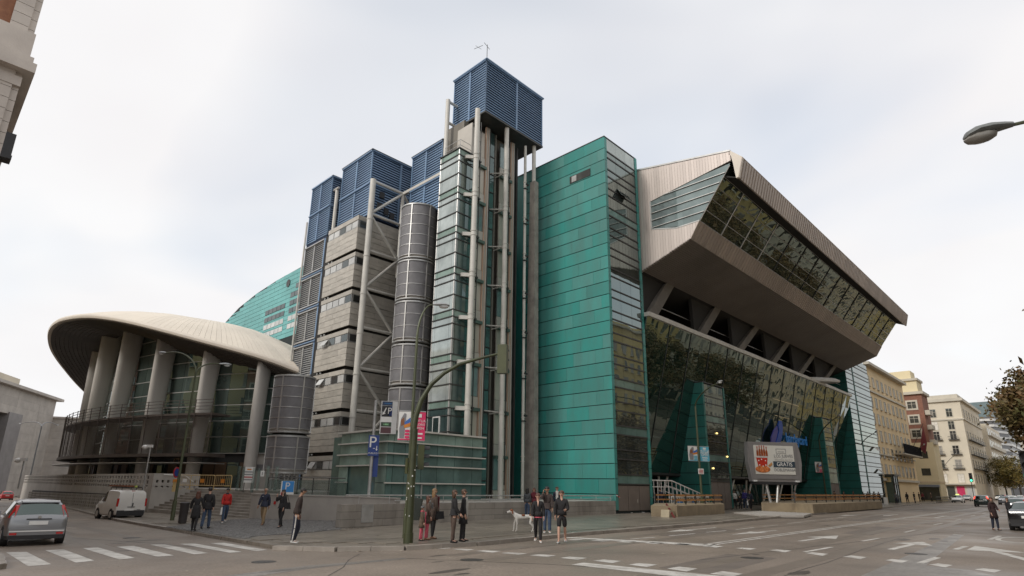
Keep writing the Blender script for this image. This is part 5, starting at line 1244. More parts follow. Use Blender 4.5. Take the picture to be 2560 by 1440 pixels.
# --- stone building at the far left
def LB(t): return P0_ + (P1_ - P0_) * t
P0_, P1_ = Vector((-119.5, 150.0, 0)), Vector((-129.6, 183.9, 0))
gal_m = mat('gallery_stone', (.47, .43, .385), .75, 0, scale=.4, rnd=.05, col2=(.37, .335, .30), bump=.2)
fb = thing('stone_gallery', 'pale stone building with a tall dark portal and flat cornice behind the left lamp post', 'building', P0_)
fd = (P1_ - P0_).normalized(); fn = Vector((fd.y, -fd.x, 0)); fn = fn if fn.x > 0 else -fn
def fbox(mb, t0, t1, n0, n1, z0, z1): 
    a, b_ = LB(t0), LB(t1)
    return mb.hexa([a + fn * n0 + ZD * z0, b_ + fn * n0 + ZD * z0, b_ + fn * n1 + ZD * z0, a + fn * n1 + ZD * z0, a + fn * n0 + ZD * z1, b_ + fn * n0 + ZD * z1, b_ + fn * n1 + ZD * z1, a + fn * n1 + ZD * z1])
for i in range(14):
    z0, z1 = -3 + i * 2.0, -3 + i * 2.0 + 1.98
    if z0 > 23: break
    for (t0, t1) in ((-.6, -.22), (-.22, .17), (.42, .7), (.7, 1.0)) if z1 < 17.6 else ((-.6, -.1), (-.1, .3), (.3, .7), (.7, 1.0)):
        if z1 < 17.6 and t1 == .17 and t0 == -.22: continue
        m = MB(); fbox(m, t0, t1 - .002, -6, 0, z0, min(z1, 23.2)); obj('stone_course', m, gal_m, fb)
m = MB(); fbox(m, -.22, .42, -6, -4, -3, 17.6); obj('portal_recess', m, dark_in, fb)
m = MB(); fbox(m, .20, .42, -4, .3, -3, 17.4); obj('portal_jamb', m, mat('grey_marble', (.24, .225, .22), .5, 0, .1, .5), fb)
m = MB(); fbox(m, -.05, .12, -4.05, -3.9, -2, 14); obj('portal_door', m, mat('ochre_door', (.16, .12, .06), .6, 0, .2, .5), fb)
m = MB(); fbox(m, -.7, 1.04, -7, 1.4, 23.2, 23.9); obj('cornice', m, gal_m, fb)
m = MB(); fbox(m, -.5, .48, -9, -3, 23.9, 26.6); obj('attic', m, cream_r, fb)
m = MB(); m.ball(LB(.05) + fn * -5 + ZD * 27.2, 2.2, 2.2, 1.6, 14, 8); obj('orange_dome', m, mat('orange_dome', (.62, .13, .05), .5, 0, 0), fb, smooth=True)
fb2 = thing('stone_wing', 'lower pale stone wing with a tall barred window framed in yellow, beside the curved hall', 'building', P1_)
q1 = Vector((-129.0, 186, 0)); q2 = Vector((-96, 200, 0)); d2 = (q2 - q1).normalized(); n2_ = Vector((d2.y, -d2.x, 0)); n2_ = n2_ if n2_.y < 0 else -n2_
def wbox(mb, a, e, n0, n1, z0, z1):
    p, q = q1 + d2 * a, q1 + d2 * e
    return mb.hexa([p + n2_ * n0 + ZD * z0, q + n2_ * n0 + ZD * z0, q + n2_ * n1 + ZD * z0, p + n2_ * n1 + ZD * z0, p + n2_ * n0 + ZD * z1, q + n2_ * n0 + ZD * z1, q + n2_ * n1 + ZD * z1, p + n2_ * n1 + ZD * z1])
for i in range(11):
    z0 = -3 + i * 2.0
    for k in range(4): m = MB(); wbox(m, -2 + k * 9, -2 + (k + 1) * 9 - .04, -5, 0, z0, min(z0 + 1.97, 18.6)); obj('stone_course', m, gal_m, fb2)
m = MB(); wbox(m, -3, 35, -5, .5, 18.6, 19.1); obj('cornice', m, pinkst, fb2)
m = MB(); wbox(m, 5, 30, -5, -1, 19.1, 21); obj('attic', m, pinkst, fb2)
m = MB(); wbox(m, 8.8, 18, 0, .25, -1, 13.4); obj('window_surround', m, mat('yellow_stone', (.55, .46, .28), .7, 0, .05, 1), fb2)
for i in range(6): m = MB(); wbox(m, 9.7, 18, .25, .35, .3 + i * 2.1, 2.2 + i * 2.1); obj('window', m, g_win, fb2)
# --- buildings down the main street
hot_r = mat('hotel_render', (.74, .575, .345), .8, 0, .07, .15)
ho = bldg('hotel', 'beige hotel with rows of small windows and a black sign band', [(107.6, .4), (139, .4), (139, 25), (107.6, 25)], .1, 23.6, hot_r)
win_grid(ho, W(107.6, .4, 0), UD, NV, [1.7 + 3.35 * k for k in range(9)], [4.7, 7.6, 10.5, 13.4, 16.3, 20.0], 1.15, 1.75, g_win, trim, .12, 'ho', trim, blinds=[win_sh, win_sh, win_lt])
for z, d_, h in ((23.6, .9, .5), (18.9, .25, .3), (3.7, .4, .4), (8.0, .3, .2)): m = MB(); m.box(107.6, 139, .4 - d_, .5, z, z + h); obj('cornice', m, trim, ho)
m = MB(); m.box(121, 138, -1.4, .4, 8.6, 8.8); obj('canopy', m, trim, ho); m = MB(); m.box(122, 138.2, -1.3, -1.15, 8.8, 10.6); obj('sign_band', m, mat('matte_black', (.008, .008, .009), .95, 0, 0, spec=.05), ho)
fl = thing('flag', 'dark red flag hanging from a pole on the beige hotel', 'flag', W(138, -1.5, 11))
m = MB(); m.tube(W(138.6, .3, 10.5), W(138.6, -2.4, 15.5), .06, 6); obj('pole', m, steel_dk, fl)
m = MB(); m.prism([W(138.6, -2.3, 15.2), W(138.7, -1.0, 10.4), W(138.7, -1.9, 9.4), W(138.6, -2.5, 11.5)], UD * .03); obj('cloth', m, mat('dark_red_cloth', (.16, .03, .035), .8, 0, .1, 2), fl)
pale_yel = mat('pale_yellow_render', (.66, .57, .37), .8, 0, .06, .15)
bb = thing('brick_corner_building', 'corner building with three brick storeys above a yellow base, beyond the beige hotel', 'building', W(150, 0, 0))
m = MB(); m.box(150, 157, -1.8, 25, .1, 12.4); obj('base_wall', m, pale_yel, bb); m = MB(); m.box(150, 157, -1.2, 25, 12.4, 23.0); obj('brick_wall', m, brick_m, bb)
m = MB(); m.box(149.5, 157.3, -1.7, 25, 23.0, 23.6); obj('cornice', m, trim, bb); m = MB(); m.box(150.6, 156.6, -.6, 25, 23.6, 26.2); obj('attic', m, pale_yel, bb); m = MB(); m.box(150.2, 156.8, -.9, 25, 26.2, 26.7); obj('cornice', m, trim, bb); m = MB(); m.box(151, 156, .4, 25, 26.7, 28.6); obj('upper_attic', m, pale_yel, bb)
win_grid(bb, W(150, 1.6, 0), -VD, NU, [.6], [13.6, 16.7, 19.9], 1.7, 1.5, g_win, trim, .35, 'bb')
win_grid(bb, W(150, 1.6, 0), -VD, NU, [1.2], [1.9, 5.4, 9.0], 1.7, 1.5, g_win, None, .1, 'bb2')
m = MB(); m.box(149.85, 150, -1.5, 6, .3, 3.4); obj('shop_front', m, g_win, bb); m = MB(); m.box(149.0, 150, -1.7, 6, 3.0, 3.5); obj('awning', m, mat('slate_panel', (.17, .19, .22), .5, 0, .1, 1), bb)
for z in (12.0, 15.2, 18.4): m = MB(); m.box(150.5, 154, -2.2, -1.2, z, z + 1.0); obj('balcony', m, trim, bb)
m = MB(); m.box(149.9, 157, -1.9, 3, 3.9, 4.2); obj('string_course', m, beige, bb)
cr = thing('cream_corner_building', 'cream corner building with iron balconies and a deep cornice in mid street', 'building', W(200, 0, 0))
m = MB(); m.box(200, 240, -2.6, 25, .1, 26.6); obj('wall', m, cream_r, cr)
m = MB(); m.box(199.4, 241, -3.3, 25, 26.6, 27.4); obj('cornice', m, trim, cr); m = MB(); m.box(200.5, 240, -2.2, 25, 27.4, 28.6); obj('attic', m, trim, cr); m = MB(); m.box(199.7, 240, -2.9, 25, 21.4, 21.8); obj('string_course', m, trim, cr)
win_grid(cr, W(200, 7, 0), -VD, NU, [2.6, 6.6], [4.6, 8.4, 12.2, 16.2, 18.9, 22.4], 1.4, 2.2, g_win, trim, .15, 'cr', None, blinds=[win_lt, win_sh])
win_grid(cr, W(200, -2.6, 0), UD, NV, [4 + 5.5 * k for k in range(7)], [4.6, 8.4, 12.2, 16.2, 22.4], 1.6, 2.2, g_win, trim, .15, 'cr2', None)
for z in (8.2, 12.0, 16.0): 
    for v_ in (4.4, .4): m = MB(); m.box(199.2, 200, v_ - 1.3, v_ + 1.3, z, z + .15); m.box(199.2, 199.25, v_ - 1.3, v_ + 1.3, z + .85, z + .95); m.box(199.2, 199.24, v_ - 1.3, v_ + 1.3, z + .45, z + .52); obj('balcony', m, steel_dk, cr)
    m = MB(); m.box(203, 236, -3.4, -2.6, z, z + .15); m.box(203, 236, -3.4, -3.35, z + .8, z + .95); m.box(203, 236, -3.4, -3.35, z + .4, z + .5); obj('balcony', m, steel_dk, cr)
m = MB(); m.box(198.6, 200, -2.4, 6.8, 4.0, 4.3); obj('canopy', m, trim, cr)
for k in range(4): m = MB(); m.box(199.9, 200, -2.2 + k * 2.3, -.4 + k * 2.3, .3, 3.6); obj('shop_front', m, [white_win, pink_p, g_win, white_p][k], cr)
cr2 = bldg('pale_apartment_building', 'pale apartment building with long balconies behind the cream corner one', [(248, -3.2), (290, -3.2), (290, 20), (248, 20)], .1, 24, cream_r)
for z in range(5): m = MB(); m.box(249, 290, -4.2, -3.2, 4.5 + z * 3.9, 4.7 + z * 3.9); m.box(249, 290, -4.2, -4.1, 4.7 + z * 3.9, 5.6 + z * 3.9); obj('balcony', m, trim, cr2)
win_grid(cr2, W(248, -3.2, 0), UD, NV, [4 + 5 * k for k in range(8)], [5 + 3.9 * k for k in range(5)], 2.0, 2.2, g_win, None, .1, 'cr3')
mo = bldg('office_building', 'dark grey ribbed office building with a glass top floor, far down the street', [(300, 4.5), (300, -1.2), (312, -4.6), (352, -5.2), (352, 25), (300, 25)], .1, 31, dk_cladding)
for z in range(12): m = MB(); m.prism([W(u_, v_, 4 + z * 2.3) for u_, v_ in [(299.6, 4.5), (299.6, -1.4), (312, -5.0), (352, -5.6), (352, -5), (312, -4.4), (300.3, -1)]], ZD * .9); obj('pale_band', m, alu, mo)
m = MB(); m.prism([W(u_, v_, 31) for u_, v_ in [(300.5, 4), (300.5, -.8), (312, -4.2), (352, -4.8), (352, 25), (301, 25)]], ZD * 6); obj('glass_storey', m, office_gl, mo)
t = bldg('tower_block', 'dark slab block seen far behind the ribbed office building', [(400, 3), (400, -3), (440, -5), (440, 25)], .1, 38, dk_cladding)
for z in range(10): m = MB(); m.box(399.6, 440, -3.3, -2.6, 4 + z * 3.4, 4.5 + z * 3.4); obj('pale_band', m, alu, t)
bldg('pale_block', 'pale slab block at the very end of the street', [(372, 2), (372, -4.6), (398, -5.8), (398, 20)], .1, 33, cream_r)
bldg('pale_tower', 'pale tower at the far end of the street beside the tree', [(470, -2), (470, -11), (520, -14), (520, 20)], .1, 44, pinkst)
m_ = thing('distant_terrace', 'row of low shopfronts closing the far end of the street', 'building', W(380, -20, 0))
m = MB(); m.box(420, 440, -60, -6, 0, 12); obj('wall', m, dk_cladding, m_)
# ================================================================ trees
leafA = mat('olive_leaf', (.16, .085, .03), .6, 0, scale=.8, rnd=0, col2=(.075, .08, .022), lo=.35, hi=.65)
leafB = mat('autumn_leaf', (.20, .135, .028), .6, 0, scale=.5, col2=(.105, .10, .025), lo=.35, hi=.65)
leafC = mat('brown_leaf', (.16, .095, .04), .6, 0, scale=.4, col2=(.075, .06, .025), lo=.35, hi=.65)
bark = mat('bark', (.09, .075, .06), .9, 0, .3, 2, bump=.5)
def crown_mesh(seed, rx, rz, zc, n, leaf, clumps=26):
    r = random.Random(seed); m = MB(); cl = []
    for k in range(clumps):
        while True:
            p = Vector((r.uniform(-1, 1), r.uniform(-1, 1), r.uniform(-1, 1)))
            if .25 < p.length < 1: break
        cl.append((Vector((p.x * rx, p.y * rx, zc + p.z * rz)), r.uniform(.22, .42) * rx))
    for k in range(n):
        c, s = r.choice(cl); d = Vector((r.gauss(0, .5), r.gauss(0, .5), r.gauss(0, .42))) * s; p = c + d
        a = Vector((r.uniform(-1, 1), r.uniform(-1, 1), r.uniform(-.7, .7))).normalized() * leaf * r.uniform(.6, 1.3); b_ = a.orthogonal().normalized() * leaf * .7
        b_.rotate(Matrix.Rotation(r.uniform(0, 6.28), 3, a.normalized()))
        m.add([p - a, p + b_ * .6, p + a, p - b_ * .6], [(0, 1, 2, 3)])
    return m, cl
def tree(label, u_, v_, h, rx, seed, n, leaf, m_, group=None, zr=None):
    base = WG(u_, v_, .1); t = thing('tree', label, 'tree', base, 0, group); ORG[t] = Vector((0, 0, 0))
    zc, rz = zr or (h * .64, h * .36)
    cm, cl = crown_mesh(seed, rx, rz, zc, n, leaf); obj('crown', cm, m_, t)
    b = MB(); b.path([(0, 0, 0), (.05, .02, h * .2), (-.04, .05, h * .4), (.02, 0, h * .62), (0, 0, h * .8)], h * .021, 8, h * .006)
    for c, s in cl[:9]: st_ = Vector((0, 0, h * random.uniform(.28, .5))); b.path([st_, st_.lerp(c, .5) + Vector((0, 0, .2)), c], h * .008, 5, h * .002)
    obj('trunk', b, bark, t, smooth=True)
    return t
tr1 = tree('leafy tree with olive and brown leaves cut off by the right edge', *(27.465, -25.043), 8.2, 2.2, 3, 9000, .15, leafA, None, (6.4, 1.7))
tree('autumn street tree with yellow leaves at the far right of the street', *(231.183, -6.521), 12, 5, 4, 6500, .26, leafB)
tree('tall autumn street tree behind the yellow one, at the far right', *(227.095, -10.256), 12.5, 5, 9, 5000, .3, leafB)
tree('small autumn tree in front of the cream corner building', *(216.93, 6.264), 9, 3.6, 5, 4500, .26, leafB)
TG = 'street trees opposite, mirrored in the glass front'
t0 = tree('brown-leaved plane tree on the opposite pavement, mirrored in the glass front', 30, -32, 13, 5.2, 11, 6500, .32, leafC, TG)
for k, u_ in enumerate((41, 52, 64, 80, 92, 110, 128)): dup(t0, WG(u_, -32 + (k % 2), .1), k * 1.3)

# ================================================================ street lamps
def lamp_head_mb(b, o, d, L_=.85):
    """tapering luminaire starting at o, running along d"""
    d = Vector(d).normalized(); s = d.cross(ZD).normalized(); up = s.cross(d); o = Vector(o)
    st = [(0, .05, .05, .0), (.18, .09, .07, .01), (.45, .14, .09, .02), (.72, .155, .085, .02), (.92, .10, .06, .0), (1.0, .02, .02, -.02)]
    N = 10; k0 = len(b.v)
    for t, w_, h, dz in st:
        for i in range(N): a = 2 * PI * i / N; b.v.append(tuple(o + d * (t * L_) + s * (math.cos(a) * w_) + up * (math.sin(a) * h * (1.0 if math.sin(a) > 0 else .55) + dz)))
    b.f += [(k0 + i * N + k, k0 + i * N + (k + 1) % N, k0 + (i + 1) * N + (k + 1) % N, k0 + (i + 1) * N + k) for i in range(len(st) - 1) for k in range(N)] + [tuple(k0 + k for k in range(N)), tuple(k0 + (len(st) - 1) * N + k for k in range(N))]
def lamp_glass_mb(b, o, d, L_=.85):
    d = Vector(d).normalized(); o = Vector(o) + d * L_ * .66 - ZD * .055
    k0 = len(b.v); b.ball((0, 0, 0), .12, .12, .09, 10, 6); s = d.cross(ZD).normalized(); up = s.cross(d)
    for i in range(k0, len(b.v)): x, y, z = b.v[i]; b.v[i] = tuple(o + d * x * 1.9 + s * y + up * z)
def street_lamp(label, base, top, arms, col=lamp_green, r=.085, head=.85, group=None):
    """base point, fork point and, per arm, the tip of the luminaire"""
    base, top = Vector(base), Vector(top)
    t = thing('street_lamp', label, 'street lamp', base, 0, group)
    m = MB(); m.tube(base, base + ZD * 1.1, r * 1.45, 10); m.tube(base + ZD * 1.1, Vector((base.x, base.y, top.z)), r, 10, r * .7); obj('post', m, col, t, smooth=True)
    top = Vector((base.x, base.y, top.z))
    for tip in arms:
        tip = Vector(tip); h = tip - top; hd = Vector((h.x, h.y, 0)); L_ = hd.length; hd.normalize()
        st_ = tip - hd * head * 1.0 - ZD * .05
        pts = []
        for i in range(9):
            f = i / 8; x = (st_ - top).dot(hd) * (1 - math.cos(f * PI / 2)) ** .9; z = (st_.z - top.z) * math.sin(f * PI / 2)
            pts.append(top + hd * x + ZD * z)
        m = MB(); m.path(pts, r * .62, 8, r * .42); a_ = obj('arm', m, col, t, smooth=True)
        dd = (hd + ZD * .1)
        m = MB(); lamp_head_mb(m, pts[-1], dd, head); h_ = obj('lamp_head', m, lamp_head, t, smooth=True)
        m = MB(); lamp_glass_mb(m, pts[-1], dd, head); obj('lens', m, lamp_glass, h_, smooth=True)
    return t
def lamp_px(label, base, dfork, forkz, tips, **k):
    b = WG(*base, .1); return street_lamp(label, b, Vector((b.x, b.y, forkz)), tips, **k)
def at_u_of(base, uz, du=0, dv=0): return W(base[0] + du, base[1] + dv, uz)
l1 = (-3.104, 14.561)
street_lamp('double-armed green street lamp standing before the plaza stairs', WG(*l1, .1), W(*l1, (-2.28, 17.437, 8.411)[2]), [W(*(-4.052, 19.955, 10.259)), W(*(-0.71, 15.202, 9.337))], head=.95)
l2 = (1.778, 107.148)
street_lamp('double-armed grey street lamp at the far left beside the pierced wall', WG(*l2, .0), W(*l2, (4.379, 130.011, 10.484)[2]), [W(*(1.167, 130.694, 12.22)), W(*(7.441, 129.298, 12.313))], col=mat('grey_lamp_post', (.16, .16, .16), .5, .2, .1, 1), r=.16, head=1.6)
l3 = (-1.384, -7.057)
lt3 = street_lamp('single-armed green street lamp beside the curved signal mast', WG(*l3, .1), W(*l3, (-0.774, -6.456, 7.755)[2]), [W(*(-0.004, -7.46, 9.195))], r=.075, head=.78)
l4 = (33.466, -2.168)
street_lamp('single-armed street lamp in front of the shorter copper tower', WG(*l4, .1), W(*l4, (29.808, -4.087, 8.681)[2]), [W(*(29.957, -6.389, 9.955))], head=1.0, r=.1)
for lab, base, f_, tip in [('single-armed street lamp right of the billboard', (76.866, 0.707), (62.607, -3.671, 8.701), (62.487, -6.187, 10.229)), ('single-armed street lamp before the end tower', (98.351, 0.879), (83.973, -2.768, 8.324), (83.732, -5.243, 9.907)), ('single-armed street lamp before the brick corner building', (146.303, 2.501), (119.628, -2.603, 8.179), (119.26, -5.081, 10.127)), ('street lamp before the cream corner building', (201.58, 4.68), (145.316, -4.156, 7.606), (144.814, -6.396, 9.554))]:
    street_lamp(lab, WG(*base, .1), W(*base, f_[2]), [W(*tip)], head=1.3, r=.12)
nl = (-5.839, -26.262, 6.755); nl2 = (-5.133, -27.552, 6.905)
b_ = W(*nl2); b_.z = 0.1
t = thing('street_lamp', 'large grey lamp head reaching in from the right edge against the sky', 'street lamp', Vector((b_.x, b_.y, .1)))
m = MB(); m.tube(Vector((b_.x, b_.y, .1)), Vector((b_.x, b_.y, nl2[2])), .09, 10); obj('post', m, lamp_green, t, smooth=True)
tip, ro = W(*nl), W(*(-5.473, -26.833, 6.891)); m = MB(); m.path([W(*nl2), W(*(-5.351, -27.134, 6.918)), ro], .026, 8); obj('arm', m, lamp_green, t, smooth=True)
lg = mat('lamp_dark_grey', (.16, .17, .165), .5, .2, .15, 6)
m = MB(); lamp_head_mb(m, ro, tip - ro, (tip - ro).length); h_ = obj('lamp_head', m, lg, t, smooth=True)
m = MB(); lamp_glass_mb(m, ro, tip - ro, (tip - ro).length); obj('lens', m, mat('dull_lens', (.20, .19, .17), .2, 0, 0, 1), h_, smooth=True)

# ================================================================ traffic signals
def signal_head(parent, o, facing, n=3, s=1.0, lit=None, mm=None):
    f = Vector(facing).normalized(); r = f.cross(ZD).normalized(); o = Vector(o)
    m = MB(); m.obox(o, r * .15 * s, f * .11 * s, ZD * (.155 * n) * s); b = obj('signal_housing', m, mm or sig_green, parent)
    for i in range(n):
        c = o + ZD * (.31 * (n - 1) / 2 - .31 * i) * s + f * .11 * s
        m = MB()
        for k in range(9):
            a0, a1 = PI * (-.05 + 1.1 * k / 9), PI * (-.05 + 1.1 * (k + 1) / 9)
            p0, p1 = r * math.cos(a0) + ZD * math.sin(a0), r * math.cos(a1) + ZD * math.sin(a1)
            m.quad(c + p0 * .12 * s, c + p1 * .12 * s, c + p1 * .12 * s + f * .22 * s, c + p0 * .12 * s + f * .22 * s)
        obj('visor', m, plastic_dk, b)
        m = MB(); m.tube(c, c + f * .02, .105 * s, 12); obj('signal_lens', m, green_on if lit == i else plastic_dk, b)
    return b
tp = (-2.524, -8.778)
tm = thing('signal_mast', 'thick green traffic signal mast curving over the street, on the pavement corner', 'traffic signal', WG(*tp, .1))
b0 = WG(*tp, .1); tipw = W(*(0.555, -10.053, 6.897))
hd = Vector((tipw.x - b0.x, tipw.y - b0.y, 0))
zsx = (-1.68, -7.569, 3.855)[2]
m = MB(); m.tube(b0, b0 + ZD * .35, .17, 12); m.tube(b0 + ZD * .35, Vector((b0.x, b0.y, zsx)), .145, 12, .12); obj('post', m, mat('signal_mast_green', (.045, .052, .022), .45, .1, .25, 1.5), tm, smooth=True)
tr_px = [(-1.68, -7.569, 3.855), (-1.622, -7.615, 4.456), (-1.487, -7.722, 5.054), (-1.23, -7.991, 5.676), (-0.878, -8.348, 6.122), (-0.457, -8.84, 6.486), (0.08, -9.461, 6.71), (0.579, -10.076, 6.897)]
m = MB(); m.path([W(*p) for p in tr_px], .12, 10, .045); obj('arm', m, MATS['signal_mast_green'], tm, smooth=True)
signal_head(tm, W(*(0.687, -10.184, 6.678)), (hd.normalized() * .25 + Vector((.1, 1, 0))).normalized(), 3, 1.22)
signal_head(tm, W(*(-1.461, -7.865, 2.933)), (.95, .25, 0), 3, .95)
signal_head(tm, W(*(-1.843, -7.684, 2.605)), (.55, -.85, 0), 2, .9)
m = MB(); m.tube(W(*(-1.651, -7.592, 2.511)), W(*(-1.446, -7.877, 2.615)), .035, 6); obj('bracket', m, plastic_dk, tm)
st_m = MB()
for k in range(12): a = random.uniform(3.4, 6.0); z = random.uniform(.8, 2.6); d = Vector((math.cos(a), math.sin(a), 0)); st_m.obox(b0 + d * .145 + ZD * z, Vector((-d.y, d.x, 0)) * random.uniform(.01, .022), d * .003, ZD * random.uniform(.01, .026))
obj('stickers', st_m, white_p, tm)
def bin_(label, base, r, h, m_, sq=False):
    b = WG(*base, .13); t = thing('litter_bin', label, 'litter bin', b)
    k = MB(); k.lathe([(r * .82, 0), (r * .9, .05), (r, h * .9), (r * 1.06, h * .92), (r * 1.06, h), (r * .8, h + .03), (r * .75, h)], b, 16); obj('body', k, m_, t, smooth=True)
    k = MB(); k.lathe([(r * .6, h - .02), (r * .6, h + .012)], b, 14); obj('opening', k, black_p, t); return t
bin_('dark brown cylindrical litter bin by the woman in the black coat', (-3.842, 10.455), .23, 1.05, mat('bin_brown', (.05, .045, .045), .5, .1, .1, 2))
bin_('dark green litter bin at the foot of the far left lamp', (3.257, 116.734), .5, 1.6, lamp_green)
m = MB(); t = thing('post_bin', 'dark green plastic bin strapped to the signal mast', 'litter bin', WG(*tp, .8))
m.hexa([Vector(W(*(-1.538, -7.681, 0.713))) + Vector(p) for p in ((0, -.15, 0), (.22, -.15, 0), (.22, .15, 0), (0, .15, 0), (0, -.18, .78), (.32, -.18, .74), (.32, .18, .74), (0, .18, .78))]); obj('body', m, mat('bin_green', (.022, .028, .022), .5, 0, .1, 3), t)
sg = signal = thing('small_signal', 'small traffic light glowing green far down the street', 'traffic signal', W(150, -7, .1))
m = MB(); m.tube(W(150, -7.5, .1), W(150, -7.5, 4.6), .07, 6); obj('post', m, steel_dk, sg); signal_head(sg, W(150, -7.6, 5.0), -UD, 3, 1.9, 2, plastic_dk)
sg = thing('small_signal', 'traffic light glowing green at the extreme right edge', 'traffic signal', W(*(28.686, -24.085, 3.26)))
p = W(*(28.709, -24.239, 3.363)); m = MB(); m.tube(Vector((p.x + .8, p.y, 0.1)), Vector((p.x + .8, p.y, p.z + 1)), .07, 6); m.tube(Vector((p.x + .8, p.y, p.z + .9)), p + ZD * .9, .05, 6); obj('post', m, steel_dk, sg); signal_head(sg, p, -UD, 3, 1.7, 2, plastic_dk)

# ================================================================ banners, signs, billboard
def banner_pair(label1, label2, post, z0, z1, w_, right, off, m2, words, group=None, rows_=True):
    """two cloth banners hanging either side of a post; right = direction to the viewer's right"""
    r = Vector(right).normalized(); n = Vector((r.y, -r.x, 0)); c = Vector((post.x, post.y, 0))
    for s_, lab, col in ((-1, label1, white_p), (1, label2, m2)):
        t = thing('banner', lab, 'banner', c + r * s_ * (off + w_ / 2) + ZD * z0); h = z1 - z0
        cc = c + r * s_ * (off + w_ / 2) + ZD * ((z0 + z1) / 2)
        m = MB(); m.obox(cc, r * w_ / 2, n * .012, ZD * h / 2); obj('cloth', m, col, t)
        m = MB(); m.tube(cc + ZD * (h / 2 + .02) - r * s_ * (w_ / 2 + off), cc + ZD * (h / 2 + .02) + r * s_ * w_ / 2, .022, 6); m.tube(cc - ZD * (h / 2 + .02) - r * s_ * (w_ / 2 + off), cc - ZD * (h / 2 + .02) + r * s_ * w_ / 2, .022, 6); obj('bracket', m, galv, t)
        f = cc + n * .018
        def patch(x0, x1, y0, y1, mm, nm='print'): q = MB(); q.quad(f + r * (x0 * w_) + ZD * (y0 * h), f + r * (x1 * w_) + ZD * (y0 * h), f + r * (x1 * w_) + ZD * (y1 * h), f + r * (x0 * w_) + ZD * (y1 * h)); obj(nm, q, mm, t)
        if s_ > 0:
            for i, wd_ in enumerate(words): text(t, 'print', wd_, w_ * (.30 if len(wd_) < 6 else .25), f + ZD * h * (.18 - .13 * i) + n * .006, r, ZD, white_p, .002)
            patch(-.16, .16, .31, .44, white_p); patch(-.3, .3, -.30, -.24, white_p); patch(-.26, .26, -.44, -.39, white_p)
        else:
            def poly(pts, mm, d_=.004): q = MB(); q.add([f + n * d_ + r * (x * w_) + ZD * (y * h) for x, y in pts], [tuple(range(len(pts)))]); obj('print', q, mm, t)
            poly([(-.05, .45), (.12, .42), (.1, .2), (.02, .05), (.06, -.2), (.02, -.44), (-.36, -.44), (-.42, -.1), (-.3, .25)], grey_p); poly([(-.02, .12), (.48, .3), (.48, .05), (.1, -.02)], mat('print_blue', (.05, .15, .45), .6, 0, 0), .007); poly([(-.05, .02), (.48, .12), (.48, -.02), (0, -.08)], orange_p, .01); poly([(-.32, .2), (-.05, .3), (0, .05), (-.28, -.02)], mat('print_brown', (.22, .09, .04), .6, 0, 0), .008)
            for i in range(3): poly([(.08, -.14 - i * .11), (.46, -.14 - i * .11), (.46, -.22 - i * .11), (.08, -.22 - i * .11)], m2, .012)
            poly([(-.5, -.5), (.5, -.5), (.5, -.46), (-.5, -.46)], m2, .014)
MW = ['MUTUA', 'MADRID', 'OPEN']
p3 = WG(*l3, 0); zt_, zb_ = (-1.003, -6.641, 4.669)[2], (-0.95, -6.682, 3.591)[2]
banner_pair('white sports photo banner left of the curved signal mast', 'pink banner with white lettering behind the curved signal mast', p3, zb_, zt_, .46, (.98, .2, 0), .06, pink_p, MW)
def bp_at(l, ztop_, zbot_, D, lab1, lab2, col, w_=1.05): 
    p = WG(*l, 0); banner_pair(lab1, lab2, p, zbot_, ztop_, w_, UD * .55 + Vector((.5, 0, 0)), .14, col, MW)
bp_at(l4, (29.843, -4.15, 5.338)[2], (29.801, -4.074, 4.163)[2], 53, 'white photo banner on the lamp left of the billboard', 'pale blue banner with white lettering on the lamp left of the billboard', cyan_p, .98)
bp_at((76.866, 0.707), (62.658, -3.808, 5.625)[2], (62.6, -3.655, 4.293)[2], 84, 'photo banner on the lamp right of the billboard', 'crimson banner on the lamp right of the billboard', pink_p, 1.25)
bp_at((98.351, 0.879), (84.013, -2.889, 5.482)[2], (83.962, -2.735, 4.295)[2], 105, 'photo banner on the lamp before the end tower', 'pale blue banner on the lamp before the end tower', cyan_p, 1.25)
bp_at((201.58, 4.68), (130.666, -6.267, 5.051)[2], (130.623, -6.085, 3.893)[2], 150, 'white banner on the lamp before the cream corner building', 'pale blue banner on the lamp before the cream corner building', cyan_p, 1.5)
p = WG(*l4, 0); zz_ = (29.74, -3.967, 3.329)[2]; t = thing('post_notice', 'small white and red notice on the lamp left of the billboard', 'sign', Vector((p.x, p.y, zz_)))
rr = (UD * .5 + Vector((.5, 0, 0))).normalized(); nn = Vector((rr.y, -rr.x, 0)); m = MB(); m.obox(Vector((p.x, p.y, zz_)) + nn * .13, rr * .28, nn * .01, ZD * .22); obj('plate', m, white_p, t)
m = MB(); 
for k in range(3): m.obox(Vector((p.x, p.y, zz_ + .1 - k * .11)) + nn * .145, rr * .2, nn * .004, ZD * .03)
obj('print', m, red_p, t)
for px_, lab1, lab2, lab3, col in (((257.526, -1.789), 'street lamp nearest the queue at the far right', 'photo banner on the lamp nearest the queue', 'pale blue banner on the lamp nearest the queue', cyan_p), ((254.317, -6.563), 'street lamp at the far right under the autumn trees', 'photo banner under the autumn trees at the far right', 'crimson banner under the autumn trees at the far right', pink_p)):
    street_lamp(lab1, WG(*px_, .1), W(*px_, 9.5), [W(px_[0] - .5, px_[1] + 1.6, 10.2)], head=1.2, r=.11)
    banner_pair(lab2, lab3, WG(*px_, 0), 4.6, 6.3, 1.4, UD * .55 + Vector((.5, 0, 0)), .16, col, MW)
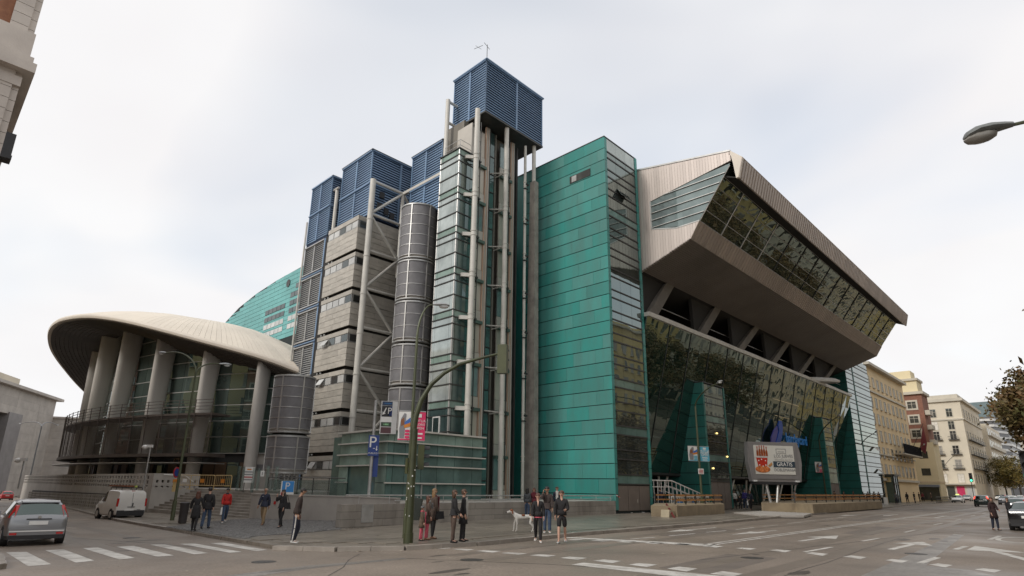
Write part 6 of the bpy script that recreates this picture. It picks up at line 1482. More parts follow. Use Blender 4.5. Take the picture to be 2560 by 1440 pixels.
# blue parking sign on its pole, and the totem behind it
t = thing('parking_sign', 'dark blue parking sign with white P and arrow on a grey pole', 'sign', W(*(3.606, 3.407, 1.214)))
pt_, pb_ = W(*(3.551, 3.445, 4.524)), W(*(3.613, 3.402, 1.11)); pole = Vector((pb_.x, pb_.y, 0))
m = MB(); m.tube(pole + ZD * .6, pole + ZD * (3.244, 3.658, 6.519)[2], .09, 10); obj('pole', m, galv, t, smooth=True)
R0_ = Vector((.985, .17, 0)); N0_ = Vector((.17, -.985, 0))
zc_ = ((3.498, 3.365, 4.517)[2] + (3.568, 3.316, 3.477)[2]) / 2; c = pole + N0_ * .14 + ZD * zc_ + R0_ * .06
m = MB(); m.obox(c, R0_ * .29, N0_ * .02, ZD * .56); obj('plate', m, navy_p, t)
text(t, 'lettering', 'P', .85, c + N0_ * .03 + ZD * .16 - R0_ * .06, R0_, ZD, white_p, .004); text(t, 'lettering', 'PUBLICO', .125, c + N0_ * .03 - ZD * .42, R0_, ZD, white_p, .004)
m = MB(); f = c + N0_ * .03; m.quad(f + R0_ * .16 - ZD * .02, f + R0_ * .2 - ZD * .02, f + R0_ * .2 - ZD * .2, f + R0_ * .16 - ZD * .2); m.add([f + R0_ * .12 - ZD * .2, f + R0_ * .24 - ZD * .2, f + R0_ * .18 - ZD * .29], [(0, 1, 2)]); m.quad(f - R0_ * .02 - ZD * .14, f + R0_ * .1 - ZD * .14, f + R0_ * .1 - ZD * .17, f - R0_ * .02 - ZD * .17); obj('arrow', m, white_p, t)
m = MB(); m.obox(pole + N0_ * -.14 + R0_ * .2 + ZD * (zc_ - 1.05), R0_ * .17, N0_ * .02, ZD * .62); obj('lower_plate', m, navy_p, t)
t = thing('parking_totem', 'tall grey parking totem with black and white panels above the blue sign', 'sign', pole + ZD * 3)
z0, z1 = (3.974, 3.263, 4.654)[2], (3.858, 3.346, 6.49)[2]; c = pole + R0_ * .78 + ZD * (z0 + z1) / 2; H_ = z1 - z0
m = MB(); m.obox(c, R0_ * .46, N0_ * .1, ZD * H_ / 2); obj('case', m, alu, t)
f = c + N0_ * .105 - R0_ * .12
def tp_(y0, y1, mm, x0=-.29, x1=.29): m = MB(); m.obox(f + R0_ * (x0 + x1) / 2 + ZD * H_ * (y0 + y1) / 2, R0_ * (x1 - x0) / 2, N0_ * .006, ZD * H_ * (y1 - y0) / 2); obj('panel', m, mm, t)
tp_(.36, .485, mat('totem_navy', (.01, .03, .08), .4, 0, 0)); tp_(.02, .35, black_p); tp_(-.14, .01, white_p); tp_(-.28, -.15, mat('totem_display', (.02, .05, .02), .3, 0, 0)); tp_(-.48, -.30, mat('totem_maroon', (.09, .03, .035), .4, 0, 0)); tp_(.04, .34, navy_p, .02, .28)
text(t, 'lettering', 'P', .5, f + N0_ * .012 + R0_ * .15 + ZD * H_ * .19, R0_, ZD, white_p, .004); text(t, 'lettering', 'PARKING', .1, f + N0_ * .012 + R0_ * .05 + ZD * H_ * .42, R0_, ZD, sky_p, .003); text(t, 'lettering', 'LIBRE', .12, f + N0_ * .012 + ZD * H_ * -.215, R0_, ZD, mat('display_green', (.25, .5, .25), .5, 0, 0, 1, emit=.4), .003)
m = MB(); g0 = f + N0_ * .012 - R0_ * .14 + ZD * H_ * .19
def q2(x, y): return g0 + R0_ * x + ZD * y
m.add([q2(-.1, -.22), q2(-.1, -.02), q2(-.05, -.08), q2(.07, .2), q2(.12, .17), q2(.01, -.1), q2(.08, -.13)], [(0, 1, 2, 3, 4, 5, 6)]); obj('arrow', m, white_p, t)
t = thing('parking_light_box', 'sky blue box sign with white P standing on the ramp wall', 'sign', W(1.6, 9.6, 1.3))
c = W(*(1.732, 9.673, 1.649)); m = MB(); m.obox(c, R0_ * .37, N0_ * .1, ZD * .4); obj('case', m, white_p, t); m = MB(); m.obox(c + N0_ * .105 + ZD * .08 + R0_ * .03, R0_ * .33, N0_ * .005, ZD * .31); obj('face', m, sky_p, t)
text(t, 'lettering', 'P', .58, c + N0_ * .115 + ZD * .09, R0_, ZD, white_p, .004); m = MB(); m.obox(c + N0_ * .106 - ZD * .32 - R0_ * .25, R0_ * .09, N0_ * .005, ZD * .08); obj('red_mark', m, red_p, t)
t = thing('notice_board', 'white printed notice board on two posts at the top of the stairs', 'sign', W(*(3.497, 19.634, 1.49)))
c = W(*(3.382, 19.691, 2.461)); m = MB(); m.obox(c, R0_ * .38, N0_ * .02, ZD * .55); obj('board', m, white_p, t)
for s_ in (-.25, .25): m = MB(); m.tube(c + R0_ * s_ - N0_ * .05 - ZD * 1.3, c + R0_ * s_ - N0_ * .05 + ZD * .4, .03, 6); obj('post', m, steel_dk, t)
for k in range(5): m = MB(); m.obox(c + N0_ * .025 + ZD * (.38 - k * .18), R0_ * (.3 if k else .15), N0_ * .003, ZD * .04); obj('print', m, orange_p if k == 0 else (red_p if k == 3 else grey_p), t)
t = thing('wall_notice', 'small white notice on the glass by the cylindrical pods', 'sign', W(*(4.234, 19.262, 2.563))); c = W(*(4.234, 19.262, 2.563)); m = MB(); m.obox(c, R0_ * .13, N0_ * .01, ZD * .2); obj('plate', m, white_p, t); m = MB(); m.obox(c + N0_ * .012, R0_ * .03, N0_ * .003, ZD * .1); obj('print', m, grey_p, t)
t = thing('glass_screens', 'dark glass wind screens at the top of the plaza stairs', 'screen', W(*(2.582, 19.007, 1.492)))
for px in ((2.397, 19.095, 2.194), (3.012, 19.872, 2.175), (3.324, 18.642, 2.101), (3.628, 18.488, 2.051), (3.391, 16.44, 2.215), (3.926, 16.158, 2.172)):
    c = W(*px); m = MB(); m.obox(c, R0_ * .1, N0_ * .02, ZD * .85); obj('glass_panel', m, g_rail, t)
# road signs and camera posts
t = thing('no_parking_sign', 'round red and blue no-parking sign on the lamp before the stairs', 'sign', WG(*l1, 2))
c = W(*(-2.684, 16.552, 2.469)); rr2 = Vector((.1, .99, 0)).normalized(); nn2 = Vector((.99, -.1, 0)).normalized()
m = MB(); m.tube(c, c + nn2 * .02, .33, 20); obj('disc', m, red_p, t); m = MB(); m.tube(c + nn2 * .02, c + nn2 * .028, .24, 20); obj('disc_centre', m, navy_p, t)
m = MB(); m.obox(c - ZD * .85, rr2 * .16, nn2 * .012, ZD * .3); obj('plate', m, yellow_p, t); m = MB(); m.obox(c - ZD * .5, rr2 * .2, nn2 * .012, ZD * .1); obj('plate', m, orange_p, t)
for lab, px, D, gz_ in (('white camera on a thin post before the curved hall doors', (-2.075, 26.18, 4.394), 56, 1.4), ('white camera on a thin post at the far left behind the pierced wall', (-1.853, 91.069, 4.63), 120, 0)):
    c = W(*px); t = thing('camera_post', lab, 'camera', Vector((c.x, c.y, 1))); s_ = D / 56
    m = MB(); m.tube(Vector((c.x + .2 * s_, c.y, .6)), Vector((c.x + .2 * s_, c.y, c.z)), .05 * s_, 6); m.tube(Vector((c.x + .2 * s_, c.y, c.z)), c + ZD * .05, .05 * s_, 6); obj('post', m, galv, t); m = MB(); m.ball(c - Vector((.22, 0, .05)) * s_, .22 * s_, .2 * s_, .17 * s_, 10, 6); m.obox(c + Vector((.15 * s_, 0, .02)), (.2 * s_, 0, 0), (0, .1 * s_, 0), (0, 0, .1 * s_)); obj('housing', m, white_p, t, smooth=True)
# billboard
bd = thing('billboard', 'grey-framed advertising billboard with red bucket picture on two raking steel legs', 'billboard', WG(*(43.651, -4.538), .1))
bc = W(*(44.076, -4.532, 4.566)); br = (UD * .38 + Vector((.93, .0, 0))).normalized(); bn = Vector((br.y, -br.x, 0)); bw, bh = 2.42, 1.62
def B(x, y, d=0.0): return bc + br * x + ZD * y + bn * d
m = MB(); prof = [(-bw - .22, bh), (bw + .22, bh + .05), (bw + .45, bh - .9), (bw + .5, -.3), (bw + .25, -bh - .28), (-bw - .05, -bh - .28), (-bw - .32, -.2)]
m.prism([B(x, y, -.25) for x, y in prof], bn * .5); obj('case', m, mat('billboard_grey', (.30, .29, .29), .45, .4, .05, 1), bd)
m = MB(); m.prism([B(x, y, .25) for x, y in [(-bw - .2, bh - .02), (bw + .02, bh + .0), (bw + .02, -bh - .05), (-bw - .02, -bh - .05)]], bn * .06); obj('frame', m, mat('billboard_frame', (.26, .25, .25), .45, .3, .05, 1), bd)
m = MB(); m.obox(B(0, 0.03, .33), br * (bw - .33), bn * .02, ZD * (bh - .33)); obj('poster', m, mat('poster_white', (.60, .59, .54), .4, 0, .05, .6), bd)
m = MB(); m.obox(B(0, -bh - .4), br * (bw - .1), bn * .24, ZD * .14); obj('underside_box', m, plastic_dk, bd)
for s_ in (-1, 1): m = MB(); m.obox(B(s_ * (bw - .2), -bh - .22, .3), br * .18, bn * .08, ZD * .07); obj('spotlight', m, lamp_glass, bd)
fz = .37
text(bd, 'lettering', 'LOS JUEVES', .40, B(.95, .38, fz), br, ZD, grey_p, .003); text(bd, 'lettering', 'SEGUNDA RACION', .22, B(.95, .06, fz), br, ZD, mat('print_pale', (.42, .41, .40), .6, 0, 0), .003); text(bd, 'lettering', 'DOBLEMANIA', .36, B(.95, -.86, fz), br, ZD, grey_p, .003)
m = MB(); m.obox(B(.95, -.36, fz - .008), br * 1.14, bn * .004, ZD * .27); obj('print', m, mat('print_slate', (.035, .055, .075), .6, 0, 0), bd); text(bd, 'lettering', 'GRATIS', .50, B(.98, -.36, fz + .004), br, ZD, white_p, .003)
m = MB()
for (x0, x1, y0, y1) in ((.2, 1.25, 1.02, 1.05), (.2, 1.25, .62, .65), (.2, .24, .62, 1.05), (1.21, 1.25, .62, 1.05), (.4, 1.05, .76, .80)): m.obox(B((x0 + x1) / 2, (y0 + y1) / 2, fz), br * (x1 - x0) / 2, bn * .003, ZD * (y1 - y0) / 2)
obj('print', m, grey_p, bd)
red_pr = mat('print_red', (.45, .03, .015), .5, 0, .15, 3)
def flat(pts, mm, d_): m = MB(); m.add([B(x, y, fz + d_) for x, y in pts], [tuple(range(len(pts)))]); obj('print', m, mm, bd)
flat([(-1.95, .25), (-.75, .25), (-.88, -.62), (-1.78, -.62)], red_pr, 0)
flat([(-1.9, .36), (-.8, .36), (-.75, .2), (-1.95, .2)], mat('print_silver', (.5, .48, .46), .5, 0, .1, 2), .003)
for k in range(5):
    x = -1.86 + k * .24; y = .42 + (.10 if 0 < k < 4 else 0)
    flat([(x, .36), (x + .2, .36), (x + .2, y + .35), (x + .14, y + .5), (x + .14, y + .75), (x + .06, y + .75), (x + .06, y + .5), (x, y + .35)], mat('print_bottle', (.30, .07, .02), .4, 0, .3, 4), .005); flat([(x + .05, y + .68), (x + .15, y + .68), (x + .15, y + .78), (x + .05, y + .78)], red_p, .008)
flat([(-1.35 + .78 * math.cos(a * PI / 10), -.82 + .3 * math.sin(a * PI / 10)) for a in range(20)], mat('print_food', (.50, .16, .05), .5, 0, .4, 6), .006)
flat([(-.8, -.5), (-.35, -.18), (-.3, -.42), (-.6, -.62)], mat('print_food2', (.45, .22, .08), .5, 0, .3, 6), .008)
for (x, y) in ((-1.7, -.05), (-1.4, .05), (-1.0, -.05), (-1.65, -.45), (-1.0, -.45), (-1.3, -.55)): flat([(x + .06 * math.cos(a * PI / 4), y + .06 * math.sin(a * PI / 4)) for a in range(8)], white_p, .009)
fb_ = WG(*(43.565, -4.495), .1)
for x, e in ((-.95, .05), (.35, .45)): m = MB(); m.tube(B(x, -bh - .4), fb_ + br * (e - .3), .13, 10); obj('leg', m, alu, bd, smooth=True)
for x in (-.95, .35): m = MB(); m.tube(fb_ + br * (.0 if x < 0 else .15) + ZD * 0, fb_ + br * (.0 if x < 0 else .15) + ZD * .06, .3, 12); obj('base_plate', m, galv, bd)

# ================================================================ barriers, planters, kiosk
def barrier(parent, p, q, h, m_, bars=14, feet=True, tubes=.025):
    p, q = Vector(p), Vector(q); d = q - p
    m = MB(); m.path([p, p + ZD * (h - .1), p + d * .04 + ZD * h, q - d * .04 + ZD * h, q + ZD * (h - .1), q], tubes, 6); m.tube(p + ZD * .28, q + ZD * .28, tubes * .8, 6); obj('frame', m, m_, parent)
    for k in range(bars): m = MB(); a = p + d * (k + 1) / (bars + 1); m.tube(a + ZD * .28, a + ZD * h, .011, 5); obj('bar', m, m_, parent)
    if feet:
        n = Vector((-d.y, d.x, 0)).normalized()
        for f in (.03, .97): m = MB(); m.obox(p + d * f + ZD * .02, d.normalized() * .03, n * .3, ZD * .02); obj('foot', m, m_, parent)
BG = 'white crowd barriers by the copper tower'
bp = [WG(*(25.684, 0.23), .13), WG(*(27.4, 0.122), .13), WG(*(28.417, 0.407), .13), WG(*(31.614, 0.492), .13)]
t = thing('crowd_barrier', 'white crowd barrier nearest the copper tower, red-white tape tied to its end', 'barrier', bp[0]); barrier(t, bp[0], bp[1], 1.12, white_p, 12)
m = MB(); m.obox((bp[0] + bp[1]) / 2 + Vector((.1, -.06, .85)), (.14, .05, 0), (0, .005, 0), (0, 0, .12)); obj('notice', m, mat('notice_cream', (.6, .57, .5), .6, 0, 0), t)
t = thing('crowd_barrier', 'white crowd barrier half hidden by the two people in dark coats', 'barrier', bp[2]); barrier(t, bp[2], bp[3], 1.12, white_p, 16)
t = thing('warning_tape', 'red and white tape stretched from the street wall to the white barrier', 'tape', W(23.5, .2, 1.4))
a, e = W(23.5, -.1, 1.36), bp[0] + ZD * 1.0
for k in range(7): m = MB(); p0, p1 = a.lerp(e, k / 7), a.lerp(e, (k + 1) / 7); s_ = ZD * (-.12 * math.sin(PI * k / 7)); m.quad(p0 + s_, p1 + s_, p1 + s_ + ZD * .09, p0 + s_ + ZD * .09); obj('tape_length', m, [white_p, red_p, white_p][k % 3] if k < 6 else red_p, t)
t = thing('ramp_railing', 'white tubular railing of the access ramp descending to the right behind the barrier', 'railing', W(31, .5, .2))
def rail_seg(p, q, hp, hq, n):
    m = MB(); m.tube(p + ZD * hp, q + ZD * hq, .05, 8); m.tube(p + ZD * (hp - .5), q + ZD * (hq - .5), .035, 6); obj('rail', m, white_p, t)
    for k in range(n + 1): m = MB(); b_ = p.lerp(q, k / n); m.tube(Vector((b_.x, b_.y, .15)), b_ + ZD * (hp + (hq - hp) * k / n), .03, 6); obj('post', m, white_p, t)
rail_seg(W(29.2, .3, 0), W(32.0, -.2, 0), 2.55, 2.55, 6); rail_seg(W(32.0, -.2, 0), W(37.2, -1.0, 0), 2.55, 1.25, 9); rail_seg(W(30.5, -.9, 0), W(37.2, -1.0, 0), 1.3, 1.25, 10); rail_seg(W(32.0, .5, 0), W(36.5, .2, 0), 2.2, 1.3, 7)
m = MB(); m.box(30.8, 37.0, -.9, .6, .13, .45); obj('ramp_slab', m, white_p, t)
for k, (u_, mm) in enumerate(((31.5, sky_p), (33.2, white_p), (34.0, sky_p), (35.4, white_p))): m = MB(); m.box(u_, u_ + .9, -.93, -.9, .5, .95); obj('hoarding', m, mm, t)
# stairway parapet with wooden rails
def parapet(name, label, foot, h, rails, cat='parapet'):
    t = thing(name, label, cat, WG(*foot[0], .1))
    n = len(foot)
    m = MB(); m.v = [tuple(WG(u_, v_, .1)) for u_, v_ in foot] + [tuple(WG(u_, v_, h)) for u_, v_ in foot]; m.f = [tuple(range(n - 1, -1, -1)), tuple(range(n, 2 * n))] + [(i, (i + 1) % n, n + (i + 1) % n, n + i) for i in range(n)]; obj('wall', m, sandc, t)
    cu = sum(p[0] for p in foot) / n; cv_ = sum(p[1] for p in foot) / n
    for (p, q, k) in rails:
        P_, Q_ = WG(*p, h), WG(*q, h)
        for hz in (.28, .62): m = MB(); d = (Q_ - P_); m.obox((P_ + Q_) / 2 + ZD * hz, d / 2, Vector((-d.y, d.x, 0)).normalized() * .035, ZD * .05); obj('wood_rail', m, wood, t)
        for i in range(k + 1): m = MB(); b_ = P_.lerp(Q_, i / k); m.obox(b_ + ZD * .33, UD * .045, VD * .045, ZD * .36); obj('rail_post', m, steel_dk, t)
    return t
pA = [(22.021, -3.972), (23.131, -5.218), (32.948, -4.357), (40.132, -0.858), (29.336, -0.062)]
pt = parapet('stair_parapet', 'sandy concrete parapet of the subway stairs with orange wooden rails, left of the billboard', pA, .82, [((28.597, -0.496), (38.079, -1.799), 7), ((26.123, -3.647), (35.344, -3.125), 5)])
m = MB(); a, e = WG(*(23.316, -4.077), .9), WG(*(21.806, -5.644), .1); m.tube(a + NV * .4, e + NV * .25, .07, 8); obj('red_handrail', m, mat('dark_red_rail', (.13, .02, .02), .5, 0, .1, 2), pt)
m = MB(); q = WG(*(21.957, -4.546), .1) + NV * .2; m.prism([q, q + UD * 1.4, q + UD * .8 + ZD * .42, q + UD * .1 + ZD * .5], NV * .6); obj('rubble_block', m, mat('pale_rubble', (.42, .36, .25), .8, 0, .1, 3), pt)
m = MB(); q = WG(*(24.31, -4.637), 0); m.hexa([WG(*p, h_) for h_ in (.1, .86) for p in ((23.021, -5.155), (22.756, -5.606), (25.13, -4.447), (25.441, -3.954))]); obj('end_block', m, sandc, pt)
pB = [(40.05, -4.627), (42.464, -6.755), (41.137, -8.673), (68.153, -7.968), (88.194, -3.556), (51.128, -0.42)]
parapet('planter_wall', 'long brown concrete planter wall with rails, right of the billboard legs', pB, .85, [((47.026, -2.018), (84.681, -4.028), 14), ((43.547, -6.389), (72.265, -6.975), 10)])
# traffic island in front of the planter
sheet('build_out', [(33.755, -4.783), (40.05, -4.627), (39.064, -9.194), (33.372, -10.414), (30.599, -8.176)], .20, conc_lt, thick=.15, kind='structure')
# glass lift kiosk
ki = thing('lift_kiosk', 'dark glass lift kiosk with a flat roof at the kerb before the beige hotel', 'kiosk', WG(*(110.664, -0.913), .1))
ku, kv = (110.664, -0.913)
m = MB(); m.box(ku, ku + 3, kv, kv + 3, .1, 4.5); obj('glass_box', m, g_stair_d, ki); m = MB(); m.box(ku - .4, ku + 3.4, kv - .3, kv + 3.3, 4.5, 4.8); obj('roof', m, steel_dk, ki)
for (a, b_) in ((0, 0), (3, 0), (0, 3), (3, 3), (1.5, 0), (0, 1.5)): m = MB(); m.box(ku + a - .1, ku + a + .1, kv + b_ - .1, kv + b_ + .1, .1, 4.5); obj('post', m, steel_dk, ki)
m = MB(); m.box(ku - .06, ku, kv + .4, kv + 2.6, 3.5, 4.3); obj('lit_panel', m, yellow_r, ki); m = MB(); m.box(ku - .12, ku + 3.1, kv - .12, kv, 3.1, 3.3); obj('band', m, steel_dk, ki)
YG = 'yellow works barriers on the plaza'
for k, (px0, px1) in enumerate((((-0.265, 23.428, 1.53), (0.288, 22.681, 1.515)), ((0.227, 22.497, 1.516), (1.296, 20.668, 1.545)), ((1.296, 20.668, 1.545), (1.991, 19.288, 1.512)))):
    p, q = W(*px0), W(*px1); p.z = q.z = 1.4
    t = thing('works_barrier', ['yellow works barrier on the plaza, partly behind the lamp post', 'yellow works barrier in the middle of the row on the plaza', 'yellow works barrier at the right end of the row on the plaza'][k], 'barrier', p, 0, YG); barrier(t, p, q, .98, yellow_p, [6, 9, 8][k], True, .03)
    m = MB(); c = p.lerp(q, .5) + Vector((0, -.05, .6)); m.obox(c, (q - p).normalized() * .16, (0, .008, 0), (0, 0, .13)); obj('plate', m, [white_p, orange_p, orange_p][k], t)
# distant pavement railing
t = thing('street_railing', 'low dark railing along the kerb beyond the glass kiosk', 'railing', W(130, -6, .1))
for k in range(24): m = MB(); u_ = 122 + k * 1.6; m.tube(W(u_, -5.0 + k * .05, .1), W(u_, -5.0 + k * .05, 1.15), .05, 5); obj('post', m, steel_dk, t)
for h in (.6, 1.12): m = MB(); m.tube(W(122, -5.0, h), W(158.8, -3.85, h), .05, 5); obj('rail', m, steel_dk, t)
t = thing('white_easel_sign', 'small white folding sign on the pavement left of the glass kiosk', 'sign', WG(*(89.068, -3.885), .1)); q = WG(*(89.068, -3.885), .1); m = MB(); m.obox(q + ZD * .55, UD * .25 - VD * .2, NV * .03, ZD * .5); obj('board', m, white_p, t)
t = thing('grey_totem', 'tall grey advertising panel beside the beige hotel', 'sign', WG(*(160.392, 5.842), .1)); q = WG(*(160.784, 5.748), .1); m = MB(); m.obox(q + ZD * 6.2, UD * .6 - VD * 1.2, NV * .15, ZD * 2.4); obj('panel', m, mat('slate_panel', (.17, .19, .22), .5, 0, .1, 1), t); m = MB(); m.tube(q, q + ZD * 4, .2, 8); obj('post', m, steel_dk, t)
# ================================================================ vehicles
HATCH = [(-2.17, .48, .80, .82, .74, .64), (-2.13, .34, .93, .95, .82, .68), (-2.08, .30, .99, 1.02, .85, .67), (-1.86, .27, 1.0, 1.36, .87, .61), (-1.72, .25, 1.0, 1.44, .885, .60), (-1.1, .22, .98, 1.485, .9, .60), (-.3, .21, .96, 1.50, .905, .60), (.3, .21, .94, 1.45, .905, .60), (.7, .21, .93, 1.27, .9, .63), (1.12, .21, .92, .98, .89, .66), (1.3, .22, .88, .93, .885, .70), (1.75, .24, .79, .83, .86, .68), (2.05, .30, .68, .72, .79, .60), (2.15, .42, .60, .62, .70, .5)]
SEDAN = [(-2.35, .48, .84, .86, .76, .66), (-2.30, .34, .95, .98, .84, .70), (-2.2, .28, 1.0, 1.03, .87, .70), (-1.72, .25, 1.0, 1.06, .89, .69), (-1.55, .25, .99, 1.08, .895, .68), (-.95, .22, .97, 1.40, .905, .61), (-.6, .21, .96, 1.45, .91, .60), (-.1, .21, .95, 1.46, .91, .60), (.35, .21, .94, 1.41, .91, .61), (.75, .21, .93, 1.22, .905, .64), (1.18, .21, .92, .97, .89, .67), (1.4, .22, .89, .94, .885, .70), (1.9, .24, .80, .84, .86, .68), (2.22, .30, .69, .73, .79, .60), (2.32, .42, .60, .62, .70, .5)]
VAN = [(-1.98, .42, 1.0, 1.02, .80, .76), (-1.96, .32, 1.1, 1.55, .85, .77), (-1.9, .28, 1.1, 1.70, .87, .76), (-1.7, .26, 1.1, 1.77, .875, .75), (-.6, .24, 1.08, 1.80, .88, .75), (.1, .23, 1.06, 1.79, .88, .74), (.45, .23, 1.05, 1.70, .88, .72), (.85, .23, 1.04, 1.42, .88, .70), (1.2, .23, 1.02, 1.10, .875, .70), (1.4, .24, .97, 1.03, .87, .70), (1.75, .27, .84, .88, .84, .66), (1.93, .34, .70, .74, .76, .6), (1.98, .44, .6, .62, .68, .5)]
def car(label, u_, v_, ang, prof, paint, cat='car', group=None, rear=None, tail=tail_red, head=lamp_glass, van=False, detail=True, plate=True, z=None, s=1.0, bumper=None):
    loc = WG(u_, v_, 0.005) if z is None else W(u_, v_, z)
    t = thing('parked_van' if van else 'car', label, cat, loc, ang, group); local(t); t.scale = (s, s, s)
    def ring(st):
        y, zl, zb, zr, w_, wr = st
        h = [(w_ * .88, zl), (w_ * .97, zl + .07), (w_, (zl + zb) * .52), (w_ * .985, zb - .10), (w_ * .955, zb)]
        if zr - zb > .12: h += [(wr + (w_ * .955 - wr) * .18, zr - .07), (wr * .93, zr - .015), (wr * .5, zr + .01), (0, zr + .018)]
        else: h += [(w_ * .93, zb + (zr - zb) * .5), (wr, zr - .01), (wr * .5, zr + .008), (0, zr + .014)]
        return [(x, y, zz) for x, zz in h] + [(-x, y, zz) for x, zz in reversed(h[:-1])]
    rings = [ring(s_) for s_ in prof]; N = len(rings[0])
    body = MB(); win = MB()
    for r in rings: body.v += r
    win.v = [(x * 1.002, y, zz + .002) for x, y, zz in body.v]
    ns = len(rings)
    body.f.append(tuple(range(N - 1, -1, -1))); body.f.append(tuple((ns - 1) * N + k for k in range(N)))
    cab = [s_[3] - s_[2] > .2 for s_ in prof]
    for i in range(ns - 1):
        for k in range(N - 1):
            f = (i * N + k, i * N + k + 1, (i + 1) * N + k + 1, (i + 1) * N + k)
            kk = k if k < N // 2 else N - 2 - k      # 0..7 from sill to centre
            glass_side = kk == 4 and cab[i] and cab[i + 1] and not (van and prof[i][0] < -.3)
            scr_r = kk >= 5 and not cab[i] and cab[i + 1] and not van
            scr_r2 = kk >= 5 and prof is HATCH and i == 2
            scr_f = kk >= 5 and i > ns // 2 and cab[i] and prof[i][3] - prof[i + 1][3] > .12
            (win if (glass_side or scr_r or scr_r2 or scr_f) else body).f.append(f)
        body.f.append((i * N + N - 1, i * N, (i + 1) * N, (i + 1) * N + N - 1))
    obj('body', body, paint, t, smooth=True); obj('window', win, g_car, t, smooth=True)
    yr, yf = prof[0][0], prof[-1][0]; wb_ = 1.32
    W_ = max(s_[4] for s_ in prof)
    for sx in (-1, 1):
        for y in (yr + .78, yf - .80):
            m = MB(); m.tube((sx * (W_ - .20), y, .31), (sx * (W_ + .004), y, .31), .365, 20); obj('wheel_arch', m, black_p, t)
            m = MB(); m.tube((sx * (W_ - .19), y, .31), (sx * (W_ + .012), y, .31), .31, 20); w_ = obj('wheel', m, rubber, t)
            m = MB(); m.tube((sx * (W_ - .1), y, .31), (sx * (W_ + .02), y, .31), .20, 12); obj('rim', m, alu, w_)
        m = MB(); m.obox((sx * (W_ + .08), .62, 1.0), (.10, 0, 0), (0, .05, 0), (0, 0, .07)); obj('mirror', m, paint, t)
    zb_ = prof[1][2]
    for sx in (-1, 1):
        m = MB()
        if van: m.obox((sx * .815, yr + .05, 1.05), (.055, 0, 0), (0, .05, 0), (0, 0, .24))
        elif prof is HATCH: m.hexa([(sx * .70, yr + .04, .95), (sx * .865, yr + .16, .93), (sx * .875, yr + .30, .95), (sx * .72, yr + .12, .95), (sx * .60, yr + .30, 1.34), (sx * .70, yr + .33, 1.33), (sx * .71, yr + .42, 1.34), (sx * .60, yr + .38, 1.34)])
        else: m.hexa([(sx * .48, yr + .0, .74), (sx * .80, yr + .04, .74), (sx * .87, yr + .3, .80), (sx * .5, yr + .1, .74), (sx * .48, yr + .04, .93), (sx * .80, yr + .07, .95), (sx * .87, yr + .28, .95), (sx * .5, yr + .12, .93)])
        obj('tail_lamp', m, tail, t)
        m = MB(); m.hexa([(sx * .42, yf - .06, .56), (sx * .74, yf - .2, .58), (sx * .74, yf - .34, .60), (sx * .42, yf - .2, .58), (sx * .42, yf - .10, .70), (sx * .76, yf - .26, .74), (sx * .76, yf - .42, .78), (sx * .42, yf - .24, .74)]); obj('headlamp', m, head, t)
    m = MB(); m.hexa([(-.80, yr - .03, .36), (.80, yr - .03, .36), (.88, yr + .45, .34), (-.88, yr + .45, .34), (-.80, yr - .04, .58), (.80, yr - .04, .58), (.895, yr + .45, .56), (-.895, yr + .45, .56)]); obj('bumper', m, bumper or paint, t)
    m = MB(); m.hexa([(-.78, yr - .02, .24), (.78, yr - .02, .24), (.84, yr + .4, .22), (-.84, yr + .4, .22), (-.79, yr - .035, .37), (.79, yr - .035, .37), (.88, yr + .42, .35), (-.88, yr + .42, .35)]); obj('lower_bumper', m, plastic_dk, t)
    m = MB(); m.hexa([(-.7, yf - .1, .26), (.7, yf - .1, .26), (.75, yf + .04, .26), (-.75, yf + .04, .26), (-.7, yf - .1, .5), (.7, yf - .1, .5), (.7, yf + .05, .48), (-.7, yf + .05, .48)]); obj('front_bumper', m, plastic_dk, t)
    if plate: 
        zp = .76 if prof is HATCH else (.62 if van else .70)
        m = MB(); m.obox((0 if not van else -.12, yr - (.005 if prof is HATCH else .03), zp), (.27, 0, 0), (0, .012, 0), (0, 0, .06)); obj('number_plate', m, white_p, t)
    if prof is HATCH and detail:
        m = MB(); m.obox((0, yr + .0, .885), (.36, 0, 0), (0, .012, 0), (0, 0, .018)); obj('tailgate_trim', m, plastic_dk, t); m = MB(); m.tube((0, yr + .0, .95), (0, yr - .03, .945), .05, 12); obj('badge', m, chrome, t)
        m = MB(); m.obox((.22, yr + .19, 1.09), (.26, 0, 0), (0, .006, .01), (0, .012, .02)); obj('wiper', m, plastic_dk, t)
        m = MB(); m.hexa([(-.56, yr + .30, 1.42), (.56, yr + .30, 1.42), (.57, yr + .55, 1.46), (-.57, yr + .55, 1.46), (-.55, yr + .31, 1.45), (.55, yr + .31, 1.45), (.56, yr + .55, 1.49), (-.56, yr + .55, 1.49)]); obj('spoiler', m, paint, t)
        m = MB(); m.obox((0, yr - .045, .50), (.78, 0, 0), (0, .012, 0), (0, 0, .018)); obj('bumper_strip', m, white_p, t)
        for sx in (-1, 1): m = MB(); m.obox((sx * .66, yr - .045, .42), (.1, 0, 0), (0, .012, 0), (0, 0, .035)); obj('reflector', m, tail_red, t)
    if van:
        m = MB(); m.obox((0, yr + .005, 1.12), (.006, 0, 0), (0, .012, 0), (0, 0, .5)); obj('door_seam', m, plastic_dk, t)
        m = MB(); m.obox((.06, yr - .01, .92), (.03, 0, 0), (0, .02, 0), (0, 0, .1)); obj('door_handle', m, plastic_dk, t)
        m = MB(); m.obox((-.02, yr - .01, .78), (.22, 0, 0), (0, .015, 0), (0, 0, .02)); obj('door_grip', m, plastic_dk, t)
        m = MB(); m.obox((0, yr + .1, 1.74), (.1, 0, 0), (0, .02, 0), (0, 0, .02)); obj('brake_light', m, tail_red, t)
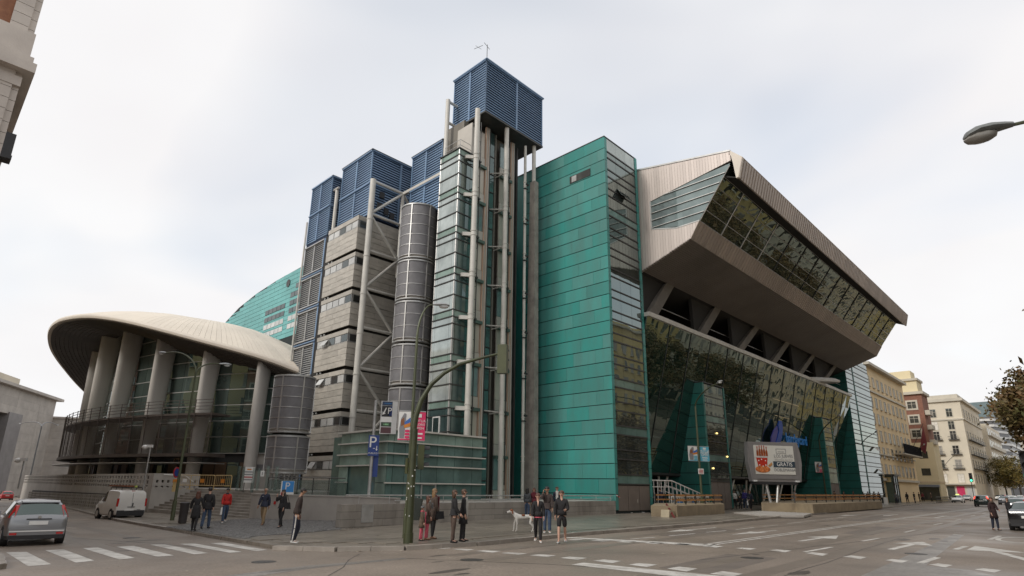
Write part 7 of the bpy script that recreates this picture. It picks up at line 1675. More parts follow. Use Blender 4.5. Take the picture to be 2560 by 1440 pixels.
        m = MB(); m.obox((.45, yr - .01, .62), (.1, 0, 0), (0, .012, 0), (0, 0, .012)); obj('badge', m, plastic_dk, t)
    return t
AV = math.atan2(-VX, VY); AU = math.atan2(-UX, UY)
silver = mat('silver_car_paint', (.27, .275, .285), .3, .6, 0, 1, coat=.5)
van_w = mat('van_white_paint', (.66, .64, .60), .4, 0, .04, 2, coat=.3)
white_c = mat('white_car_paint', (.70, .70, .68), .3, 0, 0, 1, coat=.5)
green_c = mat('dark_green_car_paint', (.012, .03, .026), .25, .2, 0, 1, coat=.6)
black_c = mat('black_car_paint', (.012, .012, .014), .2, .2, 0, 1, coat=.6)
grey_c = mat('grey_car_paint', (.22, .23, .25), .3, .5, 0, 1, coat=.5)
def place(p, ang, back): return (p[0], p[1]) if not back else None
def behind(g, ang, d):      # from the rear (or front) centre point to the car's centre
    x, y = xy(*g); x += -math.sin(ang) * d; y += math.cos(ang) * d
    a, b_ = x - OX, y - OY; det = UX * VY - VX * UY
    return (a * VY - VX * b_) / det, (UX * b_ - a * UY) / det
a_ = AV - .03
car('silver hatchback seen from behind at the zebra crossing, cut off by the left edge', *behind((-11.56, 2.347), a_, 2.15), a_, HATCH, silver, bumper=silver, s=1.04)
a_ = AV + .10
vn = car('white delivery van with ladders on its roof, stopped at the kerb by the stairs', *behind((-3.899, 20.631), a_, 1.98), a_, VAN, van_w, 'van', van=True, bumper=plastic_dk, s=1.02)
m = MB()
for x in (-.45, .45): m.obox((x, -.6, 1.98), (.02, 0, 0), (0, 1.25, 0), (0, 0, .02))
for y in (-1.6, -.6, .3): m.obox((0, y, 1.93), (.62, 0, 0), (0, .02, 0), (0, 0, .02)); m.obox((.6, y, 1.87), (.02, 0, 0), (0, .02, 0), (0, 0, .08)); m.obox((-.6, y, 1.87), (.02, 0, 0), (0, .02, 0), (0, 0, .08))
obj('roof_rack', m, steel_dk, vn)
def on_van(name, label, cat, mk, mm):
    t = thing(name, label, cat, vn.location + ZD * 1.95, a_); local(t); m = MB(); mk(m); obj('body', m, mm, t)
on_van('ladder', 'orange-brown ladder lying on the white van roof', 'ladder', lambda m: [m.obox((-.35, -.2, .12), (.03, 0, 0), (0, 1.7, 0), (0, 0, .04)), m.obox((-.05, -.2, .12), (.03, 0, 0), (0, 1.7, 0), (0, 0, .04))] + [m.obox((-.2, -1.7 + k * .3, .12), (.15, 0, 0), (0, .02, 0), (0, 0, .02)) for k in range(11)], mat('ladder_orange', (.28, .09, .03), .6, 0, .2, 3))
on_van('pipe_bundle', 'dark bundle of tubes strapped on the white van roof', 'pipes', lambda m: [m.tube((.2 + k * .1, -1.4, .1), (.2 + k * .1, 1.2, .1), .045, 6) for k in range(3)], plastic_dk)
on_van('roof_lamp', 'small yellow-green beacon on the white van roof', 'lamp', lambda m: m.lathe([(.09, .03), (.09, .1), (.05, .17)], (.25, -1.5, 0), 10), mat('beacon_lime', (.35, .42, .08), .4, 0, 0))
car('red hatchback farther up the side street beyond the silver car', *behind((-0.2, 111.304), AV, 2.1), AV, HATCH, red_p, detail=False)
car('white taxi with lit lamps and a green roof light coming towards the crossing', *behind((140.69, -5.513), AU + PI, -2.3), AU + PI, SEDAN, white_c, head=head_on)
tx = thing('taxi_light', 'yellow-green roof light on the white taxi', 'lamp', WG(*behind((140.69, -5.513), AU + PI, -2.6), 1.5)); m = MB(); q = WG(*behind((140.69, -5.513), AU + PI, -2.6), 1.48); m.obox(q + ZD * .1, UD * .1, VD * .3, ZD * .1); obj('housing', m, mat('taxi_light_on', (.6, .7, .2), .4, 0, 0, 1, emit=1), tx)
car('white saloon behind the oncoming taxi', *behind((174.021, -2.937), AU + PI, -2.3), AU + PI, SEDAN, white_c)
car('dark green hatchback with brake lights on, driving away in the middle lane', *behind((102.715, -13.787), AU, 2.15), AU, HATCH, green_c, tail=brake_on, bumper=green_c, detail=False, s=1.08)
car('black saloon at the right edge with its rear to the crossing', *behind((29.664, -23.744), AU, 2.3), AU, SEDAN, black_c, s=1.03)
RG = 'cars queuing in the right lane'
for lab, g, pr, pt_, tl in [('silver estate car behind the black saloon, indicator glowing orange', (70.269, -20.298), HATCH, silver, tail_red), ('white saloon in the right-hand queue under the green light', (115.635, -17.291), SEDAN, white_c, brake_on), ('pale grey saloon at the left of the queue', (129.395, -14.237), SEDAN, grey_c, tail_red), ('silver hatchback deep in the queue', (187.111, -10.286), HATCH, silver, tail_red), ('white hatchback farthest in the queue, by the traffic light', (204.272, -11.41), HATCH, white_c, tail_red), ('white estate car behind the pale grey saloon of the queue', (143.133, -14.4), HATCH, white_c, tail_red), ('pale saloon just left of the head of the queue', (214.463, -5.829), SEDAN, white_c, tail_red), ('grey hatchback at the head of the queue', (238.323, -4.713), HATCH, grey_c, brake_on)]:
    car(lab, *behind(g, AU, 2.2), AU, pr, pt_, group=RG, tail=tl, detail=False)
# row of parked cars and a bus-stop roof closing the right side
# ================================================================ people
skin1 = mat('skin', (.50, .30, .22), .55, 0, .06, 20); skin2 = mat('skin_tan', (.36, .20, .13), .55, 0, .06, 20)
h_blk = mat('black_hair', (.012, .010, .009), .5, 0, .3, 60); h_brn = mat('brown_hair', (.07, .035, .018), .5, 0, .3, 60); h_bln = mat('blonde_hair', (.22, .13, .06), .5, 0, .3, 60); h_red = mat('auburn_hair', (.085, .03, .016), .5, 0, .3, 60); h_gry = mat('grey_hair', (.22, .2, .18), .6, 0, .2, 60)
def cloth(n, c): return mat('cloth_' + n, c, .85, 0, .18, 9, bump=.4, bscale=22)
K_blk, K_navy, K_red = cloth('black', (.014, .013, .014)), cloth('navy', (.018, .022, .04)), cloth('red', (.42, .02, .015))
K_brn, K_dkb, K_jean = cloth('brown', (.075, .05, .038)), cloth('dark_brown', (.045, .032, .028)), cloth('denim', (.045, .07, .12))
K_bei, K_gry, K_pnk = cloth('beige', (.26, .18, .10)), cloth('grey', (.14, .14, .14)), cloth('pink', (.55, .10, .14))
K_wht, K_prp, K_bur = cloth('white', (.60, .58, .54)), cloth('purple', (.05, .04, .20)), cloth('burgundy', (.14, .02, .03))
K_lgt = cloth('pale_grey', (.36, .35, .32)); shoe_w = cloth('white_shoe', (.62, .61, .58)); shoe_b = cloth('brown_shoe', (.13, .07, .04)); shoe_k = K_blk
RAD = math.pi / 180
def person(label, u_, v_, rz, H=1.74, top=K_blk, bottom=K_navy, skin=skin1, hair=h_blk, long_hair=0.0, shoe=shoe_k, leg=((8, 6), (-8, 12)), arm=((10, 10), (-10, 12)), coat=0.0, lean=0, bald=False, h=.14, group=None, fem=False, shorts=False, out=6, hat=None, head_tilt=0, low=True):
    loc = WG(u_, v_, h); t = thing('person', label, 'person', loc, rz * RAD, group); local(t)
    sx_ = .10 * H if not fem else .09 * H
    J = {}
    J['pel'] = Vector((0, 0, .52 * H)); ln = Vector((0, math.sin(lean * RAD), math.cos(lean * RAD)))
    J['wa'] = J['pel'] + ln * .09 * H; J['ch'] = J['pel'] + ln * .21 * H; J['nk'] = J['pel'] + ln * .315 * H
    hl = Vector((0, math.sin((lean + head_tilt) * RAD), math.cos((lean + head_tilt) * RAD)))
    J['hb'] = J['nk'] + hl * .045 * H; J['hc'] = J['nk'] + hl * .098 * H + Vector((0, .008 * H, 0))
    lim = {}
    for s_, (pt, kn) in zip((-1, 1), leg):
        hip = J['pel'] + Vector((s_ * .052 * H, 0, -.02 * H)); k = hip + Vector((s_ * .008 * H, math.sin(pt * RAD), -math.cos(pt * RAD))) * .245 * H
        a = k + Vector((0, math.sin((pt - kn) * RAD), -math.cos((pt - kn) * RAD))) * .235 * H
        fa = (pt - kn) * .5; toe = a + Vector((s_ * .012 * H, math.cos(fa * RAD) * .085 * H, -.022 * H + math.sin(fa * RAD) * .06 * H))
        lim[s_] = [hip, k, a, toe]
    low_z = min(min(l[2].z - .042 * H, l[3].z - .016 * H) for l in lim.values())
    sh = Vector((0, 0, -low_z))
    for k in J: J[k] = J[k] + sh
    for s_ in lim: lim[s_] = [p + sh for p in lim[s_]]
    arms = {}
    for s_, (at_, el_) in zip((-1, 1), arm):
        S = J['nk'] + Vector((s_ * sx_, 0, -.028 * H)); o_ = math.sin(out * RAD)
        E_ = S + Vector((s_ * o_, math.sin(at_ * RAD), -math.cos(at_ * RAD))).normalized() * .172 * H
        Wr = E_ + Vector((s_ * o_ * .3 - s_ * .25 * (el_ > 50), math.sin((at_ + el_) * RAD), -math.cos((at_ + el_) * RAD))).normalized() * .15 * H
        Hd = Wr + (Wr - E_).normalized() * .045 * H
        arms[s_] = [S, E_, Wr, Hd]
    # --- body: one continuous skin
    V_, E2, R_ = [], [], []
    def av(p, r, par=None): V_.append(p); R_.append(r * H); (E2.append((par, len(V_) - 1)) if par is not None else None); return len(V_) - 1
    p0 = av(J['pel'], .062); w_ = av(J['wa'], .055, p0); c_ = av(J['ch'], .064, w_); n_ = av(J['nk'], .030, c_); hb = av(J['hb'], .030, n_)
    h1 = av(J['hb'] + hl * .025 * H + Vector((0, .006 * H, 0)), .042, hb); h2 = av(J['hc'], .051, h1); h3 = av(J['hc'] + hl * .03 * H, .046, h2); av(J['hc'] + hl * .05 * H, .028, h3)
    for s_ in (-1, 1):
        k = av(lim[s_][0], .045, p0); k = av(lim[s_][1], .030, k); k = av(lim[s_][1].lerp(lim[s_][2], .35), .031, k); k = av(lim[s_][2], .019, k); av(lim[s_][3], .016, k)
        k = av(arms[s_][0], .030, c_); k = av(arms[s_][1], .022, k); av(arms[s_][2], .016, k)
    ex = MB()
    for s_ in (-1, 1):       # hands with palm, four fingers and a thumb
        a, wv = arms[s_][2], (arms[s_][3] - arms[s_][2]).normalized(); side = Vector((1, 0, 0)); side = (side - wv * side.dot(wv)).normalized(); nm = wv.cross(side)
        ex.obox(a + wv * .024 * H, nm * .018 * H, side * .009 * H, wv * .026 * H)
        for f in range(4): b_ = a + wv * .048 * H + nm * (f - 1.5) * .0095 * H; L_ = (.036, .042, .038, .03)[f] * H; ex.tube(b_, b_ + wv * L_ * .55 - side * s_ * .004 * H, .0052 * H, 5); ex.tube(b_ + wv * L_ * .55 - side * s_ * .004 * H, b_ + wv * L_ * .9 - side * s_ * .016 * H, .0048 * H, 5, .0035 * H)
        ex.tube(a + wv * .012 * H + nm * .015 * H, a + wv * .04 * H + nm * .03 * H - side * s_ * .008 * H, .006 * H, 5, .004 * H)
    fw_ = Vector((0, 1, 0)); hc = J['hc']
    ex.add([hc + Vector((-.010, .048, -.012)) * H, hc + Vector((.010, .048, -.012)) * H, hc + Vector((0, .066, -.010)) * H, hc + Vector((0, .047, .014)) * H], [(0, 1, 2), (1, 3, 2), (3, 0, 2)])
    for s_ in (-1, 1): ex.ball(hc + Vector((s_ * .051, -.002, -.002)) * H, .007 * H, .012 * H, .017 * H, 6, 4)
    skinned('body', V_, E2, R_, skin, t, 1, ex)
    m = MB()
    for s_ in (-1, 1): m.ball(hc + Vector((s_ * .019, .0465, .006)) * H, .008 * H, .005 * H, .005 * H, 6, 4)
    m.obox(hc + Vector((0, .0455, -.032)) * H, (.014 * H, 0, 0), (0, .004 * H, 0), (0, 0, .003 * H)); obj('face_features', m, mat('face_dark', (.09, .03, .025), .5, 0, 0), t)
    # --- hair
    m = MB(); m.ball(hc + Vector((0, -.010, .016)) * H, .056 * H, .058 * H, .052 * H, 14, 9)
    if not bald:
        k0 = [v for v in m.v]; m.v = [tuple(Vector(v) if Vector(v).z > hc.z - .005 * H or Vector(v).y < hc.y - .004 * H else Vector((v[0] * .8, min(v[1], hc.y + .02 * H), hc.z + .012 * H))) for v in k0]
    else: m.v = [(x, y - .012 * H, z - .016 * H) for x, y, z in m.v]
    if long_hair:
        k = MB(); k.lathe([(.052 * H, 0), (.062 * H, -.05 * H), (.060 * H, -.05 * H - long_hair * .6), (.035 * H, -.05 * H - long_hair)], hc + Vector((0, -.022 * H, .02 * H)), 12, 1.05, .62); m.add(k.v, k.f)
    obj('hair', m, hair, t, smooth=True) if not hat else None
    if hat: m = MB(); m.ball(hc + Vector((0, -.004, .022)) * H, .060 * H, .062 * H, .050 * H, 12, 8); m.ball(hc + Vector((0, -.004, .078)) * H, .018 * H, n=8, m=5); obj('knit_hat', m, hat, t, smooth=True); 
    if hat and long_hair: m = MB(); m.lathe([(.052 * H, 0), (.055 * H, -long_hair)], hc + Vector((0, -.02 * H, .01 * H)), 10, 1, .6); obj('hair', m, hair, t, smooth=True)
    # --- clothes
    def skinc(nm, chain_fn, m_, exm=None): V_.clear(); E2.clear(); R_.clear(); chain_fn(); skinned(nm, list(V_), list(E2), list(R_), m_, t, 1, exm)
    def topf():
        p0 = av(J['pel'] + Vector((0, 0, .0)), .074 if not fem else .072); w_ = av(J['wa'], .080 if not fem else .070, p0); c_ = av(J['ch'], .090 if not fem else .078, w_); av(J['nk'] + Vector((0, -.004 * H, -.004 * H)), .040, c_)
        for s_ in (-1, 1): k = av(arms[s_][0], .049, c_); k = av(arms[s_][1], .041, k); av(arms[s_][2].lerp(arms[s_][1], .06), .031, k)
    exm = None
    if coat:
        exm = MB(); zc_ = J['wa'].z + .02 * H; k = .118 if fem else .12
        exm.lathe([(k * .78 * H, 0), (k * .88 * H, -.10 * H), (k * 1.0 * H, -.10 * H - coat * .6), (k * 1.1 * H, -.10 * H - coat), (k * .9 * H, -.10 * H - coat + .01)], Vector((0, 0, zc_)), 16, 1.0, .74)
    else:
        exm = MB(); exm.lathe([(.09 * H, .0), (.098 * H, -.05 * H), (.102 * H, -.105 * H), (.07 * H, -.10 * H)], Vector((0, 0, J['wa'].z + .01 * H)), 14, 1.0, .76)
    skinc('coat' if coat else 'jacket', topf, top, exm)
    def legf():
        p0 = av(J['pel'] + Vector((0, 0, .035 * H)), .074); q0 = av(J['pel'] + Vector((0, 0, -.005 * H)), .076, p0)
        for s_ in (-1, 1):
            k = av(lim[s_][0] + Vector((0, 0, -.02 * H)), .062, q0)
            if shorts: av(lim[s_][1] + (lim[s_][0] - lim[s_][1]) * .05, .046, k)
            else: k = av(lim[s_][1], .047, k); k = av(lim[s_][1].lerp(lim[s_][2], .5), .042 if not fem else .038, k); av(lim[s_][2] + Vector((0, 0, -.008 * H)), .038 if not fem else .030, k)
    skinc('shorts' if shorts else 'trousers', legf, bottom)
    for s_ in (-1, 1):
        a, toe = lim[s_][2], lim[s_][3]; d = (toe - a); d.z = 0; d.normalize(); rr = Vector((d.y, -d.x, 0)); sl = (toe.z - a.z + .022 * H) / (.085 * H); d = (d + ZD * sl).normalized(); up = rr.cross(d)
        base = a - up * .040 * H; k = MB(); st_ = [(-.030, .020, .042), (-.005, .024, .052), (.035, .027, .040), (.075, .027, .028), (.105, .018, .020)]; NN = 10
        for x, w2, hh in st_:
            for i in range(NN): aa = 2 * PI * i / NN; k.v.append(tuple(base + d * x * H + rr * math.cos(aa) * w2 * H + up * (hh * .5 + math.sin(aa) * hh * .5) * H))
        k.f += [(i * NN + j, i * NN + (j + 1) % NN, (i + 1) * NN + (j + 1) % NN, (i + 1) * NN + j) for i in range(4) for j in range(NN)] + [tuple(range(NN)), tuple(4 * NN + j for j in range(NN))]
        obj('shoe', k, shoe, t, smooth=True)
    t_info[label] = (t, J, lim, arms); return t, J, lim, arms
t_info = {}
def held(name, label, cat, owner, p, mk, mm):
    o = owner[0]; R = Matrix.Rotation(o.rotation_euler.z, 3, 'Z'); loc = o.location + R @ Vector(p)
    t = thing(name, label, cat, loc, o.rotation_euler.z); local(t); m = MB(); mk(m); obj('body', m, mm, t, smooth=False); return t
def accessory(owner, name, mk, mm): m = MB(); mk(m, owner[1], owner[2], owner[3]); return obj(name, m, mm, owner[0], smooth=True)
def scarf(o, mm, tail=.3, H=1.7):
    def mk(m, J, l, a): m.lathe([(.05 * H, -.03 * H), (.062 * H, -.005 * H), (.055 * H, .025 * H), (.04 * H, .02 * H)], J['nk'] + Vector((0, .008 * H, 0)), 12); m.obox(J['nk'] + Vector((.03, .085 * H + .03, -.02 - tail / 2)), (.04, 0, 0), (0, .012, .012), (0, 0, tail / 2)); m.obox(J['nk'] + Vector((-.04, .085 * H + .02, -.02 - tail * .4)), (.035, 0, 0), (0, .012, .01), (0, 0, tail * .4))
    accessory(o, 'scarf', mk, mm)
P1 = person('person in a long black coat with curly auburn hair, walking away by the litter bin', *(-5.544, 3.605), 12, 1.66, K_blk, K_blk, hair=h_red, long_hair=.26, leg=((14, 10), (-12, 8)), arm=((18, 8), (10, 20)), coat=.38, fem=True, out=22)
P2 = person('person in a dark jacket and jeans walking away beside the long-coated one', *(-4.684, 4.609), 8, 1.80, K_blk, K_jean, leg=((-12, 8), (12, 8)), arm=((6, 12), (-6, 10)), coat=.14, out=10)
P3 = person('person in a red jacket and jeans carrying a white bag before the stairs', *(-2.139, 8.995), -150, 1.76, K_red, K_jean, hair=h_blk, shoe=shoe_w, leg=((-22, 14), (16, 6)), arm=((-8, 12), (10, 18)), skin=skin2)
accessory(P3, 'collar', lambda m, J, l, a: m.lathe([(.075, -.02), (.085, .02), (.07, .05)], J['nk'] + Vector((0, .01, 0)), 12), K_navy)
held('shopping_bag', 'white paper bag held by the person in the red jacket', 'bag', P3, P3[3][1][3] - Vector((0, 0, .24)), lambda m: m.hexa([(-.03, -.13, -.2), (.05, -.13, -.2), (.05, .14, -.16), (-.03, .14, -.16), (-.02, -.12, .16), (.03, -.12, .16), (.03, .13, .2), (-.02, .13, .2)]), white_p)
P4 = person('balding person in a navy jacket and beige trousers walking towards the crossing', *(-1.637, 5.164), 172, 1.77, K_navy, K_bei, hair=h_gry, bald=True, leg=((14, 8), (-14, 16)), arm=((-14, 14), (16, 10)), shoe=shoe_b, coat=.08, skin=skin2)
accessory(P4, 'chest_logo', lambda m, J, l, a: m.obox(J['ch'] + Vector((.07, .135, .06)), (.025, 0, 0), (0, .004, 0), (0, 0, .008)), white_p)
P5 = person('person in black raising one hand to the chin, with a black shoulder bag', *(-1.881, 2.617), 165, 1.70, K_blk, K_blk, hair=h_blk, long_hair=.16, leg=((16, 8), (-14, 10)), arm=((10, 12), (42, 118)), fem=True, coat=.06)
held('shoulder_bag', 'black shoulder bag at the hip of the person touching the chin', 'bag', P5, (-.30, -.02, .98), lambda m: (m.hexa([(-.06, -.17, -.16), (.06, -.17, -.16), (.06, .17, -.13), (-.06, .17, -.13), (-.03, -.13, .14), (.04, -.13, .14), (.04, .13, .16), (-.03, .13, .16)]), m.path([(0, -.1, .12), (.1, -.05, .45), (.16, .0, .5), (.1, .05, .45), (0, .1, .12)], .012, 5)), K_blk)
P6 = person('person in a brown leather jacket and striped track trousers striding right by the kerb', *(-5.329, -5.819), -78, 1.78, K_dkb, K_navy, hair=h_blk, shoe=shoe_w, leg=((10, 26), (-2, 4)), arm=((-6, 16), (-10, 22)), lean=6, head_tilt=18, skin=skin2)
def stripe(m, J, l, a):
    for s_ in (-1, 1):
        for p, q, r in ((l[s_][0], l[s_][1], .078), (l[s_][1], l[s_][2], .062)):
            m.tube(p + Vector((s_ * r, 0, -.02)), q + Vector((s_ * r * .85, 0, 0)), .022, 6)
accessory(P6, 'white_stripe', stripe, K_wht)
P7 = person('tall blonde person with a red scarf and black handbag, standing with two children', *(-0.908, -8.145), -62, 1.72, K_brn, K_blk, hair=h_bln, long_hair=.22, leg=((2, 2), (-2, 4)), arm=((6, 14), (4, 20)), coat=.30, fem=True, shoe=shoe_b)
scarf(P7, K_bur, .5)
held('handbag', 'black handbag hanging from the arm of the tall blonde person', 'bag', P7, (.26, .14, .82), lambda m: m.hexa([(-.07, -.16, -.14), (.07, -.16, -.14), (.07, .16, -.12), (-.07, .16, -.12), (-.04, -.13, .13), (.05, -.13, .13), (.05, .13, .14), (-.04, .13, .14)]), K_blk)
P8 = person('girl with long auburn hair, grey scarf and pink tights beside the tall blonde person', *(-1.385, -8.382), -70, 1.48, K_brn, K_pnk, hair=h_red, long_hair=.22, leg=((3, 2), (-3, 4)), arm=((8, 12), (2, 16)), coat=.26, fem=True, shoe=shoe_b)
scarf(P8, K_gry, .2, 1.5)
P9 = person('small child in a grey bobble hat, brown coat and striped pink scarf', *(-1.73, -8.49), -80, 1.14, cloth('taupe', (.11, .075, .05)), K_pnk, hair=h_brn, long_hair=.06, leg=((3, 2), (-3, 4)), arm=((10, 14), (4, 16)), coat=.20, fem=True, shoe=shoe_k, hat=K_gry)
scarf(P9, K_pnk, .42, 1.15)
P10 = person('person with curly dark hair, black jacket and brown trousers waiting at the kerb', *(-1.463, -9.985), -70, 1.68, K_blk, K_brn, hair=h_brn, long_hair=.12, leg=((3, 2), (-3, 3)), arm=((8, 20), (2, 40)), fem=True, coat=.05)
P11 = person('person in an open dark coat over a pale grey jumper, waiting at the kerb', *(-0.927, -9.893), -82, 1.70, K_blk, K_blk, hair=h_brn, long_hair=.02, leg=((4, 2), (-4, 3)), arm=((6, 14), (0, 12)), fem=True, coat=.36)
accessory(P11, 'jumper', lambda m, J, l, a: m.lathe([(.10, -.36), (.115, -.2), (.11, 0), (.125, .2), (.06, .34)], J['wa'] + Vector((.012, .075, .03)), 14, .95, .75), K_lgt)
accessory(P11, 'beads', lambda m, J, l, a: m.lathe([(.075, -.02), (.085, 0), (.075, .02)], J['nk'] + Vector((0, .03, -.01)), 14), K_brn)
P12 = person('person with long dark hair and a grey jacket seen from behind near the wall', *(11.865, -1.432), -20, 1.68, cloth('slate', (.06, .065, .07)), K_jean, hair=h_blk, long_hair=.26, leg=((4, 4), (-4, 6)), arm=((4, 24), (4, 20)), fem=True)
P13 = person('auburn-haired person with sunglasses and a burgundy scarf behind the joggers', *(12.24, -1.655), 172, 1.70, K_bur, K_blk, hair=h_red, long_hair=.06, leg=((8, 6), (-8, 8)), arm=((6, 10), (-6, 10)), fem=True)
scarf(P13, K_bur, .25)
P14 = person('jogger in a black zip jacket, pink hem and black leggings stepping off the kerb', *(1.936, -11.027), 176, 1.70, K_blk, K_blk, hair=h_red, shoe=shoe_w, leg=((20, 12), (-22, 8)), arm=((-8, 30), (10, 14)), fem=True, h=.005, out=10)
accessory(P14, 'pink_hem', lambda m, J, l, a: m.lathe([(.152, -.165), (.158, -.20), (.14, -.20)], J['wa'] + Vector((0, 0, 0)), 16, 1, .78), K_pnk)
accessory(P14, 'neck_strip', lambda m, J, l, a: m.add([J['nk'] + Vector((-.035, .075, .0)), J['nk'] + Vector((.035, .075, .0)), J['ch'] + Vector((0.0, .135, -.02))], [(0, 1, 2)]), skin1)
P15 = person('person in a brown jacket and jeans holding a phone to the ear on the kerb', *(4.339, -9.445), 174, 1.78, K_dkb, K_jean, hair=h_blk, shoe=shoe_w, leg=((2, 2), (-2, 3)), arm=((8, 16), (60, 140)), skin=skin2, coat=.05)
P16 = person('person with a striped scarf and dark jacket walking behind the one on the phone', *(13.904, -2.123), 176, 1.78, K_navy, K_blk, hair=h_brn, leg=((8, 6), (-8, 8)), arm=((6, 10), (-6, 10)))
scarf(P16, K_wht, .4)
P17 = person('jogger in a black top and black shorts crossing the street with one arm bent', *(2.434, -11.804), 170, 1.80, K_blk, K_blk, hair=h_brn, shoe=cloth('grey_shoe', (.42, .43, .42)), leg=((-14, 14), (14, 6)), arm=((2, 84), (-12, 20)), shorts=True, h=.005, out=9)
P18 = person('person in a dark coat seen from behind at the barrier, left of the pair', *(29.996, 0.439), 5, 1.72, K_blk, K_jean, hair=h_brn, leg=((2, 2), (-2, 2)), coat=.14)
P19 = person('taller person in a navy coat seen from behind at the barrier, right of the pair', *(30.559, 0.156), 0, 1.82, K_navy, K_jean, hair=h_brn, leg=((2, 2), (-2, 2)), coat=.14)
P20 = person('person in a white top walking out of the arena entrance', *(45.001, 0.02), 175, 1.70, K_wht, K_blk, leg=((10, 8), (-10, 10)))
P21 = person('small child in dark clothes walking from the arena entrance', *(43.237, -1.313), 175, 1.25, K_blk, K_blk, leg=((10, 8), (-10, 10)), shoe=shoe_w)
P22 = person('person in a purple jacket walking from the arena entrance', *(45.02, -1.084), 175, 1.82, K_prp, K_jean, leg=((12, 8), (-10, 10)), shoe=shoe_w)
P23 = person('person in navy with a white carrier bag walking from the arena entrance', *(43.232, -2.341), 178, 1.74, K_navy, K_blk, leg=((-10, 8), (12, 8)), fem=True, hair=h_brn, long_hair=.1)
held('carrier_bag', 'small white carrier bag by the person in navy at the arena entrance', 'bag', P23, (.3, .05, .62), lambda m: m.hexa([(-.04, -.12, -.2), (.04, -.12, -.2), (.04, .12, -.2), (-.04, .12, -.2), (-.02, -.08, .2), (.02, -.08, .2), (.02, .08, .2), (-.02, .08, .2)]), white_p)
P24 = person('person in a pale grey coat under the glass facade, right of the billboard', *(68.713, 2.129), 150, 1.74, K_lgt, K_lgt, hair=h_blk, coat=.3)
for lab, p, tp_c, bt, lh in [('person in dark clothes leaning on the planter rail, nearest the billboard', (75.978, -0.672), K_blk, K_navy, 0), ('person in black standing at the middle of the planter rail', (80.415, -0.629), K_blk, K_blk, 0), ('person in a brown coat at the planter rail', (83.807, -0.993), K_brn, K_brn, .2), ('person in black by the right end of the planter rail', (90.034, -1.384), K_blk, K_blk, 0), ('person in navy just left of the glass kiosk', (97.825, -1.095), K_navy, K_navy, 0), ('person in dark clothes walking right of the glass kiosk', (109.302, -2.809), K_blk, K_blk, .1), ('person with a red bag beside the street railing', (113.644, -3.088), K_blk, K_navy, 0), ('person in brown near the street railing', (138.642, -1.568), K_brn, K_blk, 0), ('person in black in front of the shop awning of the brick corner building', (134.091, -0.238), K_blk, K_blk, 0), ('person in dark red in front of the shop awning of the brick corner building', (138.663, -0.081), K_bur, K_blk, .1), ('person in grey nearest the easel sign', (98.4, -3.389), K_gry, K_navy, 0), ('person in dark clothes farthest along the street railing', (152.592, -0.838), K_blk, K_navy, 0)]:
    person(lab, *p, random.choice((0, 170, -80, 95)), 1.74, tp_c, bt, hair=h_blk if lh == 0 else h_brn, long_hair=lh, fem=lh > 0)
P30 = person('person in a dark fur-collared coat standing beside the black saloon', *(29.127, -22.274), 178, 1.70, cloth('maroon_black', (.03, .014, .014)), K_navy, hair=h_red, long_hair=.12, leg=((4, 4), (-6, 6)), arm=((14, 60), (2, 20)), coat=.30, fem=True, h=.005, shoe=shoe_k)
accessory(P30, 'fur_collar', lambda m, J, l, a: m.lathe([(.08, -.05), (.13, -.01), (.10, .06), (.07, .06)], J['nk'] + Vector((0, .005, 0)), 14), K_brn)
P31 = person('person in dark clothes by the open door of the black saloon', *(43.288, -21.818), 100, 1.62, K_blk, K_blk, hair=h_brn, long_hair=.08, leg=((4, 4), (-4, 4)), fem=True, h=.005)
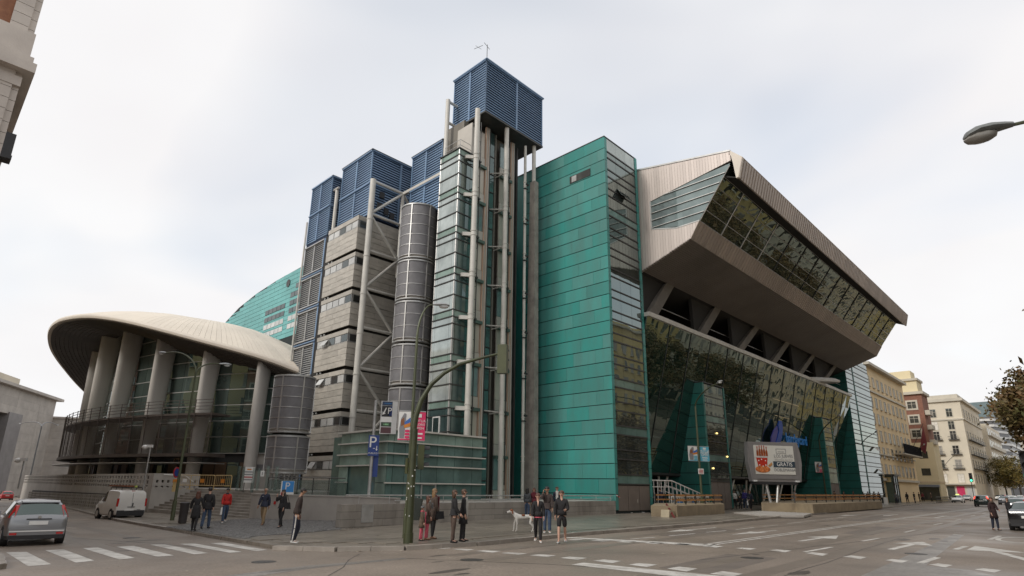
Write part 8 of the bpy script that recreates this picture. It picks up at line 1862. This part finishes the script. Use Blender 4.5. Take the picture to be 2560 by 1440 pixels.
# ---- dog
dl = WG(*(3.927, -8.513), .14)
dg_ = thing('dog', 'white hound with brown patches standing on the pavement, facing left', 'dog', dl, 0); local(dg_)
S = 1.12
D = [Vector(p) * S for p in [(0, 0, .52), (-.17, 0, .51), (-.33, 0, .53), (-.42, 0, .64), (-.50, 0, .73), (-.60, 0, .70), (-.68, 0, .67),     # belly, ribs, chest, neck, skull, muzzle, nose
     (.17, 0, .55), (.29, 0, .54), (.38, 0, .46), (.46, 0, .34),                       # loin, rump, tail
     (-.30, -.075, .46), (-.29, -.08, .27), (-.31, -.08, .05), (-.35, -.08, .02),       # front leg right
     (-.33, .075, .46), (-.39, .08, .27), (-.41, .08, .05), (-.45, .08, .02),           # front leg left
     (.25, -.085, .47), (.19, -.09, .31), (.32, -.09, .19), (.27, -.09, .03), (.23, -.09, .02),   # hind leg right
     (.27, .085, .47), (.24, .09, .30), (.38, .09, .18), (.34, .09, .03), (.30, .09, .02)]]
DE = [(0, 1), (1, 2), (2, 3), (3, 4), (4, 5), (5, 6), (0, 7), (7, 8), (8, 9), (9, 10), (2, 11), (11, 12), (12, 13), (13, 14), (2, 15), (15, 16), (16, 17), (17, 18), (8, 19), (19, 20), (20, 21), (21, 22), (22, 23), (8, 24), (24, 25), (25, 26), (26, 27), (27, 28)]
DR = [.085, .12, .125, .07, .072, .045, .03, .085, .10, .02, .01, .055, .032, .022, .024, .055, .032, .022, .024, .07, .045, .024, .019, .022, .07, .045, .024, .019, .022]
skinned('body', D, DE, [r * S for r in DR], mat('dog_white', (.55, .53, .49), .8, 0, .1, 12), dg_, 1)
dog_b = mat('dog_brown', (.20, .07, .03), .8, 0, .2, 20)
for s_ in (-1, 1): m = MB(); m.hexa([Vector(p) * S for p in ((-.50, s_ * .055, .78), (-.44, s_ * .06, .78), (-.43, s_ * .075, .64), (-.48, s_ * .08, .63), (-.50, s_ * .07, .78), (-.44, s_ * .075, .78), (-.43, s_ * .095, .64), (-.48, s_ * .095, .63))]); obj('ear', m, dog_b, dg_)
m = MB(); m.ball(Vector((-.50, 0, .742)) * S, .07 * S, .066 * S, .062 * S, 12, 8); obj('brown_mask', m, dog_b, dg_, smooth=True)
m = MB(); m.ball(Vector((-.06, -.065, .585)) * S, .065 * S, .035 * S, .04 * S, 10, 6); m.ball(Vector((.20, -.06, .60)) * S, .05 * S, .04 * S, .035 * S, 10, 6); obj('brown_patch', m, dog_b, dg_, smooth=True)
m = MB(); m.ball(Vector((-.70, 0, .675)) * S, .02 * S, n=8, m=5); obj('nose', m, black_p, dg_)

finish()
